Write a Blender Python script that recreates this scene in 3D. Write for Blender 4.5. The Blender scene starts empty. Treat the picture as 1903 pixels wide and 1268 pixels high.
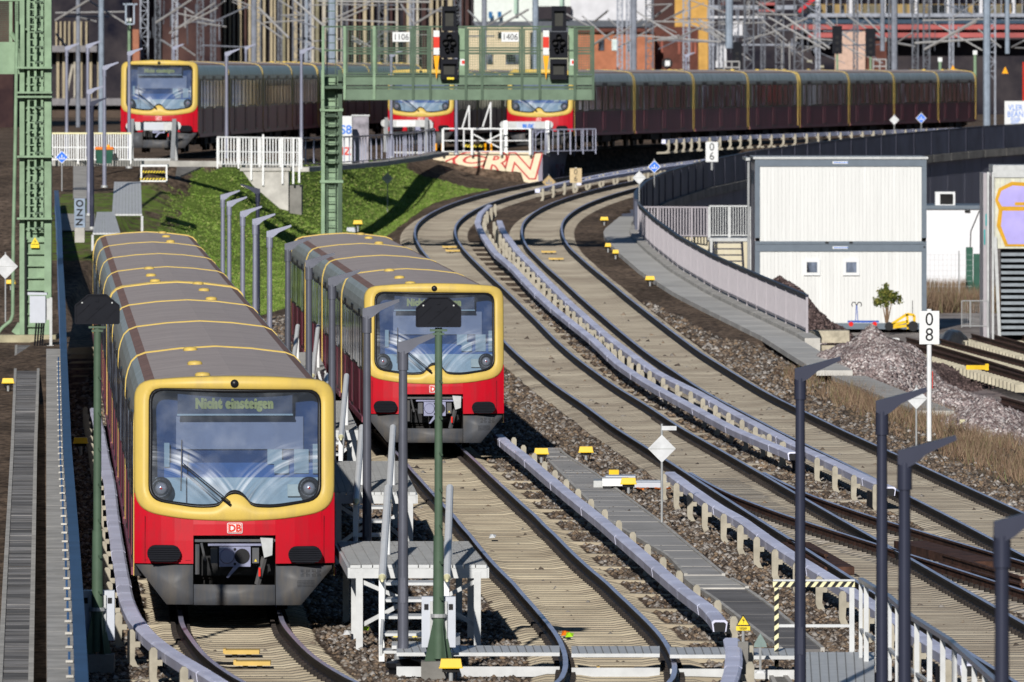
import bpy, math, random
import numpy as np
from mathutils import Vector, Matrix
random.seed(7); RNG = np.random.default_rng(11)
S = bpy.context.scene
R = math.radians
# ------------------------------------------------------------------ camera, sky, sun
F = 20250.0; H = 8.2; CX = 951.5; HY = 130.0        # focal length in photo pixels, camera height, photo centre column, horizon row
cam = bpy.data.objects.new('camera', bpy.data.cameras.new('camera'))
S.collection.objects.link(cam); S.camera = cam
cam.location = (0, 0, H); cam.rotation_euler = (R(90), 0, 0)
cam.data.sensor_width = 36; cam.data.lens = 36 * F / 1903; cam.data.shift_y = -504 / 1903.0
cam.data.clip_start = 1; cam.data.clip_end = 4000
cam.data.dof.use_dof = True; cam.data.dof.focus_distance = 190; cam.data.dof.aperture_fstop = 7.0
SUN_EL, SUN_AZ = 21.0, 8.0                            # sun behind the camera, slightly to its left
w = bpy.data.worlds.new('World'); S.world = w; w.use_nodes = True
nt = w.node_tree; bg = nt.nodes['Background']
sky = nt.nodes.new('ShaderNodeTexSky'); sky.sky_type = 'NISHITA'; sky.sun_disc = False
sky.sun_elevation = R(SUN_EL); sky.sun_rotation = R(180 + SUN_AZ); sky.air_density = 1.0; sky.dust_density = 0.0; sky.ozone_density = 5.0
nt.links.new(sky.outputs[0], bg.inputs[0]); bg.inputs[1].default_value = 0.05
sun = bpy.data.objects.new('sun', bpy.data.lights.new('sun', 'SUN')); S.collection.objects.link(sun)
sun.data.energy = 4.9; sun.data.angle = R(0.5); sun.data.color = (1.0, 0.96, 0.90)
d = Vector((math.sin(R(SUN_AZ)) * math.cos(R(SUN_EL)), math.cos(R(SUN_AZ)) * math.cos(R(SUN_EL)), -math.sin(R(SUN_EL))))
sun.rotation_euler = d.to_track_quat('-Z', 'Y').to_euler(); sun.location = (-30, -100, 60)
S.view_settings.view_transform = 'Standard'; S.view_settings.look = 'None'
S.view_settings.gamma = 1; S.view_settings.exposure = 0.0; S.view_settings.use_curve_mapping = False
S.render.engine = 'CYCLES'

# ------------------------------------------------------------------ materials
MATS = {}
def M(name, col, rough=0.6, metal=0.0, var=0.12, scale=3.0, col2=None, mixs=0.5, bump=0.0, bscale=20.0, stretch=(1, 1, 1), island=0.0, emit=None, spec=0.22, obj=False):
    if name in MATS: return MATS[name]
    m = bpy.data.materials.new(name); m.use_nodes = True; MATS[name] = m
    n = m.node_tree.nodes; l = m.node_tree.links; b = n['Principled BSDF']
    b.inputs['Roughness'].default_value = rough; b.inputs['Metallic'].default_value = metal
    b.inputs['Specular IOR Level'].default_value = spec
    if obj:
        g = n.new('ShaderNodeTexCoord'); src = g.outputs['Object']
    else:
        g = n.new('ShaderNodeNewGeometry'); src = g.outputs['Position']
    mp = n.new('ShaderNodeMapping'); mp.inputs['Scale'].default_value = stretch; l.new(src, mp.inputs[0])
    no = n.new('ShaderNodeTexNoise'); no.inputs['Scale'].default_value = scale; no.inputs['Detail'].default_value = 5; no.inputs['Roughness'].default_value = 0.62
    l.new(mp.outputs[0], no.inputs['Vector'])
    c2 = col2 if col2 else tuple(c * (1 - var * 2.2) for c in col)
    cr = n.new('ShaderNodeValToRGB'); e = cr.color_ramp.elements
    e[0].position = max(0, mixs - 0.16); e[1].position = min(1, mixs + 0.16)
    e[0].color = (*c2, 1); e[1].color = (*col, 1)
    l.new(no.outputs['Fac'], cr.inputs[0]); out = cr.outputs[0]
    if island > 0:
        gg = n.new('ShaderNodeNewGeometry'); mr = n.new('ShaderNodeMapRange'); mr.inputs[3].default_value = 1 - island; mr.inputs[4].default_value = 1 + island
        oi = n.new('ShaderNodeObjectInfo'); sm = n.new('ShaderNodeMath'); sm.operation = 'ADD'; l.new(gg.outputs['Random Per Island'], sm.inputs[0]); l.new(oi.outputs['Random'], sm.inputs[1]); fm = n.new('ShaderNodeMath'); fm.operation = 'FRACT'; l.new(sm.outputs[0], fm.inputs[0]); l.new(fm.outputs[0], mr.inputs[0])
        mx = n.new('ShaderNodeVectorMath'); mx.operation = 'SCALE'; l.new(out, mx.inputs[0]); l.new(mr.outputs[0], mx.inputs['Scale']); out = mx.outputs[0]
    l.new(out, b.inputs['Base Color'])
    if bump > 0:
        bn = n.new('ShaderNodeTexNoise'); bn.inputs['Scale'].default_value = bscale; bn.inputs['Detail'].default_value = 3
        l.new(mp.outputs[0], bn.inputs['Vector'])
        bp = n.new('ShaderNodeBump'); bp.inputs['Strength'].default_value = bump; bp.inputs['Distance'].default_value = 0.02
        l.new(bn.outputs['Fac'], bp.inputs['Height']); l.new(bp.outputs[0], b.inputs['Normal'])
    if emit:
        b.inputs['Emission Color'].default_value = (*emit[:3], 1); b.inputs['Emission Strength'].default_value = emit[3]
    return m
def island_mat(name, cols, rough=0.9):
    """a colour picked piece by piece (stones, blades)"""
    m = bpy.data.materials.new(name); m.use_nodes = True; MATS[name] = m
    n = m.node_tree.nodes; l = m.node_tree.links; b = n['Principled BSDF']; b.inputs['Roughness'].default_value = rough
    b.inputs['Specular IOR Level'].default_value = 0.25
    g = n.new('ShaderNodeNewGeometry'); cr = n.new('ShaderNodeValToRGB'); el = cr.color_ramp.elements
    while len(el) < len(cols): el.new(0.5)
    for i, (p, c) in enumerate(cols): el[i].position = p; el[i].color = (*c, 1)
    l.new(g.outputs['Random Per Island'], cr.inputs[0])
    no = n.new('ShaderNodeTexNoise'); no.inputs['Scale'].default_value = 0.35; no.inputs['Detail'].default_value = 4; l.new(g.outputs['Position'], no.inputs['Vector'])
    mr = n.new('ShaderNodeMapRange'); mr.inputs[1].default_value = 0.3; mr.inputs[2].default_value = 0.7; mr.inputs[3].default_value = 0.65; mr.inputs[4].default_value = 1.25
    l.new(no.outputs['Fac'], mr.inputs[0])
    mx = n.new('ShaderNodeVectorMath'); mx.operation = 'SCALE'; l.new(cr.outputs[0], mx.inputs[0]); l.new(mr.outputs[0], mx.inputs['Scale'])
    l.new(mx.outputs[0], b.inputs['Base Color'])
    return m

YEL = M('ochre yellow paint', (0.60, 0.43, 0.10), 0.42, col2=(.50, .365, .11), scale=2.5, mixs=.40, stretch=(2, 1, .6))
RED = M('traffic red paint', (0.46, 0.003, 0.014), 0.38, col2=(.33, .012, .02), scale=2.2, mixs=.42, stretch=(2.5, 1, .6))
SIDEY = M('muted ochre side paint', (0.30, 0.24, 0.09), 0.4, var=0.15, scale=2.0, stretch=(1, 1, .3))  # side colours, darker and duller than the cab front's
SIDER = M('muted burgundy side paint', (0.23, 0.04, 0.07), 0.42, var=0.2, scale=2.0, stretch=(1, 1, .3))
APRON = M('grey apron paint', (0.07, 0.075, 0.086), 0.5, col2=(.11, .10, .09), scale=3, mixs=.45, stretch=(2, 1, .5))
ROOF = M('weathered grey roof sheet', (0.56, 0.48, 0.43), 0.55, col2=(.36, .295, .265), scale=1.6, stretch=(0.45, 5, 1), bump=0.5, bscale=7, obj=True)
ROOFB = M('rust brown roof edge strip', (0.33, 0.20, 0.16), 0.7, var=0.25, scale=3, stretch=(1, 3, 1), obj=True)
ROOFS = M('grimy roof shoulder', (0.50, 0.51, 0.49), 0.33, var=0.0, scale=2.4, col2=(0.19, 0.20, 0.15), stretch=(.4, 3.5, .4), obj=True)
BLK = M('black rubber', (0.012, 0.012, 0.014), 0.35, var=0.1)
SHADE = M('dark underfloor', (0.02, 0.019, 0.019), 0.8, var=0.3)
DGLASS = M('dark window glass', (0.30, 0.36, 0.48), 0.08, col2=(.010, .011, .016), mixs=.64, scale=1.3, stretch=(1, 1, .4), spec=0.5)  # pale noise patches paint reflections into the glass colour
STEELG = M('galvanised steel', (0.42, 0.43, 0.43), 0.45, 0.3, var=0.08, scale=6)
WSTEEL = M('pale grey painted steel', (0.56, 0.57, 0.57), 0.5, var=0.07, scale=4)
WHITE = M('white paint', (0.74, 0.75, 0.75), 0.5, var=0.04, scale=5)
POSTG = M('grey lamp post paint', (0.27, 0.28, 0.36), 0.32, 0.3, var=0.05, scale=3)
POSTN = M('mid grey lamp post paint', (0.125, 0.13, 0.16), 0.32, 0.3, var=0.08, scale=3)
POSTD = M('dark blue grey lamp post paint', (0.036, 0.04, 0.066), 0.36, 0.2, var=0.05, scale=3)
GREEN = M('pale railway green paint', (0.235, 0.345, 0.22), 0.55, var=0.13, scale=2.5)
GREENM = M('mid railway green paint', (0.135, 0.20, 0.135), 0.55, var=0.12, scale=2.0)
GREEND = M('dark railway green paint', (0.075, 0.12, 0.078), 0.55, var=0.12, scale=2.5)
BOARD = M('black signal housing', (0.012, 0.013, 0.018), 0.55, var=0.1, spec=.06)
CONC = M('grey weathered concrete', (0.53, 0.51, 0.47), 0.85, var=0.16, scale=1.6, bump=0.3, bscale=14)
CONCD = M('dark stained concrete', (0.25, 0.24, 0.22), 0.85, var=0.2, scale=1.0, bump=0.3)
SLEEP = M('sandy concrete sleeper', (0.42, 0.365, 0.265), 0.85, var=0.0, scale=.55, col2=(0.27, 0.225, 0.165), bump=0.4, bscale=18, island=0.13)
SLEEPD = M('dusty grey brown sleeper', (0.33, 0.295, 0.235), 0.85, var=0.0, scale=.35, col2=(0.20, 0.17, 0.135), bump=0.4, bscale=18, island=0.07)
SLEEPG = M('grey concrete sleeper', (0.34, 0.31, 0.27), 0.85, var=0.0, scale=.9, col2=(0.24, 0.205, 0.16), bump=0.4, bscale=18, island=0.16)
RAILT = M('polished rail head', (0.60, 0.61, 0.80), 0.33, 0.5, var=0.15, scale=.8)
RAILW = M('dark oiled rail web', (0.035, 0.028, 0.024), 0.6, 0.2, var=0.3, scale=3)
RUST = M('brown rusty steel', (0.105, 0.05, 0.033), 0.8, 0.1, var=0.3, scale=3, bump=.3)
CLIP = M('dark rail fastening', (0.03, 0.022, 0.018), 0.7, var=.3)
TRAIL = M('pale lavender third rail cover', (0.72, 0.74, 0.92), 0.5, var=0.0, scale=.7, col2=(0.58, 0.58, 0.72), island=0.1)
TARM = M('sandy third rail bracket', (0.40, 0.365, 0.29), 0.75, var=0.12, scale=5)
CABY = M('bright yellow box plastic', (0.78, 0.50, 0.012), 0.45, var=0.04)
HAZY = M('hazard yellow', (0.80, 0.60, 0.03), 0.5, var=0.05); HAZP = M('pale hazard yellow', (0.75, 0.70, 0.42), 0.6, var=.05)
CABG = M('light grey cabinet paint', (0.50, 0.525, 0.58), 0.4, var=0.03)
BLUES = M('blue steel girder paint', (0.035, 0.085, 0.19), 0.42, 0.0, var=0.15, scale=1.2)
DSLAB = M('timber board deck weathered', (0.29, 0.28, 0.275), 0.8, col2=(.08, .075, .07), scale=1.1, stretch=(.5, 2.2, 1), island=0.5)
SLABC = M('grey duct cover slab', (0.42, 0.405, 0.385), 0.85, var=0.12, scale=.7, island=0.08, bump=.3)
RETW = M('slate retaining wall', (0.15, 0.155, 0.20), 0.6, var=0.12, scale=.5, stretch=(1, 1, .2))
PARA = M('dark blue grey noise barrier', (0.085, 0.095, 0.14), 0.5, var=0.2, scale=.6)
CREAM = M('cream painted wall', (0.76, 0.65, 0.46), 0.7, var=0.06); GRRED = M('graffiti red', (0.55, 0.05, 0.05), 0.6, var=.1)
LILAC = M('graffiti lilac', (0.42, 0.37, 0.75), 0.6, var=0.1, scale=1); GROCH = M('graffiti ochre', (0.62, 0.33, 0.015), 0.6, var=0.1); GRBLU = M('graffiti blue', (0.04, 0.2, 0.7), 0.6, var=.1)
BLUEP = M('sign blue', (0.02, 0.16, 0.75), 0.5, var=0.03); INK = M('black print', (0.01, 0.01, 0.012), 0.6, var=0.05)
SIGNR = M('sign red', (0.62, 0.03, 0.012), 0.5, var=.03); SIGNO = M('sign orange', (0.85, 0.36, 0.0), 0.5, var=.03); SIGNW = M('sign white', (0.66, 0.67, 0.67), 0.5, var=.02)
CONTW = M('white container panel', (0.655, 0.66, 0.645), 0.5, var=0.05, scale=2.5, stretch=(2.5, 1, .12)); CONTG = M('slate container frame', (0.125, 0.155, 0.19), 0.5, var=0.06)
FENCEL = M('lilac grey fence paint', (0.36, 0.335, 0.36), 0.5, var=0.05); HANDR = M('dark handrail', (0.035, 0.038, 0.06), 0.4, .3, var=.1)
ORANGE = M('orange plastic', (0.85, 0.2, 0.01), 0.5); BING = M('dark green plastic', (0.02, 0.09, 0.06), 0.5)
MASTG = M('blue grey mast steel', (0.26, 0.28, 0.33), 0.5, 0.2, var=.15); TUBEW = M('bright aluminium tube', (0.52, 0.51, 0.50), 0.4, 0.35, var=.1)
MASTD = M('dark lattice steel', (0.12, 0.13, 0.155), 0.6, 0.1, var=.2)
BALISE = M('ochre balise board', (0.62, 0.42, 0.12), 0.6, var=.08)

# ------------------------------------------------------------------ object helpers
COL = S.collection
def link(o): COL.objects.link(o); return o
def thing(name, label, cat, loc=(0, 0, 0), rz=0.0, group=None):
    o = bpy.data.objects.new(name, None); link(o); o.location = loc; o.rotation_euler = (0, 0, rz)
    o.empty_display_size = 0.2; o['label'] = label; o['category'] = cat
    if group: o['group'] = group
    return o
def tag(o, label, cat, group=None):
    o['label'] = label; o['category'] = cat
    if group: o['group'] = group
    return o
def kids(o): return [c for c in ALLC.get(o.name, [])]
ALLC = {}
def setp(c, p):
    c.parent = p; ALLC.setdefault(p.name, []).append(c)
def copy_tree(root, loc, rz=None, label=None, parent=None, keep=None):
    c = root.copy(); link(c); c.location = loc
    if rz is not None: c.rotation_euler = (0, 0, rz)
    if label: c['label'] = label
    if parent: setp(c, parent)
    for ch in kids(root):
        k = ch.copy(); link(k); setp(k, c)
        for g in kids(ch):
            q = g.copy(); link(q); setp(q, k)
    return c
class MB:
    def __init__(s): s.v = []; s.f = []; s.m = []; s.cm = 0
    def mat(s, i): s.cm = i; return s
    def add(s, vs, fs):
        b = len(s.v); s.v += [tuple(p) for p in vs]
        for f in fs: s.f.append([b + i for i in f]); s.m.append(s.cm)
        return s
    def box(s, x0, x1, y0, y1, z0, z1):
        return s.add([(x0, y0, z0), (x1, y0, z0), (x1, y1, z0), (x0, y1, z0), (x0, y0, z1), (x1, y0, z1), (x1, y1, z1), (x0, y1, z1)],
                     [(3, 2, 1, 0), (4, 5, 6, 7), (0, 1, 5, 4), (1, 2, 6, 5), (2, 3, 7, 6), (3, 0, 4, 7)])
    def cbox(s, c, sz): return s.box(c[0] - sz[0] / 2, c[0] + sz[0] / 2, c[1] - sz[1] / 2, c[1] + sz[1] / 2, c[2] - sz[2] / 2, c[2] + sz[2] / 2)
    def beam(s, a, b, w, h=None, up=(0, 0, 1)):
        h = h or w; a = Vector(a); b = Vector(b); t = (b - a).normalized(); u = Vector(up)
        if abs(t.dot(u)) > 0.98: u = Vector((0, 1, 0))
        x = t.cross(u).normalized() * w / 2; z = x.normalized().cross(t).normalized() * h / 2
        return s.add([a - x - z, a + x - z, a + x + z, a - x + z, b - x - z, b + x - z, b + x + z, b - x + z],
                     [(0, 1, 2, 3), (7, 6, 5, 4), (0, 4, 5, 1), (1, 5, 6, 2), (2, 6, 7, 3), (3, 7, 4, 0)])
    def tube(s, a, b, r0, r1=None, n=8, caps=True):
        r1 = r0 if r1 is None else r1; a = Vector(a); b = Vector(b); t = (b - a).normalized()
        u = Vector((0, 0, 1)) if abs(t.z) < 0.9 else Vector((1, 0, 0)); x = t.cross(u).normalized(); y = t.cross(x)
        vs = [a + (x * math.cos(2 * math.pi * i / n) + y * math.sin(2 * math.pi * i / n)) * r0 for i in range(n)] + \
             [b + (x * math.cos(2 * math.pi * i / n) + y * math.sin(2 * math.pi * i / n)) * r1 for i in range(n)]
        fs = [(i, (i + 1) % n, n + (i + 1) % n, n + i) for i in range(n)]
        if caps: fs += [tuple(range(n - 1, -1, -1)), tuple(range(n, 2 * n))]
        return s.add(vs, fs)
    def poly(s, pts): return s.add(pts, [tuple(range(len(pts)))])
    def prism(s, pts, y0, y1):      # pts (x,z) outline, extruded in y
        n = len(pts)
        vs = [(x, y0, z) for x, z in pts] + [(x, y1, z) for x, z in pts]
        return s.add(vs, [tuple(range(n)), tuple(range(2 * n - 1, n - 1, -1))] + [(i, n + i, n + (i + 1) % n, (i + 1) % n) for i in range(n)])
    def lathe(s, c, prof, n=12):    # prof (r,z)
        vs = []; fs = []
        for r, z in prof:
            for i in range(n): vs.append((c[0] + r * math.cos(2 * math.pi * i / n), c[1] + r * math.sin(2 * math.pi * i / n), c[2] + z))
        for j in range(len(prof) - 1):
            for i in range(n): fs.append((j * n + i, j * n + (i + 1) % n, (j + 1) * n + (i + 1) % n, (j + 1) * n + i))
        return s.add(vs, fs)
    def sweep(s, path, prof, closed=True, caps=True, mats=None, up=None):
        """path: (x,y,z); prof: (u,w): u sideways (right of travel), w up"""
        n = len(prof); vs = []; P = [Vector(p) for p in path]
        for i, p in enumerate(P):
            t = (P[min(i + 1, len(P) - 1)] - P[max(i - 1, 0)]); t.z = 0; t.normalize()
            r = Vector((t.y, -t.x, 0))
            for u, w_ in prof: vs.append(p + r * u + Vector((0, 0, w_)))
        fs = []; ms = []
        for i in range(len(P) - 1):
            for j in range(n if closed else n - 1):
                k = (j + 1) % n; fs.append((i * n + j, (i + 1) * n + j, (i + 1) * n + k, i * n + k)); ms.append(mats[j] if mats else s.cm)
        if caps and closed:
            fs += [tuple(range(n)), tuple(range((len(P) - 1) * n + n - 1, (len(P) - 1) * n - 1, -1))]; ms += [s.cm, s.cm]
        b = len(s.v); s.v += [tuple(p) for p in vs]
        for f, m_ in zip(fs, ms): s.f.append([b + i for i in f]); s.m.append(m_)
        return s
    def me(s, name, mats, smooth=False, off=(0, 0, 0)):
        me = bpy.data.meshes.new(name); vs = [(x - off[0], y - off[1], z - off[2]) for x, y, z in s.v] if any(off) else s.v
        me.from_pydata(vs, [], s.f)
        for m_ in (mats if isinstance(mats, (list, tuple)) else [mats]): me.materials.append(m_)
        me.polygons.foreach_set('material_index', s.m)
        if smooth: me.polygons.foreach_set('use_smooth', [True] * len(s.f))
        me.update(); return me
    def build(s, name, mats, parent=None, smooth=False, world=False):
        """world=True: the vertices are world positions and the parent (unrotated) sits elsewhere"""
        off = tuple(parent.location) if (world and parent) else (0, 0, 0)
        o = bpy.data.objects.new(name, s.me(name, mats, smooth, off)); link(o)
        if parent: setp(o, parent)
        return o
def auto_smooth(o, ang=40):
    me = o.data; me.polygons.foreach_set('use_smooth', [True] * len(me.polygons))
    try: me.set_sharp_from_angle(angle=R(ang))
    except Exception: pass
    return o
def part(o, kind=None, label=None):
    if kind: o['kind'] = kind
    if label: o['label'] = label
    return o
def shape(name, me, loc, parent, rz=0.0, rot=None):
    o = bpy.data.objects.new(name, me); link(o); o.location = loc; o.rotation_euler = rot if rot else (0, 0, rz)
    if parent: setp(o, parent)
    return o
def text(s_, size, mt, parent, loc, name='lettering', rot=(R(90), 0, 0), bold=0.0, align='CENTER', sx=1.0, spacing=1.0, depth=0.003, shear=0):
    cu = bpy.data.curves.new(name, 'FONT'); cu.body = s_; cu.size = size; cu.align_x = align; cu.align_y = 'CENTER'
    cu.extrude = depth; cu.offset = bold; cu.space_character = spacing; cu.shear = shear; cu.space_line = 0.8; cu.resolution_u = 3
    t = bpy.data.objects.new('tmp', cu); link(t)
    dg = bpy.context.evaluated_depsgraph_get(); me = bpy.data.meshes.new_from_object(t.evaluated_get(dg)); bpy.data.objects.remove(t)
    for v in me.vertices: v.co.x *= sx
    me.materials.clear(); me.materials.append(mt)
    o = bpy.data.objects.new(name, me); link(o); o.location = loc; o.rotation_euler = rot
    if parent: setp(o, parent)
    return o
def struct(o): o['kind'] = 'structure'; return o
def stuff(o): o['kind'] = 'stuff'; return o

# ------------------------------------------------------------------ the lie of the land
_tz = np.interp(np.arange(0, 1600, 1.0), [0, 250, 275, 300, 337, 409, 480, 560, 590, 1600], [0, 0, .12, .42, .95, 2.2, 3.27, 4.35, 4.6, 4.6])
_k = np.exp(-np.linspace(-2, 2, 25) ** 2); _k /= _k.sum()
_tzs = np.convolve(np.pad(_tz, 12, 'edge'), _k, 'valid')
def tz(Y): return float(np.interp(Y, np.arange(0, 1600, 1.0), _tzs))
def tzv(Y): return np.interp(Y, np.arange(0, 1600, 1.0), _tzs)
def px(X, Y, Z): return CX + F * X / Y, HY + (H - Z) * F / Y
def W(x, y, z=0.0):
    Y = F * (H - z) / (y - HY); return Vector(((x - CX) * Y / F, Y, z))
def D(x, y, Y): return Vector(((x - CX) * Y / F, Y, H - (y - HY) * Y / F))
def WT(x, y, dz=0.0):
    lo, hi = 100, 900
    for _ in range(50):
        m_ = (lo + hi) / 2
        if HY + (H - tz(m_) - dz) * F / m_ > y: lo = m_
        else: hi = m_
    return Vector(((x - CX) * m_ / F, m_, tz(m_) + dz))
def smooth_path(pts, step=1.0, win=9):
    """pts (Y,X) -> dense, smoothed X(Y)"""
    ys = np.array([p[0] for p in pts]); xs = np.array([p[1] for p in pts]); o = np.argsort(ys); ys = ys[o]; xs = xs[o]
    Y = np.arange(ys[0], ys[-1] + .01, step); X = np.interp(Y, ys, xs); k = np.hanning(win * 2 + 3)[1:-1]; k /= k.sum()
    n = len(k) // 2
    Xp = np.concatenate([X[0] - (X[1] - X[0]) * np.arange(n, 0, -1), X, X[-1] + (X[-1] - X[-2]) * np.arange(1, n + 1)])
    return Y, np.convolve(Xp, k, 'valid')
RC = 536.0
def circ(Y, x0, r): return x0 + r - math.sqrt(r * r - (Y - 409) ** 2)
A_pts = [(128, 8.3), (146, 7.5), (160, 6.9), (173, 6.35), (185, 5.85), (199, 5.25), (214, 4.62), (223, 4.25), (237, 3.67), (250, 3.1), (266, 2.45), (281, 1.7), (296, 1.0), (309, .48), (327, -.13), (344, -.76), (362, -1.5), (377, -2.1), (388, -2.5), (401, -2.83)] + \
        [(y, circ(y, -2.93, RC)) for y in range(412, 690, 6)]
B_pts = [(128, 11.6), (150, 10.7), (185, 9.35), (201, 8.75), (218, 8.05), (228, 7.65), (240, 7.12), (255, 6.48), (267, 5.9), (284, 5.15), (299, 4.48), (316, 3.85), (336, 3.15), (347, 2.75), (355, 2.48), (370, 1.92), (389, 1.3), (401, 1.12)] + \
        [(y, circ(y, 1.1, RC - 4.03)) for y in range(412, 690, 6)]
C_pts = [(128, 13.4), (146, 11.5), (160, 10.0), (172, 8.78), (181, 7.85), (189, 7.0), (200, 5.85), (210, 5.0), (218, 4.55), (226, 4.2)]
def rails_centre(Ls, Rs):
    out = []
    for L_, s_ in ((Ls, 1), (Rs, -1)):
        for x, y in L_:
            p = W(x, y); out.append((p.y, p.x + s_ * .74))
    out.sort(); r = []
    for i in range(0, len(out)): r.append(out[i])
    return r
D_near = rails_centre([(763, 870), (784, 893), (803, 914), (845, 958.4), (868, 985.7), (889, 1013), (910, 1038), (939, 1068), (963, 1091), (994.6, 1126.9), (1017.7, 1154), (1036.6, 1177), (1047, 1198), (1052.4, 1219), (1052.4, 1240), (1045, 1263.5)],
                      [(895.5, 868), (931, 901.6), (973, 940.5), (1015, 981.5), (1057, 1021.4), (1103, 1064), (1141.7, 1099.5), (1173.3, 1129), (1204.8, 1160.5), (1228, 1185.7), (1242.6, 1206.7), (1252, 1227.8), (1254, 1246.7), (1250, 1267.7)])
D_pts = [(130, -1.4), (138, .5)] + D_near + [(234, -1.75), (307, -4.75), (312, -4.95)]
E_near = rails_centre([(334, 1149.5), (341.9, 1167.8), (362.9, 1196.7), (389.2, 1225.6), (423.3, 1249.3), (452.2, 1267.7)],
                      [(521.9, 1149.5), (533.7, 1170.5), (554.7, 1196.7), (581, 1220.4), (620.4, 1246.7), (657, 1267.7)])
E_pts = [(130, -.2), (138, -1.65)] + E_near + [(171, -4.5), (190, -5.3), (310, -10.4), (316, -10.65)]
PATHS = {}
for nm_, pt_, wn_ in (('A', A_pts, 8), ('B', B_pts, 8), ('C', C_pts, 5), ('D', D_pts, 3), ('E', E_pts, 3)): PATHS[nm_] = smooth_path(pt_, 1.0, wn_)
def pX(n, Y): return float(np.interp(Y, *PATHS[n]))
# crest and toe of the embankment under the upper yard
CREST = [(-70, 412), (-14, 414), (-11, 420), (-8, 444), (-4.2, 487)]
TOE = [(-70, 350), (-13, 352), (-11.5, 345), (-8, 365), (-6.3, 378)] + [(float(circ(y, -2.93, RC)) - 2.6, y) for y in (400, 420, 440, 460, 478)] + [(1.3, 489)]
def seg_dist(X, Y, pl, ky=.3):
    dmin = np.full_like(X, 1e9)
    for (ax, ay), (bx, by) in zip(pl[:-1], pl[1:]):
        ay, by = ay * ky, by * ky; dx, dy = bx - ax, by - ay; L2 = dx * dx + dy * dy
        t = np.clip(((X - ax) * dx + (Y * ky - ay) * dy) / L2, 0, 1)
        dmin = np.minimum(dmin, np.hypot(X - ax - t * dx, Y * ky - ay - t * dy))
    return dmin
def wallX(Y): return np.where(Y < 409, np.interp(Y, [280, 300, 314, 349, 409], [10.5, 9.35, 8.5, 6.5, 4.7]), np.interp(Y, *PATHS['B']) + 3.55)
def yard_left(X, Y):   # is the point behind the crest
    cy = np.where(X > -4.2, 489.2, np.interp(X, [p[0] for p in CREST], [p[1] for p in CREST])); wall = np.interp(Y, [489, 500, 520, 545, 700], [1.3, 2.0, 5.0, 11.5, 60]) if False else np.interp(Y, *PATHS['A']) - 2.6
    return (Y > cy) & (X < np.where(Y < 490, 1.3, wall))
def ground_z(X, Y):
    X = np.asarray(X, float); Y = np.asarray(Y, float); t0 = tzv(Y) - .24
    dc = seg_dist(X, Y, CREST); dt = seg_dist(X, Y, TOE); ty = np.interp(X, [p[0] for p in TOE], [p[1] for p in TOE])
    al = np.interp(Y, *PATHS['A']) - 2.6
    f = dt / (dt + dc + 1e-6); f = np.where(yard_left(X, Y), 1.0, f); low = (Y < ty) | (X > al)
    f = np.where(low & ~yard_left(X, Y), 0.0, f)
    yz = np.where(X < -9, 4.72, np.interp(X, [-9, -5], [4.72, 4.42])); lowz = np.where(X < -3, np.minimum(t0, .15 + (t0 > 1.5) * 0 + t0 * np.clip((X + 9) / 6, 0, 1)), t0)
    z = lowz + (yz - lowz) * (f * f * .7 + f * .3); nw = (X > -4.4) & (Y > 466) & (Y < 489) & (X < 1.6); z = np.where(nw, np.minimum(z, np.interp(X, [-4.2, 1.2], [4.22, 3.0])), z)
    # the left line rises towards the yard beyond the green tower
    zl = np.interp(Y, [0, 290, 345, 405, 440], [-.24, -.2, .2, 3.4, 4.4]); z = np.where(X < -14.3, np.maximum(zl, np.where(Y > 440, 4.5, zl)), z)
    r = X > wallX(Y) - np.where(Y > 409, .8, .0); zr = np.interp(X, [0, 8, 12, 16], [0, -.3, -.75, -.85])
    zright = np.where(Y > 314, -.85, np.interp(Y, [0, 180, 314], [-.25, -.3, -.85]))
    bx = np.interp(Y, *PATHS['B']); k = np.clip((X - bx - 2.6) / 4.0, 0, 1); zz = t0 * (1 - k) + np.minimum(zright, t0) * k
    z = np.where((Y <= 314) & (X > bx), zz, z); z = np.where((Y > 314) & r, zright, z)
    return z
def gz(X, Y): return float(ground_z(np.array([X]), np.array([Y]))[0])
def G(x, y):
    """the point of the ground seen at photo pixel (x, y)"""
    best = None; Ys = np.arange(130, 760, .5); X = (x - CX) * Ys / F; z = ground_z(X, Ys); yy = HY + (H - z) * F / Ys
    i = np.argmax(yy <= y); return Vector((X[i], Ys[i], z[i]))

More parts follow.
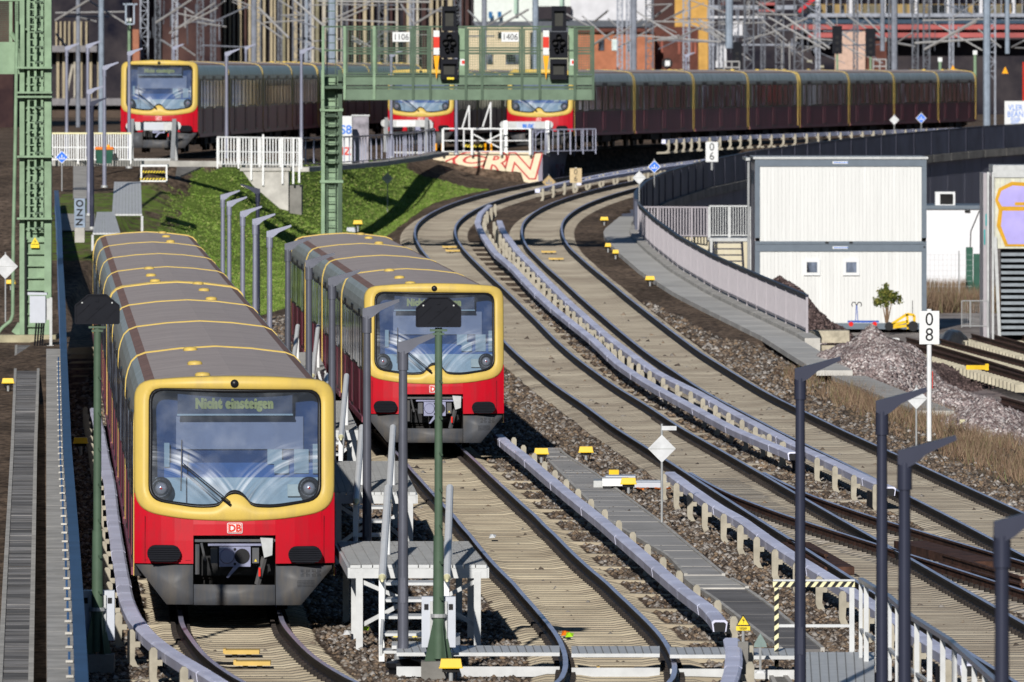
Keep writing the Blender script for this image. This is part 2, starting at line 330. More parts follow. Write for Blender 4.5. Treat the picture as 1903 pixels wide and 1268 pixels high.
# ------------------------------------------------------------------ ground
def ground_material():
    m = bpy.data.materials.new('ground mix'); m.use_nodes = True; n = m.node_tree.nodes; l = m.node_tree.links; b = n['Principled BSDF']
    b.inputs['Roughness'].default_value = 0.95; b.inputs['Specular IOR Level'].default_value = 0.1
    g = n.new('ShaderNodeNewGeometry')
    def noise(sc, det=5, st=(1, 1, 1)):
        mp = n.new('ShaderNodeMapping'); mp.inputs['Scale'].default_value = st; l.new(g.outputs['Position'], mp.inputs[0])
        t = n.new('ShaderNodeTexNoise'); t.inputs['Scale'].default_value = sc; t.inputs['Detail'].default_value = det; t.inputs['Roughness'].default_value = .65
        l.new(mp.outputs[0], t.inputs['Vector']); return t.outputs['Fac']
    def ramp(src, a, c1, b_, c2):
        r = n.new('ShaderNodeValToRGB'); r.color_ramp.elements[0].position = a; r.color_ramp.elements[0].color = (*c1, 1)
        r.color_ramp.elements[1].position = b_; r.color_ramp.elements[1].color = (*c2, 1); l.new(src, r.inputs[0]); return r.outputs[0]
    bal = ramp(noise(5.5, 6, (1, .3, 1)), .36, (0.055, .042, .034), .66, (0.26, .205, .16))
    soil = ramp(noise(.35, 4, (1, .35, 1)), .38, (.6, .55, .5), .62, (1.15, 1.05, .95))
    mu = n.new('ShaderNodeMix'); mu.data_type = 'RGBA'; mu.blend_type = 'MULTIPLY'; mu.inputs[0].default_value = 1
    l.new(bal, mu.inputs[6]); l.new(soil, mu.inputs[7]); cur = mu.outputs[2]
    gr = ramp(noise(1.6, 6, (1, .3, 1)), .38, (0.11, .165, .03), .64, (0.17, .25, .045))
    dry = ramp(noise(1.2, 6, (1, .3, 1)), .35, (0.10, .075, .05), .66, (0.26, .20, .13))
    yrd = ramp(noise(.8, 5, (1, .25, 1)), .35, (0.20, .17, .155), .65, (0.38, .34, .31))
    for nm_, c, thr in (('grass', gr, .5), ('dry', dry, .5), ('yard', yrd, .5)):
        at = n.new('ShaderNodeAttribute'); at.attribute_name = nm_
        nz = noise(1.3, 5); ad = n.new('ShaderNodeMath'); ad.operation = 'ADD'; l.new(at.outputs['Fac'], ad.inputs[0]); l.new(nz, ad.inputs[1])
        st = n.new('ShaderNodeMapRange'); st.inputs[1].default_value = .92; st.inputs[2].default_value = 1.08; l.new(ad.outputs[0], st.inputs[0])
        mx = n.new('ShaderNodeMix'); mx.data_type = 'RGBA'; l.new(st.outputs[0], mx.inputs[0]); l.new(cur, mx.inputs[6]); l.new(c, mx.inputs[7]); cur = mx.outputs[2]
    l.new(cur, b.inputs['Base Color'])
    bp = n.new('ShaderNodeBump'); bp.inputs['Strength'].default_value = .9; bp.inputs['Distance'].default_value = .05
    l.new(noise(9, 4), bp.inputs['Height']); l.new(bp.outputs[0], b.inputs['Normal'])
    return m
GM = ground_material()
def region_masks(X, Y):
    al = np.interp(Y, *PATHS['A']); bx = np.interp(Y, *PATHS['B']); ty = np.interp(X, [p[0] for p in TOE], [p[1] for p in TOE])
    cy = np.interp(X, [p[0] for p in CREST], [p[1] for p in CREST])
    grass = (~((Y > 476) & (X > -4.6)) & (X > -12.3) & (X < al - 2.3) & (Y > ty - 14) & (Y < cy - 1)).astype(float)
    grass = np.maximum(grass, .52 * ((X > -17) & (X <= -11) & (Y > 372) & (Y < 412)))
    dry = (X > bx + 2.1) & (Y < 292) & (Y > 150); dry = dry & (X < 14.5)
    yardm = ((X > wallX(Y)) & (Y > 300)) | ((X > np.interp(Y, [200, 260, 300], [13.4, 11.3, 9.6])) & (Y > 225) & (Y <= 300))
    return grass, np.maximum(dry.astype(float) * (1 - yardm), .9 * (yardm & (Y > 405) & (Y < 440) & (X > 15))), yardm.astype(float)
def grid_mesh(name, xs, ys):
    X, Y = np.meshgrid(xs, ys); Z = ground_z(X.ravel(), Y.ravel())
    nx, ny = len(xs), len(ys); V = np.stack([X.ravel(), Y.ravel(), Z], 1)
    i, j = np.meshgrid(np.arange(nx - 1), np.arange(ny - 1)); a = (j * nx + i).ravel(); Fc = np.stack([a, a + 1, a + nx + 1, a + nx], 1)
    me = bpy.data.meshes.new(name); me.from_pydata(V.tolist(), [], Fc.tolist())
    for nm_, arr in zip(('grass', 'dry', 'yard'), region_masks(X.ravel(), Y.ravel())):
        at = me.attributes.new(nm_, 'FLOAT', 'POINT'); at.data.foreach_set('value', arr.astype(np.float32))
    me.materials.append(GM); me.polygons.foreach_set('use_smooth', [True] * len(me.polygons)); me.update(); return me
xs = np.concatenate([np.arange(-500, -40, 20), np.arange(-40, -24, 1.0), np.arange(-24, 26, .4), np.arange(26, 60, 1.0), np.arange(60, 500, 20)])
ys = np.concatenate([np.arange(-40, 130, 10), np.arange(130, 640, 1.5), np.arange(640, 2400, 25)])
struct(link(bpy.data.objects.new('ground', grid_mesh('ground', xs, ys))))

# ------------------------------------------------------------------ railway tracks
def rail_prof(x0):
    p = [(-.036, 0), (.036, 0), (.036, -.035), (.009, -.05), (.009, -.135), (.075, -.158), (.075, -.172), (-.075, -.172), (-.075, -.158), (-.009, -.135), (-.009, -.05), (-.036, -.035)]
    return [(x + x0, z) for x, z in p]
RM = [1, 0, 0, 0, 0, 0, 0, 0, 0, 0, 0, 0]
def path3(n, y0, y1, step, dz=0.0):
    ys_ = np.arange(y0, y1 + .001, step); return [(pX(n, y), float(y), tz(y) + dz) for y in ys_]
def path_off(n, y0, y1, step, off, dz=0.0):
    P = path3(n, y0, y1, step, dz); out = []
    for i, p in enumerate(P):
        a = P[max(0, i - 1)]; b = P[min(len(P) - 1, i + 1)]; t = Vector((b[0] - a[0], b[1] - a[1], 0)).normalized()
        out.append((p[0] + t.y * off, p[1] - t.x * off, p[2]))
    return out
def sleeper_mesh(name, half=1.3, halfR=None, mt=SLEEP, d=.14):
    """long axis x, rail seats thickened, ends sloping"""
    hr = halfR or half; m = MB()
    st = [(-half, -.27, .10), (-half + .12, -.215, .12), (-1.02, -.178, .125), (-.56, -.178, .125), (-.38, -.205, .11), (.38, -.205, .11), (.56, -.178, .125), (1.02, -.178, .125), (hr - .12, -.215, .12), (hr, -.27, .10)]
    vs = []
    for x, z, hw in st: vs += [(x, -d, -.40), (x, -hw, z), (x, hw, z), (x, d, -.40)]
    fs = []
    for i in range(len(st) - 1):
        a = i * 4; fs += [(a, a + 4, a + 5, a + 1), (a + 1, a + 5, a + 6, a + 2), (a + 2, a + 6, a + 7, a + 3)]
    fs += [(0, 1, 2, 3), (len(st) * 4 - 1, len(st) * 4 - 2, len(st) * 4 - 3, len(st) * 4 - 4)]
    m.add(vs, fs); return m
def frames(n, y0, y1, ds, off=0.0):
    """points every ds along the path with heading"""
    Y, X = PATHS[n]; out = []; y = y0
    while y < y1:
        dx = pX(n, y + .5) - pX(n, y - .5); h = math.hypot(dx, 1); out.append((pX(n, y), y, math.atan2(-dx, 1))); y += ds / h
    return out
SME = {}
def make_track(n, y0, y1, label, ind_to=186, long_side=0, long_y=(0, 0), mt=SLEEP, rail_y=None, rustw=False, sleepers=True):
    t = thing('railway_track', label, 'track', (pX(n, y0), y0, tz(y0)))
    ry = rail_y or (y0, y1)
    for s_ in (-1, 1):
        m = MB(); m.sweep(path3(n, ry[0], ry[1], 1.5), rail_prof(s_ * .75), mats=RM)
        auto_smooth(m.build('rail', [RUST if rustw else RAILW, RAILT], t, world=True), 50)
    if sleepers:
        if mt.name not in SME: SME[mt.name] = sleeper_mesh('std').me('sleeper', mt)
        me = SME[mt.name]; base = sleeper_mesh('s'); far = MB(); clips = MB(); k = 0
        for X, Y, rz in frames(n, y0, y1, .6):
            z = tz(Y); k += 1; j = RNG.normal(0, .006, 3); is_long = long_side and k % 8 == 0 and long_y[0] < Y < long_y[1]
            if is_long:
                key = 'long%d' % long_side + mt.name
                if key not in SME: SME[key] = (sleeper_mesh('l', 2.25, 1.3) if long_side < 0 else sleeper_mesh('l', 1.3, 2.25)).me('sleeper', mt)
                o = shape('sleeper', SME[key], (X - t.location.x, Y - y0, z - t.location.z + .003), t, rz + j[0])
            elif Y < ind_to: shape('sleeper', me, (X + j[1] - t.location.x, Y - y0, z - t.location.z + j[2] * .5), t, rz + j[0] * .5)
            else:
                c, s = math.cos(rz), math.sin(rz); far.add([(X + a * c - b * s, Y + a * s + b * c, z + q + j[2] * .5) for a, b, q in base.v], base.f)
            if Y < 260:
                c, s = math.cos(rz), math.sin(rz)
                for sx in (-.75, .75):
                    for e_ in (-.105, .105):
                        x0 = sx + e_; clips.add([(X + a * c - b * s, Y + a * s + b * c, z + q) for a, b, q in
                                                 [(x0 - .045, -.07, -.18), (x0 + .045, -.07, -.18), (x0 + .03, -.05, -.115), (x0 - .03, -.05, -.115), (x0 - .045, .07, -.18), (x0 + .045, .07, -.18), (x0 + .03, .05, -.115), (x0 - .03, .05, -.115)]],
                                                [(0, 1, 2, 3), (3, 2, 6, 7), (7, 6, 5, 4), (0, 3, 7, 4), (1, 5, 6, 2)])
        if far.v: stuff(far.build('distant_sleepers', mt, t, world=True))
        if clips.v: stuff(clips.build('rail_clips', CLIP, t, world=True))
    return t
TR = {}
TR['E'] = make_track('E', 132, 313, 'track of the nearest train on the left, curving out of the bottom edge', 170, -1, (132, 313))
TR['D'] = make_track('D', 132, 311, 'middle track in front of the second train, bending sharply at the bottom edge', 190, 1, (132, 240))
TR['A'] = make_track('A', 132, 640, 'left of the two long curved tracks that climb past the grass bank', 186, 1, (205, 400), SLEEPD)
TR['B'] = make_track('B', 175, 640, 'right of the two long curved tracks, next to the concrete footpath', 200, -1, (178, 215), SLEEPD)
TR['C'] = make_track('C', 132, 224, 'rusty diverging track branching off towards the lower right corner', 190, 0, (0, 0), SLEEPG, (132, 222), rustw=True)
# rusty switch parts: check rails and the wide brown plates beside the crossing
def flat_box(name, a, b, w_, h, mt, parent, z0=-.2):
    m = MB(); a = Vector(a); b = Vector(b); t = (b - a).normalized(); r = Vector((t.y, -t.x, 0)) * w_ / 2
    vs = [a - r, a + r, b + r, b - r]; m.add([(p.x, p.y, z0) for p in vs] + [(p.x, p.y, z0 + h) for p in vs], [(3, 2, 1, 0), (4, 5, 6, 7), (0, 1, 5, 4), (1, 2, 6, 5), (2, 3, 7, 6), (3, 0, 4, 7)])
    return m.build(name, mt, parent, world=True)
C = TR['C']
for (x0, y0, x1, y1, w_, h) in ((1478, 1000, 1560, 1046, .5, .13), (1690, 1000, 1835, 1038, .55, .15)):
    flat_box('cover_plate', W(x0, y0), W(x1, y1), w_, h, RUST, C)
for (x0, y0, x1, y1) in ((1752, 1028, 1899, 1072), (1808, 1060, 1899, 1084), (1466, 1002, 1535, 1030)):
    a, b = W(x0, y0), W(x1, y1); m = MB(); m.sweep([tuple(a.lerp(b, i / 8)) for i in range(9)], rail_prof(0)); m.build('check_rail', RUST, C, world=True)

# the third rails: hooded conductor rails on hooked brackets
def arm_mesh(sg):
    p = [(.10, .12), (.17, .12), (.17, .25), (.20, .29), (.25, .29), (.28, .24), (.28, -.14), (.23, -.27), (.12, -.35), (-.34, -.37), (-.34, -.28), (.06, -.26), (.14, -.21), (.18, -.12), (.17, .04), (.10, .04)]
    m = MB(); m.prism([(x * sg, z) for x, z in (p if sg < 0 else p[::-1])], -.05, .05); return m
ARMS = {s_: arm_mesh(s_).me('bracket', TARM) for s_ in (-1, 1)}
def third_rail(pts, side, label, pitch=4.8, seg=2.4, z=.235, ter=True, phase=0.0, arms=True, cap=True):
    P = [(WT(x, y, z) if ter else W(x, y, z)) for x, y in pts]
    Y, X = smooth_path([(p.y, p.x) for p in P], .8, 4); y0, y1 = Y[0], Y[-1]
    f = lambda y: float(np.interp(y, Y, X)); t = thing('third_rail', label, 'third rail', (f(y0), y0, tz(y0)), group='white conductor rails beside the tracks')
    prof = [(-.095, -.14), (-.115, .0), (-.08, .03), (.08, .03), (.115, .0), (.095, -.14)]
    y = y0; k = 0
    while y < y1 - .3:
        e_ = min(y + seg, y1); m = MB(); ys_ = [y + .012, (y + e_) / 2, e_ - .012]
        s = 1.0 + (.05 if k % 5 == 2 else 0)
        m.sweep([(f(q), q, tz(q) + z) for q in ys_], [(u * s, w_) for u, w_ in prof]); m.build('cover', TRAIL, t, world=True); y = e_; k += 1
    if cap: m = MB(); m.poly([(f(y0) + u * .8, y0 + .004, tz(y0) + z + w_ * .8 - .025) for u, w_ in prof]); m.build('end_mouth', INK, t, world=True)
    m = MB(); m.sweep([(f(q), q, tz(q) + z - .06) for q in np.linspace(y0 + .1, y1, 40)], [(-.04, -.05), (-.04, .0), (.04, .0), (.04, -.05)]); m.build('conductor', RAILW, t, world=True)
    y = y0 + .6 + phase
    while arms and y < y1:
        h = math.atan2(-(f(y + .5) - f(y - .5)), 1); shape('bracket', ARMS[side], (f(y) - t.location.x, y - y0, tz(y) - t.location.z), t, h); y += pitch
    if cap:
        for q in (y0 + 1.4, y0 + 1.9, y0 + 2.4):
            m = MB()
            m.tube((f(q) + side * .2, q, tz(q) + .1), (f(q) + side * .22, q - .1, tz(q) - .3), .03, n=6); m.build('feeder_cable', BLK, t, world=True)
    return t
third_rail([(910.8, 381.5), (892.4, 397), (887, 415.6), (897.6, 436.6), (918.7, 468), (950.2, 494.4), (989.6, 536.5), (1029, 573), (1102.6, 631), (1149.6, 675.6), (1215, 717.6), (1294, 759.7), (1373, 801.7), (1474, 843)], 1, 'long white conductor rail right of the left curved track, ending by the switch')
third_rail([(927.9, 410.4), (934.4, 428.7), (963.3, 468), (1002.7, 507.6), (1055.3, 560), (1123, 620), (1215, 688.7), (1294, 728), (1400, 786), (1483.8, 830), (1557, 864), (1600, 885), (1654, 908)], -1, 'white conductor rail with a row of brackets left of the right curved track')
third_rail([(1242, 877), (1288, 910), (1336.6, 943.8), (1378.7, 966), (1415.5, 993.5), (1469, 1030), (1546, 1076), (1604, 1112), (1720, 1190), (1800, 1238)], -1, 'white conductor rail on hooked brackets between the duct path and the switch')
third_rail([(926.3, 809.6), (945, 826), (978.8, 851.6), (1007.6, 877), (1059.4, 920), (1118, 966), (1187, 1025), (1245, 1075), (1282.9, 1107), (1320.7, 1132), (1337.5, 1156.5)], 1, 'white conductor rail beside the track of the second train')
third_rail([(1357.5, 1185), (1363, 1200), (1364.9, 1216.4), (1362, 1250), (1350, 1280)], 1, 'short bent white conductor rail at the bottom edge beside the warning sign', cap=False)
third_rail([(176, 760), (186, 805), (193.4, 850.7), (203.8, 899), (210.7, 968), (221, 1037), (234.9, 1116.7), (252.5, 1154.7), (286.7, 1191.5), (336.6, 1225.6), (399.7, 1262), (440, 1290)], -1, 'conductor rail in shade on the left side of the nearest train')
def third_far(name, off, y0, y1, side, label):
    P = path_off(name, y0, y1, 2.4, off, .235); t = thing('third_rail', label, 'third rail', (P[0][0], P[0][1], P[0][2] - .235), group='white conductor rails beside the tracks')
    prof = [(-.095, -.14), (-.115, .0), (-.08, .03), (.08, .03), (.115, .0), (.095, -.14)]
    for a, b in zip(P[:-1], P[1:]):
        m = MB(); m.sweep([a, b], prof); m.build('cover', TRAIL, t, world=True)
    for i in range(0, len(P), 2):
        p = P[i]; q = P[min(i + 1, len(P) - 1)]; r = P[max(i - 1, 0)]; shape('bracket', ARMS[side], (p[0] - t.location.x, p[1] - t.location.y, p[2] - .235 - t.location.z), t, math.atan2(-(q[0] - r[0]), q[1] - r[1]))
third_far('A', 1.75, 458, 600, 1, 'conductor rail right of the left curved track on the upper bend')
third_far('B', -1.75, 470, 600, -1, 'conductor rail left of the right curved track on the upper bend')

# the yellow boards (balises) between the rails
for i, (x, y, n_, lb) in enumerate([(450, 1211, 'E', 'first ochre board between the rails in front of the nearest train'), (470, 1232, 'E', 'lower ochre board with a black cable in front of the nearest train'),
                               (1145, 1244, 'D', 'ochre board with a black cable beside the grating, middle track'), (836, 459, 'A', 'farther ochre board in the shade on the left curved track'),
                               (842, 466, 'A', 'second ochre board on the left curved track near the gantry shadow'), (1020, 468, 'B', 'farther ochre board in shade on the right curved track'), (1034, 481, 'B', 'nearer ochre board on the right curved track')]):
    p = WT(x, y, -.13); t = thing('balise', lb, 'balise', p, group='ochre boards between the rails'); m = MB(); m.box(-.25, .25, -.2, .2, -.03, .03); m.box(-.27, -.23, -.16, .16, -.02, .045)
    m.build('board', BALISE, t); m = MB(); m.box(-.14, -.07, -.14, .14, -.1, -.03); m.box(.06, .13, -.14, .14, -.1, -.03); m.build('clamp', BLK, t)
    if i in (1, 2): m = MB(); m.tube((-.25, 0, -.01), (-.6, .1, -.01), .025, n=6); m.build('cable', BLK, t)

# ------------------------------------------------------------------ loose ballast stones, grass, dry stems
def stones_mesh(name, P, size, mat, squash=.62):
    n = len(P); base = np.array([(1, 0, 0), (0, 1, 0), (-1, 0, 0), (0, -1, 0), (0, 0, 1), (0, 0, -1)], float)
    fc = np.array([(0, 1, 4), (1, 2, 4), (2, 3, 4), (3, 0, 4), (1, 0, 5), (2, 1, 5), (3, 2, 5), (0, 3, 5)])
    V = base[None] * (1 + RNG.uniform(-.35, .35, (n, 6, 3))) * size[:, None, None]; V[..., 2] *= squash; V += RNG.normal(0, .12, (n, 6, 3)) * size[:, None, None]
    a = RNG.uniform(0, 6.28, n); c, s = np.cos(a), np.sin(a); x = V[..., 0] * c[:, None] - V[..., 1] * s[:, None]; y = V[..., 0] * s[:, None] + V[..., 1] * c[:, None]
    V[..., 0] = x; V[..., 1] = y; V += P[:, None, :]
    fcs = (np.arange(n)[:, None, None] * 6 + fc[None]).reshape(-1)
    return raw_mesh(name, V.reshape(-1, 3), fcs, 3, mat)
def raw_mesh(name, V, loops, k, mat):
    me = bpy.data.meshes.new(name); me.vertices.add(len(V)); me.vertices.foreach_set('co', V.astype(np.float32).ravel())
    nf = len(loops) // k; me.loops.add(len(loops)); me.loops.foreach_set('vertex_index', loops.astype(np.int32)); me.polygons.add(nf)
    me.polygons.foreach_set('loop_start', np.arange(nf, dtype=np.int32) * k); me.materials.append(mat); me.update(calc_edges=True); return link(bpy.data.objects.new(name, me))
STONE = island_mat('ballast stones', [(0, (.05, .04, .034)), (.35, (.13, .098, .075)), (.6, (.22, .155, .10)), (.8, (.21, .19, .17)), (1, (.38, .35, .32))])
STONEP = island_mat('pinkish gravel', [(0, (.12, .09, .085)), (.4, (.27, .21, .205)), (.75, (.42, .36, .345)), (1, (.6, .56, .54))])
STONED = island_mat('dark violet gravel', [(0, (.045, .03, .028)), (.5, (.10, .068, .065)), (1, (.19, .135, .125))])
GRASSM = island_mat('grass blades', [(0, (.09, .15, .02)), (.5, (.155, .25, .04)), (.85, (.21, .29, .07)), (1, (.33, .29, .13))])
DRYM = island_mat('dry grass stems', [(0, (.09, .055, .035)), (.45, (.20, .13, .085)), (.8, (.31, .22, .15)), (1, (.12, .14, .05))])
n = 170000; Y = 142 + (345 - 142) * RNG.uniform(0, 1, n) ** 1.15; X = (RNG.uniform(-1.05, 1.05, n) * 951 + 0) * Y / F
keep = np.ones(n, bool)
for k_ in 'ABCDE':
    pm = PATHS[k_]; inside = (Y > pm[0][0]) & (Y < min(pm[0][-1], 228 if k_ == 'C' else 999)); dd = np.abs(X - np.interp(Y, *pm)); keep &= ~(inside & (dd < 1.28) & (RNG.uniform(0, 1, n) > .02)); keep &= ~(inside & (dd > .64) & (dd < .86))
gmk, drm, yam = region_masks(X, Y); keep &= (yam < .5) & (gmk < .5) & ~((drm > .5) & (RNG.uniform(0, 1, n) > .15)); keep &= ~((Y > 314) & (X > wallX(Y) - 2.4)); keep &= X > -11.2 - .0 * Y
keep &= ~((X < np.interp(Y, [140, 340], [-5.85, -14.3])) & (X > np.interp(Y, [140, 340], [-6.9, -16.3])))
X, Y = X[keep], Y[keep]; Z = ground_z(X, Y); sz = RNG.uniform(.026, .058, len(X)) * (1 + (Y - 145) / 200)
stuff(stones_mesh('loose_ballast', np.stack([X, Y, Z + sz * .25], 1), sz, STONE))
def blades(name, X, Y, Z, hmin, hmax, wd, mat, lean=.4, per=3):
    n = len(X); X = np.repeat(X, per) + RNG.normal(0, .05, n * per); Y = np.repeat(Y, per) + RNG.normal(0, .05, n * per); Z = np.repeat(Z, per); n *= per
    h = RNG.uniform(hmin, hmax, n); a = RNG.uniform(0, 3.14, n); dx, dy = np.cos(a) * wd / 2, np.sin(a) * wd / 2; lx, ly = RNG.normal(0, lean, n) * h, RNG.normal(0, lean, n) * h
    V = np.stack([np.stack([X - dx, Y - dy, Z - .02], 1), np.stack([X + dx, Y + dy, Z - .02], 1), np.stack([X + lx, Y + ly, Z + h], 1)], 1)
    return stuff(raw_mesh(name, V.reshape(-1, 3), np.arange(n * 3), 3, mat))
n = 60000; X = RNG.uniform(-13, 1, n); Y = RNG.uniform(335, 487, n); g_, _, _ = region_masks(X, Y)
cl = np.sin(X * 1.7 + np.sin(Y * .21) * 2) * np.sin(Y * .33 + X) ; k_ = (g_ > .5) & (cl + RNG.uniform(-1, 1, n) > -1.1); X, Y = X[k_], Y[k_]
blades('grass', X, Y, ground_z(X, Y), .02, .055, .06, GRASSM, .7, 6)
n = 60000; Y = RNG.uniform(170, 300, n); X = RNG.uniform(7, 14.0, n); _, g_, _ = region_masks(X, Y); bd = X - np.interp(Y, *PATHS['B']) - 2.0
cl = np.sin(X * 2.7 + np.sin(Y * .17) * 2) * np.sin(Y * .11 + X * .6); k_ = (g_ > .5) & (X < Y * .0475 + .3) & (RNG.uniform(0, 1, n) < np.clip(bd / 1.2, .04, 1)) & (cl + RNG.uniform(-1, 1, n) > .0); X, Y = X[k_], Y[k_]
blades('dry_grass', X, Y, ground_z(X, Y), .06, .42, .02, DRYM, .38, 4)
n = 6000; Y = RNG.uniform(405, 440, n); X = RNG.uniform(15, 18.5, n); blades('dry_grass', X, Y, ground_z(X, Y), .3, 1.0, .04, DRYM, .25, 3)

# ------------------------------------------------------------------ commuter trains
def glass_material():
    m = bpy.data.materials.new('windscreen glass'); m.use_nodes = True; n = m.node_tree.nodes; l = m.node_tree.links; n.remove(n['Principled BSDF'])
    out = n['Material Output']; tr = n.new('ShaderNodeBsdfTransparent'); tr.inputs[0].default_value = (.72, .80, .90, 1)
    gl = n.new('ShaderNodeBsdfGlossy'); gl.inputs['Roughness'].default_value = .04; fr = n.new('ShaderNodeFresnel'); fr.inputs[0].default_value = 1.5
    mx = n.new('ShaderNodeMixShader'); l.new(fr.outputs[0], mx.inputs[0]); l.new(tr.outputs[0], mx.inputs[1]); l.new(gl.outputs[0], mx.inputs[2])
    # painted cloud reflection: pale wiper-shaped arcs either side of the middle, plus faint film
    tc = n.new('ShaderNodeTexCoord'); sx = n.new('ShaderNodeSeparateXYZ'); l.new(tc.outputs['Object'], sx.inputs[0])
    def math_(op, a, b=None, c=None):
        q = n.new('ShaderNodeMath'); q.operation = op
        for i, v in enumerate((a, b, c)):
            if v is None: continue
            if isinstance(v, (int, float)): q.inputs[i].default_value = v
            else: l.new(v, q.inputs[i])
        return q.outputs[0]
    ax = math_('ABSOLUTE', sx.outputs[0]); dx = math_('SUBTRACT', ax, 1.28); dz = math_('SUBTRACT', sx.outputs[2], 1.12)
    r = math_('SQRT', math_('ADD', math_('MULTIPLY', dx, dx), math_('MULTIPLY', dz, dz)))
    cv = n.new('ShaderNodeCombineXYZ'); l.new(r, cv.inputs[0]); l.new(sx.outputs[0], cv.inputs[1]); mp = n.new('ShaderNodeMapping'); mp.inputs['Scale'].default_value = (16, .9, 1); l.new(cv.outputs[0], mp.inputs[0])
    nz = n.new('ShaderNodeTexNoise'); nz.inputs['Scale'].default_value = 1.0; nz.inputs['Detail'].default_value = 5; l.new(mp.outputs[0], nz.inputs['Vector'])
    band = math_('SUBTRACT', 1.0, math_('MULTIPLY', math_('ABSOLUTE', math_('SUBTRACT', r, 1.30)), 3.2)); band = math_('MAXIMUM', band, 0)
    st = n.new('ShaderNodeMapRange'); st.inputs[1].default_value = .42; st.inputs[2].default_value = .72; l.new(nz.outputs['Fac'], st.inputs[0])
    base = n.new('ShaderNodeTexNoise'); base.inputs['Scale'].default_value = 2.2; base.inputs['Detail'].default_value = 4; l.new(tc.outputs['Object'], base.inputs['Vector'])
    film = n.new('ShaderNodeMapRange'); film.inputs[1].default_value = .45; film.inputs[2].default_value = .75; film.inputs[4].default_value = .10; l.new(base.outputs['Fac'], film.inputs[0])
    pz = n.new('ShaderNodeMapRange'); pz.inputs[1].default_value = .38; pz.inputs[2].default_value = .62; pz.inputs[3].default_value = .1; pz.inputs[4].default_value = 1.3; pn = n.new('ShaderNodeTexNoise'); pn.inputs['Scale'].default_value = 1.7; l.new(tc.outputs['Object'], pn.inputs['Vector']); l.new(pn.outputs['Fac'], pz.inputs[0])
    sheen_film = math_('ADD', math_('MULTIPLY', math_('MULTIPLY', band, pz.outputs[0]), math_('MULTIPLY', st.outputs[0], .9)), math_('ADD', film.outputs[0], .03)); sheen_film = math_('MINIMUM', sheen_film, .7)
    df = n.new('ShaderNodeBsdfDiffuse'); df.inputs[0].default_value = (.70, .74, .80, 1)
    m2 = n.new('ShaderNodeMixShader'); l.new(sheen_film, m2.inputs[0]); l.new(mx.outputs[0], m2.inputs[1]); l.new(df.outputs[0], m2.inputs[2]); l.new(m2.outputs[0], out.inputs[0]); return m
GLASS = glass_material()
INDB = M('deep blue cab interior', (0.018, 0.05, 0.14), 0.7, var=.1); INMB = M('mid blue desk edge', (0.05, 0.12, 0.30), 0.7, var=.1)
INGR = M('pale blue grey dashboard', (0.33, 0.41, 0.45), 0.6, var=.04); INSH = M('grey lilac sun blind', (0.20, 0.22, 0.30), 0.8, var=.05); INWH = M('pale interior box', (0.25, 0.32, 0.36), 0.6, var=.03)
DISPL = M('display backing', (0.03, 0.045, 0.09), 0.5); LED = M('dim led lettering', (0.30, 0.31, 0.12), 0.8); LAV = M('lavender coupler plate', (0.24, 0.25, 0.36), 0.45, .3, var=.1)
LENS = M('headlight lens', (0.6, 0.55, 0.56), 0.12, .6); REDL = M('red lamp glass', (0.75, 0.02, 0.01), .3); SKIRT = M('maroon side step', (0.24, 0.07, 0.10), 0.4, var=.15, scale=3)
XS = [(1.5, .60), (1.5, 1.70), (1.5, 2.88), (1.49, 3.04), (1.455, 3.19), (1.40, 3.33), (1.31, 3.42), (1.165, 3.475), (.6, 3.545), (0, 3.58)]
XS = XS + [(-x, z) for x, z in XS[-2::-1]]
LEN = 18.1
def body_mesh():
    m = MB(); n = len(XS); ys_ = [0, LEN]
    vs = [(x, y, z) for y in ys_ for x, z in XS]; b = 0; m.v = vs
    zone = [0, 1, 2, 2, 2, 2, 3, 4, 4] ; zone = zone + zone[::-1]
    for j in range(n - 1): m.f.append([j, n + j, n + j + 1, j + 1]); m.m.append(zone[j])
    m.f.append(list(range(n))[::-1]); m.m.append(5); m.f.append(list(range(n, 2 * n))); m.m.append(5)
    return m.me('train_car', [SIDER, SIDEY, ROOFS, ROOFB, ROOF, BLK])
def band_mesh(w_, pr=.011):
    m = MB(); n = len(XS); o = [(x + (pr if x > .01 else -pr if x < -.01 else 0) * (1 if z < 3.3 else .7), z + (pr if z > 3.0 else 0)) for x, z in XS]
    m.v = [(x, y, z) for y in (0, w_) for x, z in o]
    for j in range(n - 1): m.f.append([j, n + j, n + j + 1, j + 1]); m.m.append(1 if j in (0, n - 2) else 0)
    m.f.append([i for i in range(n)][::-1]); m.m.append(0); m.f.append([i for i in range(n, 2 * n)]); m.m.append(0)
    return m.me('roof_band', [YEL, RED])
BODY = body_mesh(); BAND = band_mesh(.13); BANDW = band_mesh(.42, .024)
def win_mesh(w_):
    m = MB(); m.box(-w_ / 2 - .05, w_ / 2 + .05, -.012, .012, 1.72, 2.86); m.cm = 1; m.box(-w_ / 2, w_ / 2, -.022, .0, 1.78, 2.80); return m.me('window', [BLK, DGLASS])
WIN = {w_: win_mesh(w_) for w_ in (1.45, .8)}
def door_mesh():
    m = MB(); m.cm = 0; m.box(-.74, .74, -.014, .02, .70, 2.98); m.cm = 1
    for s in (-1, 1): m.box(s * .36 - .29, s * .36 + .29, -.022, -.005, .80, 1.68)
    m.cm = 2
    for s in (-1, 1): m.box(s * .36 - .29, s * .36 + .29, -.026, -.005, 1.72, 2.82)
    return m.me('door', [BLK, SIDER, DGLASS])
DOOR = door_mesh()
def skirt_mesh():
    m = MB(); m.box(-1.54, -1.46, .25, LEN - .25, .60, .72); m.box(1.46, 1.54, .25, LEN - .25, .60, .72); return m.me('side_step', SKIRT)
SKM = skirt_mesh()
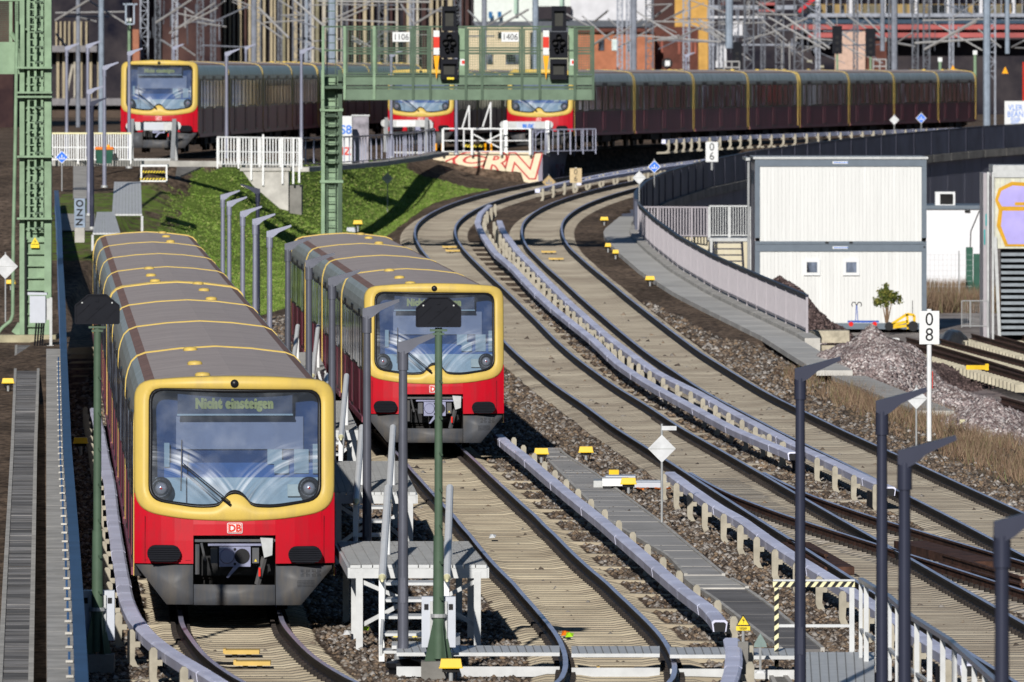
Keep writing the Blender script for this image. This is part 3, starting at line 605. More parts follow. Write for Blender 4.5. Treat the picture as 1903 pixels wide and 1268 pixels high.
def under_mesh():
    m = MB(); m.box(-1.25, 1.25, 5.4, 12.6, .28, .62)
    for x in (-1.36, 1.2): m.box(x, x + .16, 5.8, 7.6, .3, .6); m.box(x, x + .16, 9.2, 11.8, .33, .6)
    m.box(-1.4, 1.4, .1, LEN - .1, .55, .62); return m.me('underframe', SHADE)
UND = under_mesh()
def bogie_mesh():
    m = MB()
    for x in (-1.12, 1.02): m.box(x, x + .10, -1.5, 1.5, .36, .52); m.box(x - .02, x + .12, -.3, .3, .28, .62)
    m.box(-1.0, 1.0, -.2, .2, .3, .55); return m.me('bogie', SHADE)
BOG = bogie_mesh()
def wheel_mesh():
    m = MB(); m.tube((-.82, 0, .39), (.82, 0, .39), .07, n=6)
    for s in (-1, 1): m.tube((s * .72, 0, .39), (s * .84, 0, .39), .40, n=14); m.tube((s * .69, 0, .39), (s * .72, 0, .39), .43, n=14)
    return m.me('wheelset', [RAILW])
WHL = wheel_mesh()
def vent_mesh():
    m = MB(); m.lathe((0, 0, 3.53), [(.105, .0), (.12, .03), (.115, .06), (.09, .08), (0.001, .09)], 12); return m.me('roof_vent', YEL, True)
VENT = vent_mesh(); SEAL = M('gangway rubber', (0.02, 0.02, 0.02), .8)
def gang_mesh():
    m = MB(); m.prism([(-1.2, .7), (1.2, .7), (1.2, 3.2), (.9, 3.38), (-.9, 3.38), (-1.2, 3.2)], -.32, .02); return m.me('gangway', SEAL)
GANG = gang_mesh()
def make_car(parent, loc, rz, wide, k, detail=True, endwide=False):
    c = shape('train_car', BODY, loc, parent, rz)
    b = shape('roof_band', BANDW if wide else BAND, (0, -.02 if wide else .02, 0), c)
    if wide is None: pass
    shape('roof_band', BANDW if endwide else BAND, (0, LEN - (.53 if endwide else .15), 0), c)
    shape('side_step', SKM, (0, 0, 0), c); shape('underframe', UND, (0, 0, 0), c)
    for y in (2.9, LEN - 2.9): shape('bogie', BOG, (0, y, 0), c)
    for y in (1.9, 3.9, LEN - 3.9, LEN - 1.9): shape('wheelset', WHL, (0, y, 0), c)
    for s, rr in ((-1, R(-90)), (1, R(90))):
        for y in (3.3, 9.05, 14.8): shape('door', DOOR, (s * 1.5, y, 0), c, rot=(0, 0, rr))
        for y in (5.1, 7.2, 10.95, 13.0): shape('window', WIN[1.45], (s * 1.5, y, 0), c, rot=(0, 0, rr))
        for y in (1.6, LEN - 1.6): shape('window', WIN[.8], (s * 1.5, y, 0), c, rot=(0, 0, rr))
    for x, y in {0: ((-.45, 1.5), (-.48, 8.0), (-.44, 16.6)), 3: ((.5, 1.2), (.48, 10.0), (.45, 17.0))}.get(k % 4, ()): shape('roof_vent', VENT, (x, y, 0), c)
    if k: shape('gangway', GANG, (0, 0, 0), c)
    return c
# cab front, facing -y
def ray(outl, th, c=(0, 2.58)):
    dx, dz = math.cos(th), math.sin(th); best = 9
    for (x0, z0), (x1, z1) in zip(outl, outl[1:] + outl[:1]):
        ex, ez = x1 - x0, z1 - z0; den = dx * ez - dz * ex
        if abs(den) < 1e-9: continue
        t = ((x0 - c[0]) * ez - (z0 - c[1]) * ex) / den; u = ((x0 - c[0]) * dz - (z0 - c[1]) * dx) / den
        if t > 0 and -1e-6 <= u <= 1 + 1e-6: best = min(best, t)
    return best
def rnd(pts, rads, k=6):
    out = []; n = len(pts)
    for i in range(n):
        p = Vector(pts[i]); a = Vector(pts[i - 1]); b = Vector(pts[(i + 1) % n]); r = rads[i]
        if r <= 0: out.append(tuple(p)); continue
        u = (a - p).normalized() * r; v = (b - p).normalized() * r
        for q in range(k + 1):
            t = q / k; out.append(tuple(p + u * (1 - t) ** 2 + v * t ** 2))
    return out
OUTER = rnd([(-1.5, 3.53), (-1.5, 1.60), (-.75, 1.47), (0, 1.44), (.75, 1.47), (1.5, 1.60), (1.5, 3.53), (.7, 3.595), (0, 3.61), (-.7, 3.595)], [.27, .34, .3, 0, .3, .34, .27, .3, .3, .3])
WSO = rnd([(-1.28, 3.43), (-1.29, 1.76), (-.52, 1.64), (-.20, 1.67), (-.14, 1.86), (.14, 1.86), (.22, 1.67), (.56, 1.64), (1.30, 1.76), (1.30, 3.40)], [.20, .22, .2, .12, .15, .15, .12, .2, .22, .20])
def bulge(x, z): return .30 * (abs(x) / 1.5) ** 2.6 + .13 * max(0, z - 1.5) + .02
NT = 144
def ringpts(fr, outl, add=0.0, dy=0.0):
    out = []
    for i in range(NT):
        th = 2 * math.pi * i / NT + .001; r = ray(outl, th) * fr + add; x, z = r * math.cos(th), 2.58 + r * math.sin(th); out.append((x, bulge(x, z) + dy, z))
    return out
def ring_mesh(name, rings, mat, smooth=True):
    m = MB(); m.v = [p for r_ in rings for p in r_]
    for j in range(len(rings) - 1):
        for i in range(NT): k = (i + 1) % NT; m.f.append([j * NT + i, j * NT + k, (j + 1) * NT + k, (j + 1) * NT + i]); m.m.append(0)
    return m.me(name, mat, smooth)
def lerp_ring(a, b, t, dy=0): return [tuple((1 - t) * p + t * q + (dy if i == 1 else 0) for i, (p, q) in enumerate(zip(u, v))) for u, v in zip(a, b)]
ro = ringpts(1, OUTER); ri = ringpts(1, WSO)
back = [(x, .75, z) for x, y, z in [(p[0], p[1], p[2]) for p in ro]]; edge = [(p[0] * .985, p[1] - .03, 2.58 + (p[2] - 2.58) * .985) for p in ro]
def fixb(ring, t):  # keep intermediate rings on the bulging face
    return [(x, bulge(x, z) + t, z) for x, y, z in ring]
MASK = ring_mesh('cab_mask', [back, [(p[0], p[1] + .10, p[2]) for p in ro], ro, fixb(lerp_ring(ro, ri, .12), -.035), fixb(lerp_ring(ro, ri, .5), -.04), fixb(lerp_ring(ro, ri, .95), -.035), ri], YEL)
rin = ringpts(1, WSO, -.055); FRAME = ring_mesh('windscreen_frame', [[(p[0], p[1] + .06, p[2]) for p in ri], [(p[0], p[1] - .045, p[2]) for p in ringpts(1, WSO, -.002)], [(p[0], p[1] - .05, p[2]) for p in ringpts(1, WSO, -.03)], [(p[0], p[1] - .015, p[2]) for p in rin]], BLK)
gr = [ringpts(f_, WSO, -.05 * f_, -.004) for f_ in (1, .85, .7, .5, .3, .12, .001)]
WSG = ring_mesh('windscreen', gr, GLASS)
def front_panel():
    m = MB(); xs_ = [-1.5, -1.42, -1.3, -1.1, -.9, -.62, -.3, 0, .3, .61, .9, 1.1, 1.3, 1.42, 1.5]
    for a, b in zip(xs_[:-1], xs_[1:]):
        lo = 1.235 if (a >= -.63 and b <= .62) else .81
        zs = [lo, (lo + 1.5) / 2 if lo < 1 else 1.4, 1.60 if abs(a + b) < 2.59 else 1.86]
        for z0, z1 in zip(zs[:-1], zs[1:]): m.poly([(a, bulge(a, z0) - .004, z0), (b, bulge(b, z0) - .004, z0), (b, bulge(b, z1) - .004, z1), (a, bulge(a, z1) - .004, z1)])
    for s in (-1, 1): m.poly([(s * 1.5, bulge(1.5, 1), .81), (s * 1.5, .95, .81), (s * 1.5, .95, 1.62), (s * 1.5, bulge(1.5, 1.6), 1.62)][::s])
    for x in (-.62, .61): m.poly([(x, bulge(x, 1), .81), (x, bulge(x, 1) + .3, .81), (x, bulge(x, 1) + .3, 1.235), (x, bulge(x, 1), 1.235)])
    m.poly([(-.62, .02, 1.235), (.61, .02, 1.235), (.61, .4, 1.235), (-.62, .4, 1.235)])
    return m.me('front_panel', RED, True)
FPAN = front_panel()
def apron_piece(pts):
    m = MB(); n = len(pts)
    sub = []
    for i in range(n):
        a, b = pts[i], pts[(i + 1) % n]
        for t in (0, .25, .5, .75): sub.append((a[0] + (b[0] - a[0]) * t, a[1] + (b[1] - a[1]) * t))
    f = [(x, bulge(x, .8) - .012, z) for x, z in sub]; k = [(x, bulge(x, .8) + .05, z) for x, z in sub]; N = len(sub)
    cx = sum(p[0] for p in sub) / N; cz = sum(p[1] for p in sub) / N
    m.v = f + k + [(cx, bulge(cx, .8) - .012, cz)]
    for i in range(N): j = (i + 1) % N; m.f.append([i, j, 2 * N]); m.f.append([i, N + i, N + j, j]); m.m += [0, 0]
    return m.me('apron', APRON, True)
APR = [apron_piece([(-1.48, .79), (-1.02, .20), (-.625, .20), (-.625, .79)]), apron_piece([(-.615, .50), (-.615, .195), (.605, .19), (.605, .49)]), apron_piece([(.615, .77), (.615, .19), (.99, .185), (1.46, .73), (1.46, .77)])]
def stadium(w_, h, k=8):
    r = h / 2; o = []
    for s, a0 in ((1, -90), (-1, 90)):
        for i in range(k + 1): a = R(a0 + 180 * i / k); o.append((s * (w_ / 2 - r) + r * math.cos(a), r * math.sin(a)))
    return o
def buffer_mesh():
    m = MB(); m.prism(stadium(.50, .25), -.16, .06)
    for i in range(7): z = -.10 + i * .033; hw = .25 - .125 + math.sqrt(max(0, .125 ** 2 - z * z)); m.box(-hw, hw, -.185, -.16, z - .009, z + .009)
    m.prism(stadium(.42, .18), .0, .3); return m.me('buffer', BOARD)
BUF = buffer_mesh()
def make_front(t, k):
    """everything of the cab end, children of the train"""
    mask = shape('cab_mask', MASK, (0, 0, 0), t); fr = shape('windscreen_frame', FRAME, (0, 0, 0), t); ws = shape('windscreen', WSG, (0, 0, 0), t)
    fp = shape('front_panel', FPAN, (0, 0, 0), t)
    for a in APR: ap = shape('apron', a, (0, 0, 0), t)
    m = MB()   # perforations in the right-hand apron: fine holes as inset dots
    for cx, pat in ((1.05, 0), (1.22, 0), (1.0, 1), (1.12, 1)):
        z0 = .66 if pat == 0 else .50
        for i in range(7):
            for j in range(5):
                if pat == 0 and ((i == 3 and j in (0, 1, 3, 4)) or (j == 2 and i in (0, 6))): continue
                x, z = cx - .06 + i * .02, z0 - .045 + j * .022; y = bulge(x, .8) - .014; m.poly([(x, y, z), (x + .011, y, z), (x + .011, y, z + .011), (x, y, z + .011)])
    stuff(m.build('grille', INK, ap))
    if 'logo' not in SME:
        m = MB(); m.prism(rnd([(-.115, -.08), (.115, -.08), (.115, .08), (-.115, .08)], [.025] * 4, 3), -.006, 0); m.cm = 1; m.prism(rnd([(-.106, -.071), (.106, -.071), (.106, .071), (-.106, .071)], [.02] * 4, 3), -.009, -.003)
        m.cm = 0; m.prism(rnd([(-.096, -.061), (.096, -.061), (.096, .061), (-.096, .061)], [.016] * 4, 3), -.012, -.006); SME['logo'] = m.me('logo', [SIGNW, SIGNR])
        q = text('DB', .145, SIGNR, None, (0, 0, 0), bold=.006); SME['DB'] = q.data; bpy.data.objects.remove(q)
        q = text('Nicht einsteigen', .195, LED, None, (0, 0, 0), bold=.016, sx=.80, spacing=1.12); SME['dest'] = q.data; bpy.data.objects.remove(q)
    shape('logo', SME['logo'], (0, -.0, 1.345), fp); shape('lettering', SME['DB'], (0, -.016, 1.34), fp, rot=(R(90), 0, 0))
    for x in (-1.34, 1.34): m = MB(); m.beam((x, bulge(x, 1) - .006, .83), (x, bulge(x, 1.5) - .006, 1.52), .008, .008); m.build('panel_seam', M('seam shadow red', (.10, .004, .01), .8), fp)
    m = MB(); m.beam((-1.34, bulge(1.34, 1) - .006, .86), (-.66, bulge(.66, 1) - .006, .86), .008, .006); m.build('panel_seam', M('seam shadow red', (.10, .004, .01)), fp)
    for x, z in ((-1.06, .965), (1.05, .945)):
        shape('buffer', BUF, (x, bulge(x, .9) - .02, z), t)
    m = MB(); y = .13   # dark coupler bay
    m.box(-.62, .61, .95, 1.0, .2, 1.3); m.box(-.66, -.62, y, .95, .2, 1.3); m.box(.61, .65, y, .95, .2, 1.3); m.build('coupler_bay', SHADE, t)
    m = MB(); m.box(-.62, .61, y + .05, y + .12, 1.13, 1.17); m.build('pipe', APRON, t)
    cp = MB(); cp.box(-.235, .235, -.05, .02, .77, 1.07); cp.prism([(-.02, .77), (.06, .77), (-.10, .60), (-.13, .61)], -.07, -.03); cp.box(-.40, .40, -.02, .3, 1.08, 1.11)
    cpo = cp.build('coupler', LAV, t)
    m = MB(); m.tube((.11, -.055, .925), (.11, -.03, .925), .115, n=20); m.tube((0, -.056, 1.03), (0, -.04, 1.03), .022, n=8); m.tube((0, -.056, .81), (0, -.04, .81), .022, n=8); m.box(-.13, -.08, -.056, -.04, .88, .95); m.build('coupler_socket', INK, cpo)
    m = MB(); m.tube((-.115, -.075, .925), (-.115, -.05, .925), .10, .115, n=20); m.build('coupler_cone', LAV, cpo)
    for s in (-1, 1): m = MB(); m.box(s * .31 - .05, s * .31 + .05, -.03, .15, .82, 1.05); m.build('coupler_box', APRON, cpo)
    m = MB(); m.poly([(.29, -.034, .845), (.33, -.034, .845), (.31, -.034, .885)]); m.build('warning_label', HAZY, cpo)
    m = MB(); m.prism([(.38, 1.20), (.57, 1.19), (.56, .94), (.44, .90)], .0, .15); m.build('air_hose_cover', STEELG, t)
    for a_, b_, r_ in (((-.56, .1, 1.1), (-.56, .1, .65), .035), ((-.5, .12, 1.12), (-.44, .1, .85), .02), ((.44, .1, .9), (.34, .2, .5), .05)): m = MB(); m.tube(a_, b_, r_, n=6); m.build('hose', APRON, t)
    m = MB(); m.box(.355, .385, .02, .05, .62, .75); m.build('red_handle', REDL, t)
    m = MB(); m.lathe((0, 0, 0), [(.001, .02), (.05, .018), (.062, .0), (.062, -.03)], 14); bo = m.build('marker_lamp', BLK, t, True); bo.rotation_euler = (R(90), 0, 0); bo.location = (0, bulge(0, 3.5) - .06, 3.50)
    # behind the glass
    m = MB(); m.box(-1.42, 1.42, .745, .765, 1.5, 3.34); m.build('cab_interior', INDB, t)
    m = MB(); m.box(-.87, 1.04, .70, .72, 2.50, 2.99); m.build('sun_blind', INSH, t)
    m = MB(); m.box(-1.30, 1.30, .56, .68, 1.55, 2.08); m.build('dashboard', INGR, t)
    m = MB(); m.box(-1.05, 1.30, .66, .70, 2.08, 2.30); m.build('desk_rear', INMB, t)
    m = MB()
    for x0, x1, z0, z1, y_ in ((.50, .72, 2.28, 2.50, .63), (.60, .82, 2.14, 2.34, .60), (.90, 1.12, 2.14, 2.50, .63), (1.18, 1.31, 2.14, 2.58, .60), (-1.05, -.97, 2.24, 2.60, .60)): m = MB(); m.box(x0, x1, y_, y_ + .05, z0, z1); m.build('instrument_box', INWH, t)
    m = MB(); m.box(.80, .99, .50, .53, 1.80, 1.98); m.build('notice', M('off white notice', (.5, .54, .5), .7), t)
    dp = MB().box(-.85, .87, .44, .5, 3.03, 3.34).build('destination_display', DISPL, t)
    MB().box(-.86, .88, .42, .46, 3.015, 3.04).build('display_ledge', INWH, dp)
    shape('lettering', SME['dest'], (-.0, .43, 3.19), dp, rot=(R(90), 0, 0))
    for x in (-1.10, 1.12):
        m = MB(); m.lathe((0, 0, 0), [(.17, -.06), (.17, .0), (.10, .01), (.10, -.05)], 18); hs = m.build('headlight', BLK, t, True); y_ = bulge(x, 1.93) + .10; hs.rotation_euler = (R(90), 0, 0); hs.location = (x, y_, 1.93)
        m = MB(); m.lathe((0, 0, 0), [(.001, .03), (.06, .02), (.088, .0), (.09, -.03)], 16); ln = m.build('lens', LENS, hs, True)
        m = MB(); m.lathe((0, 0, .0), [(.001, .045), (.018, .035), (.02, .02)], 8); m.build('red_reflector', REDL, hs)
    wp = MB(); yb = lambda x, z: bulge(x, z) - .075
    wp.beam((-.10, yb(.1, 1.72), 1.72), (-.80, yb(.8, 2.30), 2.30), .018, .018); wp.beam((-.07, yb(.1, 1.74), 1.74), (-.77, yb(.8, 2.31), 2.31), .012, .012); wp.tube((-.06, yb(0, 1.68), 1.69), (-.20, yb(.2, 1.8), 1.80), .022, n=6)
    wpo = wp.build('wiper', BLK, t); MB().beam((-.79, yb(.8, 2.66), 2.66), (-.805, yb(.8, 1.9), 1.90), .016, .03).build('wiper_blade', BLK, wpo)
def path_points(start, ncar, route):
    """car positions along a route (Y, X list), start = distance along Y of the nose"""
    ys_ = [p[0] for p in route]; xs_ = [p[1] for p in route]; f = lambda y: float(np.interp(y, ys_, xs_)); out = []; y = start; first = True
    for i in range(ncar):
        L = LEN + (.95 if False else 0); dx = f(y + L) - f(y); dy = math.sqrt(max(1, L * L - dx * dx)); dx = f(y + dy) - f(y); out.append((f(y), y, math.atan2(-dx, dy))); y += dy * (18.4 / 18.1)
    return out
def make_train(route, y0, ncar, z0, label, zf=None):
    P = path_points(y0 + .78, ncar, route); rz = P[0][2]; nose = Vector((P[0][0] + math.sin(rz) * .78, P[0][1] - math.cos(rz) * .78, z0))
    t = thing('commuter_train', label, 'train', nose, rz, group='red and ochre commuter trains with the same cab front')
    inv = Matrix.Rotation(-rz, 3, 'Z')
    make_front(t, 0)
    for i, (x, y, r) in enumerate(P):
        p = inv @ (Vector((x, y, z0)) - nose); make_car(t, p, r - rz, i % 4 == 0 and i > 0, i, endwide=(i % 4 == 3))
    return t
TRAINS = [
    make_train([(160, -4.08), (163.8, -4.18), (310, -10.4), (330, -11.3)], 163.0, 8, 0.0, 'nearest commuter train, with its dark windscreen and red front low on the left'),
    make_train([(230, -1.5), (234, -1.66), (307, -4.72), (330, -5.7)], 234.0, 4, 0.0, 'shorter train in the centre, its windscreen half hidden by a black signal housing'),
    make_train([(424, -13.75), (441, -13.1), (458, -12.2), (476, -11.33), (494, -10.55), (512, -9.7), (530, -8.8), (590, -5.0)], 424.0, 8, 4.97, 'train standing at the buffer stop on the upper left beside the green bin'),
    make_train([(494, -4.15), (512, -3.2), (530, -2.1), (560, .4), (600, 4.6), (660, 12)], 494.0, 8, 4.62, 'train partly hidden behind the green signal gantry with graffiti cabinet left of it'),
    make_train([(490, 1.2), (508, 4.1), (526, 7.15), (544.4, 10.22), (562.5, 13.25), (580.6, 16.37), (598.7, 19.4), (616.8, 22.55), (635, 25.5), (670, 31.5)], 490.0, 8, 4.62, 'longest train, its dark side stretching to the right across the upper picture'),
]

# ------------------------------------------------------------------ lamp posts
def lamp(x, yc, label, mat=POSTG, zb=0.0, dd=None, flip=1, lit=False, group='slim lamp posts with one flat arm'):
    dd = dd or F * (H - zb - 4.25) / (yc - HY); X = (x - CX) * dd / F
    t = thing('street_lamp', label, 'lamp post', (X, dd, zb), 0, group)
    m = MB(); m.tube((0, 0, 0), (0, 0, 4.12), .078, .058, 16); auto_smooth(m.build('post', mat, t))
    m = MB(); m.box(-.035, .035, -.082, -.06, .75, 1.1); m.build('access_door', mat, t); m = MB(); m.tube((0, 0, -.05), (0, 0, .03), .13, .12, 16); m.build('base_flange', STEELG, t)
    m = MB(); m.tube((0, 0, 4.0), (0, 0, 4.27), .075, .075, 16); auto_smooth(m.build('collar', mat, t))
    f = flip; m = MB(); pts = [(-.07 * f, 4.26), (.02 * f, 4.22), (.10 * f, 4.26), (.22 * f, 4.36), (.52 * f, 4.50), (.51 * f, 4.545), (-.07 * f, 4.39)]
    m.prism(pts if f < 0 else pts[::-1], -.07, .07); h = m.build('lamp_head', mat, t)
    if lit:
        m = MB(); m.beam((.20 * f, -.02, 4.36), (.50 * f, -.02, 4.49), .09, .012); m.build('led_panel', M('lit led panel', (.9, .85, .5), .4, emit=(1, .9, .55, 2.0)), h)
    return t
for a in [(749, 655, 'tall lamp post standing left of the middle signal, in front of the second train'),
          (682, 590, 'lamp post rising through the grey platforms beside the second train'),
          (617, 531, 'lamp post just left of the second train cab'), (574, 497, 'lamp post between the two front trains, second from the grass'),
          (535, 465, 'lamp post at the tail of the second train'), (501, 441, 'lamp post nearest the tail of the second train on the grass side'),
          (474, 418, 'lamp post in front of the grass, next to the white cabinet post'), (451, 403, 'lamp post in front of the grass bank, third from its left end'),
          (426, 384, 'lamp post in front of the grass bank, second from its left end'), (414, 371, 'leftmost lamp post of the row in front of the grass bank')]:
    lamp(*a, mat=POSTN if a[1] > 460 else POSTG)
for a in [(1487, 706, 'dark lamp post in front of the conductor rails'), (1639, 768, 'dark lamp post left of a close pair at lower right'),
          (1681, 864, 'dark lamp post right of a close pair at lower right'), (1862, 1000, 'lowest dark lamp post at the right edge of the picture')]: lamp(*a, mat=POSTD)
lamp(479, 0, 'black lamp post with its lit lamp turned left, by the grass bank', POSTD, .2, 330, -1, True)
for x, dd, zb, lb, mt in [(124, 440, 4.75, 'far lamp post behind the white fence on the left', POSTG), (163, 425, 4.8, 'far lamp post left of the bin, taller looking', POSTG), (165, 385, 3.1, 'pale lamp post in the close bunch behind the nearest train', POSTG),
                      (171, 380, 2.7, 'dark lamp post in the close bunch behind the nearest train', POSTD), (194, 398, 3.95, 'lamp post in front of the green bin with the orange lid', POSTG), (240, 415, 4.5, 'lamp post in front of the left train at the buffer stop', POSTG),
                      (421, 428, 4.5, 'lamp post rising behind the white fence on the crest', POSTG), (560, 440, 4.6, 'lamp post left of the signal gantry on the upper yard', POSTG), (727, 462, 4.5, 'lamp post behind the gantry cage near the graffiti cabinet', POSTG),
                      (323, 560, 5, 'far lamp post showing above the left train', POSTG), (457, 560, 5, 'far lamp post showing above the coupled cars', POSTG), (848, 482, 4.5, 'lamp post behind the signal gantry, right of a train front', POSTG),
                      (1275, 640, 4.7, 'far lamp post above the long train', POSTG)]:
    lamp(x, 0, lb, mt, zb, dd)

# ------------------------------------------------------------------ dwarf signals seen from behind
def signal(x, ybase, label, tilt=0.0):
    p = W(x, ybase, 0); t = thing('railway_signal', label, 'signal', p, 0, 'black signal housings on green posts')
    zt = 5.05; w_ = .31
    o = [(-w_, zt - .40), (w_, zt - .40), (w_, zt - .15), (.13, zt), (-.13, zt), (-w_, zt - .15)]
    m = MB(); m.prism(o, -.10, .10); hs = m.build('housing', BOARD, t)
    m = MB(); q = [(a * .955, zt - .2 + (b - zt + .2) * .93) for a, b in o]
    for a, b in zip(o, o[1:] + o[:1]): m.beam((a[0] * .985, -.108, a[1]), (b[0] * .985, -.108, b[1]), .02, .022)
    m.build('rim', BOARD, hs)
    for a, b in (((-.15, zt - .36), (.12, zt - .12)), ((-.29, zt - .3), (-.1, zt - .12)), ((.12, zt - .34), (.26, zt - .2))): MB().beam((a[0], -.106, a[1]), (b[0], -.106, b[1]), .008, .012).build('ridge', BOARD, hs)
    for z in (zt - .07, zt - .17): m = MB(); m.box(-.025, .025, -.115, -.1, z - .025, z + .015); m.build('latch', BOARD, hs)
    for sx in (-1, 1): m = MB(); m.tube((sx * .21, -.125, zt - .11), (sx * .21, -.1, zt - .11), .012, n=6); m.build('bolt', STEELG, hs)
    m = MB(); m.box(-.12, .12, -.06, .06, zt - .47, zt - .44); m.build('bracket', GREEND, t); m = MB(); m.box(-.08, .08, -.05, .05, zt - .52, zt - .49); m.build('bracket', GREEND, t)
    m = MB(); m.tube((0, 0, .6), (0, 0, zt - .42), .062, .052, 14); auto_smooth(m.build('post', GREEND, t))
    m = MB(); m.tube((0, 0, .05), (0, 0, 1.75), .085, .072, 14); auto_smooth(m.build('post_sleeve', GREEND, t))
    m = MB()
    for a in range(4):
        c, s = math.cos(a * math.pi / 2 + .5), math.sin(a * math.pi / 2 + .5); m.add([(c * .05, s * .05, .02), (c * .22, s * .22, .02), (c * .08, s * .08, .6), (c * .05 - s * .01, s * .05 + c * .01, .02), (c * .22 - s * .012, s * .22 + c * .012, .02), (c * .08 - s * .01, s * .08 + c * .01, .6)], [(0, 1, 2), (5, 4, 3), (0, 3, 4, 1), (1, 4, 5, 2), (2, 5, 3, 0)])
    m.build('foot_plate', GREEND, t); m = MB(); m.box(-.24, .24, -.2, .2, -.26, .02); m.build('base', CONCD, t)
    for k in range(7):
        z = .9 + k * .5; m = MB(); m.beam((.02, -.06, z), (.05, -.13, z - .03), .025, .02); m.build('climbing_peg', GREEND, t)
    m = MB(); m.box(-.235, .235, .12, .34, .20, .90); cb = m.build('cabinet', CABG, t)
    for sx in (-.17, .17): m = MB(); m.box(sx - .03, sx + .03, .11, .125, .72, .80); m.build('lock', INK, cb)
    for sx in (-.10, .10): m = MB(); m.box(sx - .02, sx + .02, .06, .12, .32, .84); m.build('mounting_rail', STEELG, cb)
    m = MB(); m.tube((0, 0, .62), (0, 0, .67), .11, n=12); m.build('clamp', STEELG, t)
    for sx in (-.16, .16): m = MB(); m.tube((sx, .2, .2), (sx * .5, .1, -.2), .02, n=6); m.build('cable', BLK, t)
    return t
signal(815, 1231, 'black signal housing on a green post with grey cabinet, in front of the second train')
signal(181, 1218, 'black signal housing on a green post left of the nearest train')

# ------------------------------------------------------------------ grey steel access platforms
def platform(fl, fr, yf, bl, br, yb, label, zt=1.0, stairs=None, nh=14):
    """front left / right px, front row; back left / right px, back row (photo pixels on the deck)"""
    A_, B_, Cc, Dd = W(fl, yf, zt), W(fr, yf, zt), W(br, yb, zt), W(bl, yb, zt); o = Vector((A_.x, A_.y, 0)); t = thing('access_platform', label, 'platform', o, 0, 'grey steel access platforms between the trains')
    m = MB(); n = 12     # deck planks
    for k in range(n):
        a = A_.lerp(B_, k / n + .004); b = A_.lerp(B_, (k + 1) / n - .004); c = Dd.lerp(Cc, (k + 1) / n - .004); d_ = Dd.lerp(Cc, k / n + .004)
        m = MB(); m.add([a, b, c, d_, a - Vector((0, 0, .05)), b - Vector((0, 0, .05)), c - Vector((0, 0, .05)), d_ - Vector((0, 0, .05))], [(0, 1, 2, 3), (7, 6, 5, 4), (0, 4, 5, 1), (1, 5, 6, 2), (2, 6, 7, 3), (3, 7, 4, 0)]); m.build('deck_plank', WSTEEL, t, world=True)
    gm_ = MB()
    for k in range(int((Dd.y - A_.y) / .28)):
        f_ = k / int((Dd.y - A_.y) / .28); a = A_.lerp(Dd, f_); b = B_.lerp(Cc, f_); gm_.beam(a + Vector((0, 0, .004)), b + Vector((0, .12, .004)), .035, .006)
    stuff(gm_.build('deck_slots', M('slot shadow grey', (.25, .25, .245), .7), t, world=True))
    for P, Q in ((A_, B_), (Dd, Cc), (A_, Dd), (B_, Cc)):
        m = MB(); m.beam(P - Vector((0, -.04, .12)), Q - Vector((0, -.04, .12)), .06, .15); m.build('edge_beam', WSTEEL, t, world=True)
    for P in (A_.lerp(B_, .07), A_.lerp(B_, .93), Dd.lerp(Cc, .07), Dd.lerp(Cc, .93), A_.lerp(B_, .07).lerp(Dd.lerp(Cc, .07), .35), A_.lerp(B_, .93).lerp(Dd.lerp(Cc, .93), .35)):
        m = MB(); m.box(P.x - .05, P.x + .05, P.y, P.y + .1, -.26, zt - .1); m.build('leg', WSTEEL, t, world=True)
    l0, l1 = A_.lerp(B_, .09), A_.lerp(B_, .91)
    for a, b in ((l0, A_.lerp(B_, .38)), (l1, A_.lerp(B_, .66))):
        m = MB(); m.beam((a.x, a.y + .1, zt - .25), (b.x, b.y + .1, zt - .5), .03, .06); m.build('brace', WSTEEL, t, world=True)
        m = MB(); m.beam((a.x, a.y + .15, .12), (b.x, b.y + .3, .42), .03, .06); m.build('brace', WSTEEL, t, world=True)
    if stairs:
        x0, x1 = A_.lerp(B_, stairs[0]).x, A_.lerp(B_, stairs[1]).x; yf_ = A_.y; L = 5.5
        for k in range(5):
            z = zt * (k + .2) / 5.2; y = yf_ - L * (1 - (k + .5) / 5.5); m = MB(); m.box(x0, x1, y - .4, y + .4, z - .04, z); m.build('step', WSTEEL, t, world=True)
        for x in (x0, x1):
            m = MB(); m.beam((x, yf_ - L, .05), (x, yf_, zt - .05), .04, .16); m.build('stringer', WSTEEL, t, world=True)
            m = MB(); m.tube((x, yf_ + 3.2, zt), (x, yf_ + 3.2, zt + 1.0), .035, n=8); m.build('rail_post', WHITE, t, world=True)
            m = MB(); m.tube((x, yf_ + 3.2, zt + 1.0), (x, yf_ - L + 1.6, 1.0), .055, n=10); hr = m.build('handrail', WHITE, t, world=True)
            m = MB(); m.tube((x, yf_ - L + 1.62, 1.0), (x, yf_ - L + 1.4, .96), .058, .02, n=10); m.build('end_cap', HAZP, hr, world=False)
            hr.data.transform(Matrix.Identity(4)); kids(hr)[-1].location = -Vector(t.location)
            m = MB(); m.box(x - .05, x + .03, yf_ - L + 1.7, yf_ - L + 1.8, -.2, .98); m.build('rail_post', WHITE, t, world=True)
        hazard_plate(t, x0 + .05, x1 - .05, yf_ - L + 2.4, .10, .20, 'x')
    return t
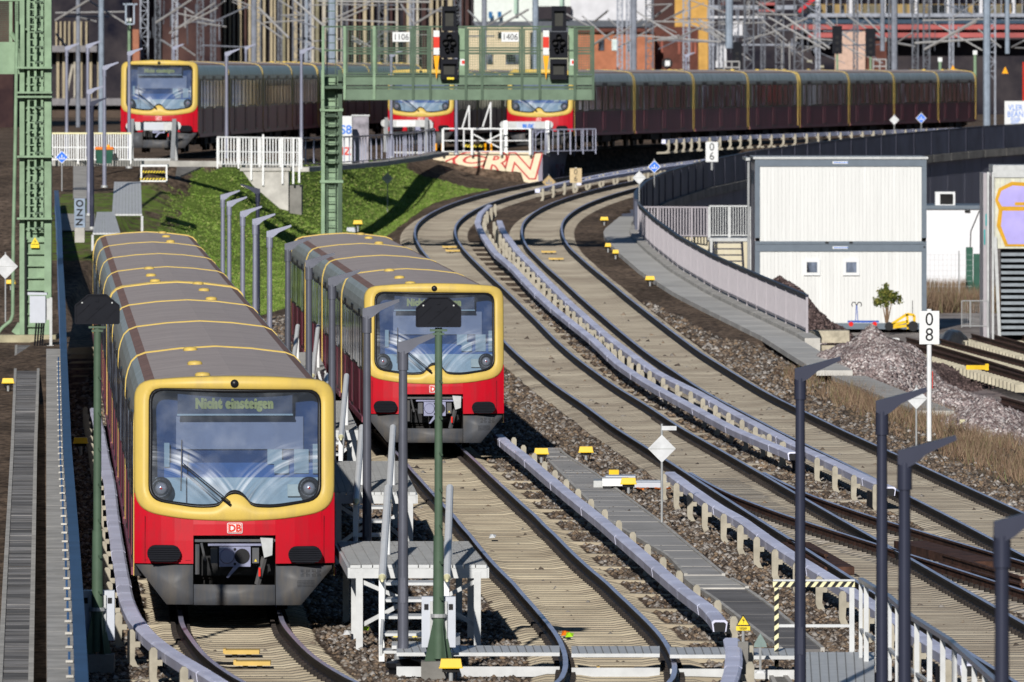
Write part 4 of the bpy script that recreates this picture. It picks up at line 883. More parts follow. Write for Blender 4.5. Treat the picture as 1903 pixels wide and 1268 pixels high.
def hazard_plate(t, a, b, y, z0, z1, ax='x', ca=HAZY, cb=BLK, n=None, name='hazard_plate', horiz=True):
    """striped plate facing the camera, world coordinates"""
    m = MB(); m.box(a, b, y, y + .02, z0, z1); pl_ = m.build(name, ca, t, world=True); h = z1 - z0; L = (b - a) if horiz else h
    n = n or max(3, int((b - a if horiz else z1 - z0) / (min(h, b - a) * 1.3))); st = MB()
    for k in range(n):
        if horiz:
            u = a + (b - a) * (k + .1) / n; w_ = (b - a) / n * .5; st.poly([(u, y - .003, z0), (min(b, u + w_), y - .003, z0), (min(b, u + w_ + h * .8), y - .003, z1), (min(b, u + h * .8), y - .003, z1)][::1])
        else:
            u = z0 + (z1 - z0) * (k + .1) / n; w_ = (z1 - z0) / n * .5; q = (b - a) * .8; st.poly([(a, y - .003, u), (b, y - .003, min(z1, u + q)), (b, y - .003, min(z1, u + w_ + q)), (a, y - .003, min(z1, u + w_))])
    o = st.build('stripes', cb, pl_); o.location = -Vector(t.location); stuff(o); return pl_
platform(650, 905, 1050, 626, 870, 1006, 'nearest grey platform beside the tall lamp post, with stairs and two white handrails', stairs=(.26, .72))
platform(618, 773, 915, 600, 745, 857, 'second grey platform, behind the nearest one', stairs=(.32, .70))
platform(560, 666, 800, 545, 640, 745, 'third grey platform, right beside the cab of the second train', stairs=(.4, .75))
platform(510, 606, 690, 500, 590, 655, 'fourth grey platform, mostly hidden between the trains', stairs=(.4, .8))
# floor gratings across the tracks
def grating(x0, x1, y0, y1, label, z=.11, beam=True):
    a, b, c, d_ = W(x0, y1, z), W(x1, y1, z), W(x1, y0, z), W(x0, y0, z); t = thing('walkway_grating', label, 'grating', (a.x, a.y, 0), 0, 'pale gratings crossing the tracks')
    m = MB(); dn = Vector((0, 0, .05)); m.add([a, b, c, d_, a - dn, b - dn, c - dn, d_ - dn], [(0, 1, 2, 3), (7, 6, 5, 4), (0, 4, 5, 1), (1, 5, 6, 2), (2, 6, 7, 3), (3, 7, 4, 0)]); m.build('grating', WSTEEL, t, world=True)
    s = MB(); n = max(4, int((b.x - a.x) / .11))
    for k in range(1, n): p = a.lerp(b, k / n); q = d_.lerp(c, (k - .35) / n); s.beam((p.x, p.y, z + .003), (q.x, q.y, z + .003), .014, .004)
    stuff(s.build('grating_slots', M('slot shadow grey', (.25, .25, .245), .7), t, world=True))
    if beam: m = MB(); m.box(a.x, b.x, a.y - .1, a.y - .04, -.22, -.08); m.build('beam', WSTEEL, t, world=True)
    return t
grating(737, 1040, 1200, 1213, 'pale grating left of the middle track'); grating(1062, 1226, 1201, 1215, 'pale grating between the rails of the middle track'); grating(1245, 1356, 1203, 1217, 'pale grating right of the middle track, under the conductor rail end')
grating(1388, 1478, 1205, 1219, 'pale grating leading to the wide deck'); grating(1478, 1625, 1212, 1300, 'wide pale grating deck at the bottom beside the yellow box', beam=False); grating(728, 855, 1176, 1200, 'small grating plate at the foot of the tall lamp post')
# lamp foot ring
pL = W(749, 1222); t = thing('post_base_ring', 'black ribbed ring round the foot of the tall lamp post', 'post base', (pL.x, pL.y, -.25)); m = MB(); m.lathe((0, 0, 0), [(.24, 0), (.25, .05), (.20, .08), (.25, .12), (.25, .18), (.10, .22)], 16); m.build('ring', BLK, t)

# ------------------------------------------------------------------ striped barrier, railings
def wbeam(t, name, a, b, w_, mat, h=None): m = MB(); m.beam(a, b, w_, h); return m.build(name, mat, t, world=True)
a, b = D(1443, 1212, 151.5), D(1583, 1212, 151.5); zt = 1.09
t = thing('barrier_frame', 'barrier frame with a black and cream striped top rail and left post', 'barrier', (a.x, a.y, 0))
hazard_plate(t, a.x - .05, b.x + .04, a.y - .03, zt - .08, zt, ca=HAZP, n=10); wbeam(t, 'top_rail', (a.x - .05, a.y, zt + .01), (b.x + .04, a.y, zt + .01), .06, WSTEEL, .03)
hazard_plate(t, a.x - .03, a.x + .03, a.y - .03, -.1, zt - .09, ca=HAZP, n=8, horiz=False); wbeam(t, 'post', (b.x, a.y, -.2), (b.x, a.y, zt - .09), .07, WSTEEL); wbeam(t, 'mid_rail', (a.x, a.y, .47), (b.x, a.y, .47), .04, WSTEEL)
def railing(pts, zt, zb, label, post_n, mat, mat_top, bar=None, name='railing', group=None, rails=(.5,), pw=.05, post_mat=None, barw=.02):
    """pts world (x,y) polyline; zt/zb functions or numbers above z of the point"""
    P = [Vector(p) for p in pts]; t = thing(name, label, 'railing', P[0], 0, group); L = [0]
    for p, q in zip(P[:-1], P[1:]): L.append(L[-1] + (q - p).length)
    def at(s):
        s = min(max(s, 0), L[-1]); i = max(0, min(len(P) - 2, int(np.searchsorted(L, s, 'right')) - 1)); return P[i].lerp(P[i + 1], (s - L[i]) / (L[i + 1] - L[i] + 1e-9))
    m = MB(); m.sweep([tuple(p + Vector((0, 0, zt))) for p in P], [(-.035, -.03), (-.035, .03), (.035, .03), (.035, -.03)]); m.build('handrail', mat_top, t, world=True)
    for r in rails:
        m = MB(); m.sweep([tuple(p + Vector((0, 0, zb + (zt - zb) * r))) for p in P], [(-.02, -.02), (-.02, .02), (.02, .02), (.02, -.02)]); m.build('rail', mat, t, world=True)
    for k in range(post_n + 1): p = at(L[-1] * k / post_n); m = MB(); m.box(p.x - pw / 2, p.x + pw / 2, p.y - pw / 2, p.y + pw / 2, p.z + zb - .1, p.z + zt - .02); m.build('post', post_mat or mat, t, world=True)
    if bar:
        n = int(L[-1] / bar)
        for k in range(n):
            p = at(L[-1] * (k + .5) / n); m = MB(); m.box(p.x - barw / 2, p.x + barw / 2, p.y - .012, p.y + .012, p.z + zb + (zt - zb) * .06, p.z + zt - .03)
            if k < 280: m.build('bar', mat, t, world=True)
    return t
railing([(4.80, 150, 0), (5.02, 145, 0), (5.12, 140, 0), (5.38, 134, 0), (5.55, 125, 0), (5.7, 116, 0)], 1.18, .0, 'pale railing curving out of the bottom right corner', 2, WSTEEL, POSTG, bar=1.9, rails=(.42,), barw=.065)
# the long fence beside the footpath
fp = [(8.50, 314), (7.55, 331), (6.5, 349), (5.65, 368), (5.05, 388), (4.72, 404), (4.75, 409)]
fpz = [(x, y, max(tz(y) - .0, -.05)) for x, y in fp]
def panel_fence(P3, label):
    P = [Vector(p) for p in P3]; L = [0]
    for p, q in zip(P[:-1], P[1:]): L.append(L[-1] + (q - p).length)
    t = thing('footpath_fence', label, 'fence', P[0])
    def at(s): i = max(0, min(len(P) - 2, int(np.searchsorted(L, s, 'right')) - 1)); return P[i].lerp(P[i + 1], (s - L[i]) / (L[i + 1] - L[i]))
    n = 26
    m = MB(); m.sweep([tuple(at(L[-1] * k / 40 * .9999) + Vector((0, 0, 1.06))) for k in range(41)], [(-.05, -.04), (-.05, .04), (.05, .04), (.05, -.04)]); m.build('handrail', HANDR, t, world=True)
    m = MB(); m.sweep([tuple(at(L[-1] * k / 40 * .9999) + Vector((0, 0, .10))) for k in range(41)], [(-.03, -.03), (-.03, .03), (.03, .03), (.03, -.03)]); m.build('bottom_rail', FENCEL, t, world=True)
    for k in range(n + 1):
        p = at(L[-1] * k / n * .9999); m = MB(); m.box(p.x - .035, p.x + .035, p.y - .04, p.y + .04, p.z - .02, p.z + 1.03); m.build('post', FENCEL, t, world=True)
        if k < n:
            s = MB(); c = 30
            for j in range(1, c): q = at(L[-1] * (k + j / c) / n * .9999); s.box(q.x - .006, q.x + .006, q.y - .028, q.y + .028, q.z + .12, q.z + 1.03)
            stuff(s.build('bar_panel', FENCEL, t, world=True))
    return t
panel_fence(fpz, 'long lilac grey bar fence along the footpath right of the tracks')
# concrete footpath slabs with a kerb under the fence
t = thing('footpath', 'pale concrete footpath slabs between the right track and the long fence', 'footpath', (5, 300, 0))
ys_ = np.arange(290, 430, 4.0); fx = lambda y: float(np.interp(y, [268, 290, 314, 331, 349, 368, 388, 404, 412, 440], [10.9, 9.4, 8.5, 7.55, 6.5, 5.65, 5.05, 4.72, 4.75, 6.0]))
def slab(name, x0, x1, y0, y1, h, mat, par, xf, zoff=-.12):
    m = MB(); a = [(xf(y0) + x0, y0), (xf(y0) + x1, y0), (xf(y1) + x1, y1), (xf(y1) + x0, y1)]; vs = [(x, y, tz(y) + zoff - h) for x, y in a] + [(x, y, tz(y) + zoff) for x, y in a]
    m.add(vs, [(3, 2, 1, 0), (4, 5, 6, 7), (0, 1, 5, 4), (1, 2, 6, 5), (2, 3, 7, 6), (3, 0, 4, 7)]); return m.build(name, mat, par, world=True)
for y in ys_: slab('slab', -1.3, -.33, y + .03, y + 3.97, .14, M('pale footpath slab', (.56, .545, .51), .85, var=.1, scale=.5, island=.06), t, fx, -.10)
for y in ys_[5:]: slab('kerb', -.32, .12, y + .03, y + 3.97, 1.1, CONC, t, fx, .0)
slab('slab', -1.0, -.1, 266, 289, .12, CONC, t, fx, -.20)
# the viaduct: dark noise barrier on a coping, retaining wall beneath
vy = [409, 420, 435, 450, 470, 490, 510, 530, 550, 575, 600, 640]; VP = [(float(wallX(np.array([y]))[0]), y, tz(y)) for y in vy]
t = thing('retaining_wall', 'slate grey retaining wall with a dark barrier on top, carrying the curved tracks', 'wall', (VP[0][0], VP[0][1], 0))
for (x0, y0, z0), (x1, y1, z1) in zip(VP[:-1], VP[1:]):
    n = max(1, int((y1 - y0) / 4))
    for k in range(n):
        a = Vector((x0, y0, z0)).lerp(Vector((x1, y1, z1)), k / n + .002); b = Vector((x0, y0, z0)).lerp(Vector((x1, y1, z1)), (k + 1) / n - .002)
        m = MB(); m.sweep([a, b], [(-.06, -.05), (-.06, 1.08), (.06, 1.08), (.06, -.05)]); m.build('barrier_panel', PARA, t, world=True)
        m = MB(); m.sweep([b, b + (b - a) * .02], [(-.1, -.05), (-.1, 1.1), (.1, 1.1), (.1, -.05)]); m.build('barrier_post', HANDR, t, world=True)
        m = MB(); m.sweep([a, b], [(-.18, -.42), (-.18, -.06), (.2, -.06), (.2, -.42)]); m.build('coping', CONCD, t, world=True)
        m = MB(); m.sweep([a, b], [(-1.25, -a.z - 1.2), (-1.25, -.30), (-.19, -.30), (-.185, -.43), (.0, -.43), (.0, -a.z - 1.2)]); m.build('wall_panel', RETW, t, world=True)
m = MB(); m.sweep([(x, y, z + 1.12) for x, y, z in VP], [(-.07, -.03), (-.07, .03), (.07, .03), (.07, -.03)]); m.build('handrail', HANDR, t, world=True)
# walls by the stairs, front wall below the landing fence
p0, p1 = D(1192, 441, 405), D(1318, 441, 402); t = thing('landing_wall', 'cream stained concrete wall under the landing fence beside the container stairs', 'wall', (p0.x, p0.y, 0))
m = MB(); m.box(p0.x, p1.x, p0.y, p0.y + .4, -1, p0.z); m.build('wall', M('stained pale concrete', (.62, .58, .46), .8, var=.0, scale=.7, col2=(.5, .44, .30), stretch=(1, 1, .3)), t, world=True)
m = MB(); m.box(p1.x, D(1400, 441, 402).x, p0.y + 1.6, p0.y + 1.9, -1, p0.z - .2); m.build('rear_wall', M('stained pale concrete', (.6, .58, .5)), t, world=True)
railing([(p0.x, p0.y, p0.z), (p1.x, p0.y - 1, p0.z)], 1.12, .0, 'lilac grey landing fence on the cream wall', 4, FENCEL, FENCEL, bar=.115, rails=(.06,), barw=.045)
pa, pb = D(1318, 441, 400), D(1393, 441, 400); railing([(pa.x, pa.y, pa.z), (pb.x, pa.y, pa.z)], 1.14, .0, 'galvanised railing of the stair landing next to the container', 2, STEELG, STEELG, bar=.09, rails=(.06,), barw=.03, pw=.09)
t = thing('container_stairs', 'open metal stairs going down between the cream wall and the container', 'stairs', (pa.x, 392, -.85)); w_ = pb.x - pa.x
m = MB(); m.box(-.02, w_, 6.5, 9, pa.z + .72, pa.z + .84); m.build('landing', STEELG, t)
for s in (0, 1):
    m = MB(); m.beam((.12 + s * (w_ - .42), .0, .0), (.12 + s * (w_ - .42), 7.2, pa.z + .75), .07, .28); m.build('stringer', HANDR, t)
for k in range(13): m = MB(); z = .12 + k * .215; m.box(.15, w_ - .3, .2 + k * .52, .8 + k * .52, z, z + .04); m.build('step', HANDR, t)
for s in (0, w_ - .06): m = MB(); m.box(s, s + .1, 6.4, 6.5, 0, pa.z + .8); m.build('post', STEELG, t)

# ------------------------------------------------------------------ container block and yard
cd = 375.0
def dx_(x): return (x - CX) * cd / F
zg_, zt_ = H - (612 - HY) * cd / F, H - (296 - HY) * cd / F; zm = (zg_ + zt_) / 2 - .02; cx0, cx1 = dx_(1403), dx_(1722)
t = thing('office_container', 'two stacked white office containers with slate frames and two small windows', 'container', (cx0, cd, zg_)); Wd = cx1 - cx0; Hh = (zt_ - zg_); hz = Hh / 2
for k in range(2):
    z0 = k * hz
    for a, b_ in ((0, .17), (Wd - .17, Wd)): m = MB(); m.box(a, b_, 0, .17, z0 + .21 + .003, z0 + hz - .25 - .003); m.build('corner_post', CONTG, t)
    m = MB(); m.box(0, Wd, 0, .17, z0 + hz - .25, z0 + hz - .01); m.build('top_beam', CONTG, t); m = MB(); m.box(0, Wd, 0, .17, z0, z0 + .21 if k == 0 else z0 + .10); m.build('bottom_beam', CONTG, t)
    n = 44
    for j in range(n):
        if k == 0 and False: continue
        a = .17 + (Wd - .34) * j / n; b_ = .17 + (Wd - .34) * (j + 1) / n; m = MB(); m.box(a + .002, b_ - .002, .05 + (j % 2) * .004, .1, z0 + (.21 if k == 0 else .10), z0 + hz - .25); m.build('wall_panel', CONTW, t)
    for a, b_ in ((0, .02), (Wd - .02, Wd)): m = MB(); m.box(a, b_, .18, 6.0, z0, z0 + hz); m.build('side_wall', FENCEL, t)
    m = MB(); m.box(.02, Wd - .02, 5.98, 6.0, z0, z0 + hz); m.build('rear_wall', CONTW, t)
    m = MB(); m.box(Wd / 2 - .28, Wd / 2 + .24, -.01, .0, z0 + hz - .16, z0 + hz - .075); pl_ = m.build('name_plate', SIGNW, t)
    for r, (wds) in enumerate([(.07, .05, .08, .06, .07, .06)]):
        u = Wd / 2 - .24
        for w2 in wds: m = MB(); m.box(u, u + w2, -.014, -.01, z0 + hz - .135, z0 + hz - .10); m.build('print', GRBLU, pl_); u += w2 + .02
m = MB(); m.box(-.06, Wd + .05, -.05, 6.05, Hh, Hh + .08); m.build('roof', STEELG, t)
for xx in (1509, 1582):
    a = dx_(xx) - cx0; zc = H - (497 - HY) * cd / F - zg_; m = MB(); m.box(a - .28, a + .28, -.03, .06, zc - .28, zc + .28); fr_ = m.build('window', SIGNW, t); m = MB(); m.box(a - .18, a + .18, -.036, -.03, zc - .18, zc + .18); m.build('pane', DGLASS, fr_)
for z in (hz - .1, hz + .1): m = MB(); m.tube((Wd - .08, -.012, z), (Wd - .08, .0, z), .035, n=8); m.build('corner_hole', INK, t)
for x in (.42, .56): m = MB(); m.box(Wd * x - .06, Wd * x + .06, -.012, .0, hz + .02, hz + .09); m.build('fork_pocket', INK, t)
m = MB(); m.tube((-.22, .1, .1), (-.22, .1, Hh - .1), .045, n=8); m.build('downpipe', STEELG, t); m = MB(); m.beam((-.24, -.05, Hh), (-.24, 6, Hh), .14, .1); m.build('gutter', STEELG, t)
# graffiti container at right with shuttered stairs
g0 = 350.0; t = thing('graffiti_container', 'container at the right edge painted with a lilac and ochre graffito above slatted stairs', 'container', ((1848 - CX) * g0 / F, g0, -.85)); gx = lambda x: (x - 1848) * g0 / F; gzz = lambda y: H - (y - HY) * g0 / F + .85
m = MB(); m.box(0, 2.6, .0, 3, gzz(462), gzz(330)); m.build('wall', M('pale container side', (.62, .62, .50), .6), t); m = MB(); m.box(-.05, 2.6, -.06, 3, gzz(330), gzz(307)); m.build('roof_edge', STEELG, t)
for k in range(16): m = MB(); m.box(.02 + k * .16, .03 + k * .16, -.012, 0, gzz(460), gzz(332)); m.build('rib', FENCEL, t)
def blob(cx, cy, rx, ry, y_, mat, name, th=.012, n=22): m = MB(); m.prism([(gx(cx) + rx * math.cos(2 * math.pi * i / n), gzz(cy) + ry * math.sin(2 * math.pi * i / n)) for i in range(n)], y_ - th, y_); return m.build(name, mat, t)
gm_ = MB(); gm_.prism([(gx(1849), gzz(372)), (gx(1856), gzz(350)), (gx(1880), gzz(338)), (gx(1912), gzz(340)), (gx(1912), gzz(458)), (gx(1868), gzz(458)), (gx(1852), gzz(420)), (gx(1856), gzz(390))][::-1], -.03, -.014); gm_.build('graffito_outline', GROCH, t)
gm_ = MB(); gm_.prism([(gx(1855), gzz(372)), (gx(1861), gzz(355)), (gx(1882), gzz(345)), (gx(1912), gzz(347)), (gx(1912), gzz(384)), (gx(1862), gzz(384))][::-1], -.036, -.03); gm_.build('graffito_fill', LILAC, t)
gm_ = MB(); gm_.prism([(gx(1863), gzz(392)), (gx(1912), gzz(392)), (gx(1912), gzz(454)), (gx(1873), gzz(454)), (gx(1860), gzz(420))][::-1], -.036, -.03); gm_.build('graffito_fill', LILAC, t)
m = MB(); m.box(gx(1886), gx(1912), -.04, -.036, gzz(382), gzz(376)); m.build('graffito_outline', GROCH, t)
for k in range(14): z = gzz(470 + k * 11.3); m = MB(); m.box(gx(1860), gx(1912), -.2 - .0 * k, .25, z - .10, z - .0); m.build('stair_slat', M('slate stair slat', (.25, .28, .31), .5), t)
m = MB(); m.box(gx(1860), gx(1912), .3, .4, .0, gzz(463)); m.build('dark_back', INK, t)
for x0, x1 in ((1834, 1838), (1843, 1847)): m = MB(); m.box(gx(x0), gx(x1), -.1, .1, 0, gzz(320)); m.build('post', STEELG, t)
m = MB(); m.beam((gx(1849), -.15, gzz(440)), (gx(1858), -.15, .1), .1, .1); m.build('stringer', STEELG, t)
m = MB(); m.box(gx(1828), gx(1842), .3, 3, 0, gzz(322)); m.build('side_wall', FENCEL, t)
for k, (zz, hh, mm) in enumerate([(455, 28, 'teal'), (420, 22, 'teal'), (440, 12, 'teal')]): m = MB(); m.box(gx(1829 + 3 * k), gx(1832 + 3 * k), .27, .3, gzz(zz), gzz(zz - hh)); m.build('graffito_tag', M('graffiti teal', (.05, .35, .36), .6), t)
# white low building
wd = 430.0; t = thing('white_building', 'low white flat roofed building between the two containers', 'building', ((1715 - CX) * wd / F, wd, -.85)); gx2 = lambda x: (x - 1715) * wd / F; gz2 = lambda y: H - (y - HY) * wd / F + .85
m = MB(); m.box(0, gx2(1838), 0, 6, gz2(560), gz2(390)); m.build('wall', M('white rendered wall', (.70, .70, .72), .8, var=.02), t); m = MB(); m.box(-.05, gx2(1840), -.1, 6.1, gz2(389), gz2(382)); m.build('roof_edge', CONTG, t)
m = MB(); m.box(gx2(1739), gx2(1776), .5, 1.2, gz2(383), gz2(357)); u = m.build('roof_unit', SIGNW, t); m = MB(); m.box(gx2(1748), gx2(1772), .47, .5, gz2(380), gz2(361)); m.build('roof_unit_grille', SHADE, u)
m = MB(); m.tube((gx2(1820), -.03, gz2(392)), (gx2(1804), -.03, gz2(430)), .02, n=5); m.tube((gx2(1804), -.03, gz2(430)), (gx2(1803), -.03, gz2(465)), .02, n=5); m.build('loose_cable', BLK, t)
m = MB(); m.box(gx2(1793), gx2(1803), -.08, 0, gz2(395), gz2(391)); m.build('wall_lamp', SHADE, t)
# green mesh fence bit, wire panel, fence post
q = D(1808, 545, 415); t = thing('green_fence_panel', 'dark green fence panels in front of the white building', 'fence', (q.x, q.y, q.z))
for k, (a, b_, tp) in enumerate([(1795, 1808, 1.75), (1809, 1824, 1.5)]): m = MB(); x0 = (a - 1808) * 415 / F; x1 = (b_ - 1808) * 415 / F; m.box(x0, x1, 0, .04, -.4, tp); m.build('panel', BING, t)
q = D(1782, 545, 412); t = thing('wire_fence', 'thin wire fence with one grey post before the white building', 'fence', (q.x, q.y, q.z)); m = MB(); m.tube((0, 0, -.3), (0, 0, 1.6), .025, n=6); m.build('post', STEELG, t)
m = MB()
for k in range(9): m.box(-1.25 + k * .16, -1.24 + k * .16, 0, .006, 0, 1.5)
for k in range(8): m.box(-1.3, .5, 0, .006, k * .2 + .05, k * .2 + .057)
stuff(m.build('wire_mesh', STEELG, t))
q = D(1812, 612, 346); t = thing('site_fence_panel', 'galvanised site fence panel beside the slatted stairs', 'fence', (q.x, q.y, q.z + .05)); hw = .42
m = MB()
for a, b_ in (((-hw, 0, 0), (-hw, 0, .85)), ((hw, 0, 0), (hw, 0, .85)), ((-hw, 0, .85), (hw, 0, .85)), ((-hw, 0, .05), (hw, 0, .05)), ((-.15, 0, 0), (-.15, 0, .85))): m = MB(); m.tube(a, b_, .02, n=6); m.build('frame_tube', STEELG, t)
m = MB()
for k in range(14): m.box(-hw + k * .06, -hw + k * .06 + .006, 0, .006, .05, .83)
stuff(m.build('wire_mesh', STEELG, t))

# gravel heaps
def heap(cx, cy, rx, ry, h, z0, mat, smat, label, ns, seed=0, pk=.9):
    rng = np.random.default_rng(seed + 5); n = 40; xs_ = np.linspace(-1.15, 1.15, n); X, Y = np.meshgrid(xs_, xs_); r = np.hypot(X, Y)
    ph = rng.uniform(0, 6, 8)
    def hf(X, Y): r = np.hypot(X, Y); b_ = .12 * np.sin(5 * X + ph[0]) * np.cos(4 * Y + ph[1]) + .07 * np.sin(11 * X + ph[2]) * np.sin(9 * Y + ph[3]); return np.maximum(-.15, (1 - np.maximum(r + b_ * .8, 0) ** pk)) * h
    Z = hf(X, Y); V = np.stack([X.ravel() * rx, Y.ravel() * ry, Z.ravel()], 1); i, j = np.meshgrid(np.arange(n - 1), np.arange(n - 1)); a = (j * n + i).ravel(); Fc = np.stack([a, a + 1, a + n + 1, a + n], 1)
    me = bpy.data.meshes.new('heap'); me.from_pydata(V.tolist(), [], Fc.tolist()); me.materials.append(mat); me.polygons.foreach_set('use_smooth', [True] * len(me.polygons)); o = link(bpy.data.objects.new('gravel_heap', me)); o.location = (cx, cy, z0); tag(o, label, 'gravel heap')
    X, Y = rng.uniform(-1, 1, ns * 2), rng.uniform(-1, .35, ns * 2); k = np.hypot(X, Y) < 1.0; X, Y = X[k][:ns], Y[k][:ns]; Z = hf(X, Y); sz = rng.uniform(.035, .085, len(X)); s = stuff(stones_mesh('heap_stones', np.stack([X * rx, Y * ry, Z + .01], 1), sz, smat, .75)); s.parent = o; return o
GPK = M('pink grey gravel', (.36, .29, .275), .95, var=.25, scale=6, bump=.6); GDK = M('dark violet gravel bed', (.11, .075, .07), .95, var=.3, scale=6, bump=.6)
heap(8.45, 344, 2.7, 14, 2.6, -.85, GDK, STONED, 'dark violet gravel heap in front of the white container', 7000, 1, 1.05)
heap(9.35, 331, .95, 8, .72, -.75, GPK, STONEP, 'small pale gravel heap by the end of the long fence', 2500, 2)
heap(9.9, 300, 2.35, 18, 2.0, -.80, GPK, STONEP, 'large pinkish gravel heap in the middle of the yard', 12000, 3, 1.1)
heap(11.9, 318, 2.2, 16, .55, -.85, GDK, STONED, 'flat dark gravel heap between the large heap and the rail panels', 4500, 4)
heap(11.5, 262, 2.3, 20, 1.05, -.8, GPK, STONEP, 'low pinkish gravel heap at the right edge behind the dry grass', 11000, 5)
heap(11.2, 285, 2.1, 18, .6, -.7, GPK, STONEP, 'spread of pale gravel right of the post with the number sign', 4500, 6)
# concrete blocks by the fence end
for x, y, lb in ((1450, 625, 'upper long concrete block behind the fence end'), (1448, 652, 'lower long concrete block behind the fence end')):
    q = D(x, y, 318); m = MB(); m.box(.25, 2.0, -.6, .6, -.18, .17); o = m.build('concrete_block', M('pale sandy block', (.56, .50, .38), .85, var=.2, scale=4)); o.location = q; tag(o, lb, 'concrete block')

# track panels stored in the yard
def track_panel(a, b, label, n, w_=1.2, ends=1.25):
    a, b = Vector(a), Vector(b); t = thing('track_panel', label, 'track panel', a, 0, 'rusty track panels stored on sleepers'); d_ = (b - a); r = Vector((d_.y, -d_.x, 0)).normalized()
    for k in range(n):
        p = a.lerp(b, k / (n - 1)); m = MB(); m.beam(p - r * ends + Vector((0, 0, .1)), p + r * ends + Vector((0, 0, .1)), .26, .22); m.build('sleeper', M('pale stored sleeper', (.55, .50, .38), .85, var=.15, scale=3), t, world=True)
    for o_ in (-.75, .75, .15):
        m = MB(); m.sweep([tuple(a.lerp(b, q / 10) + r * (o_ + (.3 * (q / 10) ** 2 if o_ == .15 else 0)) + Vector((0, 0, .38))) for q in range(11)], rail_prof(0)); m.build('rail', RUST, t, world=True)
track_panel((12.9, 352, -.82), (14.9, 296, -.55), 'longest rusty track panel, running down to the right edge', 44)
track_panel((13.0, 286, -.75), (14.4, 262, -.7), 'nearer rusty track panel with pale sleeper ends', 22, ends=1.3)
track_panel((15.6, 352, -.7), (17.0, 306, -.5), 'rearmost rusty track panel below the slatted stairs', 36)
# shrub, trolley, yellow machine and odds and ends in the yard
def crown(name, c, r, n, mat, par, sz=.09, seed=3):
    rng = np.random.default_rng(seed); cl = rng.normal(0, .5, (15, 3)); V = []
    P = cl[rng.integers(0, 15, n)] + rng.normal(0, .19, (n, 3)); P *= np.array(r); a = rng.normal(0, 1, (n, 3)); a /= np.linalg.norm(a, axis=1)[:, None]; b = np.cross(a, rng.normal(0, 1, (n, 3))); b /= np.linalg.norm(b, axis=1)[:, None]
    V = np.stack([P + a * sz, P + b * sz * .6, P - a * sz, P - b * sz * .6], 1).reshape(-1, 3) + np.array(c); o = raw_mesh(name, V, np.arange(n * 4), 4, mat); setp(o, par); return o
q = D(1648, 607, 371); t = thing('shrub', 'small yellow green shrub in front of the white container', 'shrub', (q.x, q.y, q.z)); LEAF = island_mat('shrub leaves', [(0, (.025, .04, .008)), (.5, (.08, .10, .02)), (1, (.20, .18, .04))])
m = MB()
for dx2, zz in ((0, .85), (.16, .8), (-.14, .75), (.08, 1.1), (-.05, 1.15)): m = MB(); m.tube((0, 0, 0), (dx2, 0, zz), .035, .015, 6); m.build('stem', M('shrub bark', (.2, .13, .08), .9), t)
crown('crown', (0, 0, 1.0), (.26, .25, .36), 1500, LEAF, t, .05)
q = D(1592, 606, 369); t = thing('hand_trolley', 'blue hand trolley with two curled handles before the container', 'trolley', (q.x, q.y, q.z)); TB = M('blue trolley paint', (.02, .09, .45), .4)
m = MB(); m.box(-.3, .75, -.3, .3, .12, .18); m.build('bed', TB, t)
for s in (-1, 1):
    m = MB(); m.tube((s * .04, 0, .15), (s * .01, 0, .72), .014, n=6); m.build('handle_bar', TB, t)
    P = [(s * .01, 0, .70), (s * .05, 0, .80), (s * .13, 0, .80), (s * .17, 0, .72), (s * .14, 0, .66)]
    m = MB()
    for u, v in zip(P[:-1], P[1:]): m.tube(u, v, .017, n=6)
    m.build('curled_grip', BLK, t)
for x in (-.2, .6): m = MB(); m.tube((x, -.32, .07), (x, -.26, .07), .08, n=12); m.build('wheel', REDL, t)
q = D(1680, 612, 360); t = thing('yellow_machine', 'small yellow track machine with a folded frame next to the number sign', 'machine', (q.x, q.y, q.z)); MY = M('machine yellow', (.80, .50, .01), .4)
P = [((-.48, 0, .12), (.1, 0, .50)), ((-.48, 0, .12), (.12, 0, .26)), ((.1, 0, .50), (.14, 0, .0)), ((-.4, 0, .06), (.3, 0, .14)), ((.1, 0, .50), (.34, 0, .46)), ((.34, 0, .46), (.34, 0, .1))]
for a, b_ in P: m = MB(); m.beam(a, b_, .09, .09); m.build('frame_arm', MY, t)
m = MB(); m.tube((.3, -.1, .1), (.3, .1, .1), .17, n=14); m.build('wheel', BLK, t); m = MB(); m.tube((-.5, -.1, .1), (-.5, .1, .1), .14, n=14); m.build('wheel', BLK, t); m = MB(); m.tube((.28, 0, .45), (.28, 0, .95), .012, n=5); m.build('antenna', BLK, t)
q = D(1650, 632, 352); t = thing('machine_engine', 'white and blue small engine lying in front of the shrub', 'engine', (q.x, q.y, q.z)); m = MB(); m.prism(stadium(.75, .13), -.2, .2); m.build('tank', SIGNW, t); m = MB(); m.box(-.3, .4, -.2, .2, -.2, -.08); m.build('base', POSTG, t)
q = D(1817, 683, 300); t = thing('yellow_beam', 'yellow clamp beam lying in front of the rusty track panel', 'beam', (q.x, q.y, q.z)); m = MB(); m.box(-.32, .3, -.06, .06, -.06, .06); m.build('beam', MY, t); m = MB(); m.box(.2, .3, -.08, .08, -.08, .1); m.build('clamp', MY, t)
q = D(1770, 600, 350); t = thing('tarp_pile', 'pile wrapped in black foil behind the number sign', 'pile', (q.x, q.y, -.85)); o = heap(0, 0, .75, 2, .75, 0, M('black foil', (.03, .032, .035), .3, bump=1.0, bscale=5), STONED, 'pile wrapped in black foil behind the number sign', 5, 9, 1.6); bpy.data.objects.remove(t); o.location = (q.x, q.y, -.85); o['category'] = 'pile'; o.name = 'tarp_pile'; bpy.data.objects.remove(o.children[0])
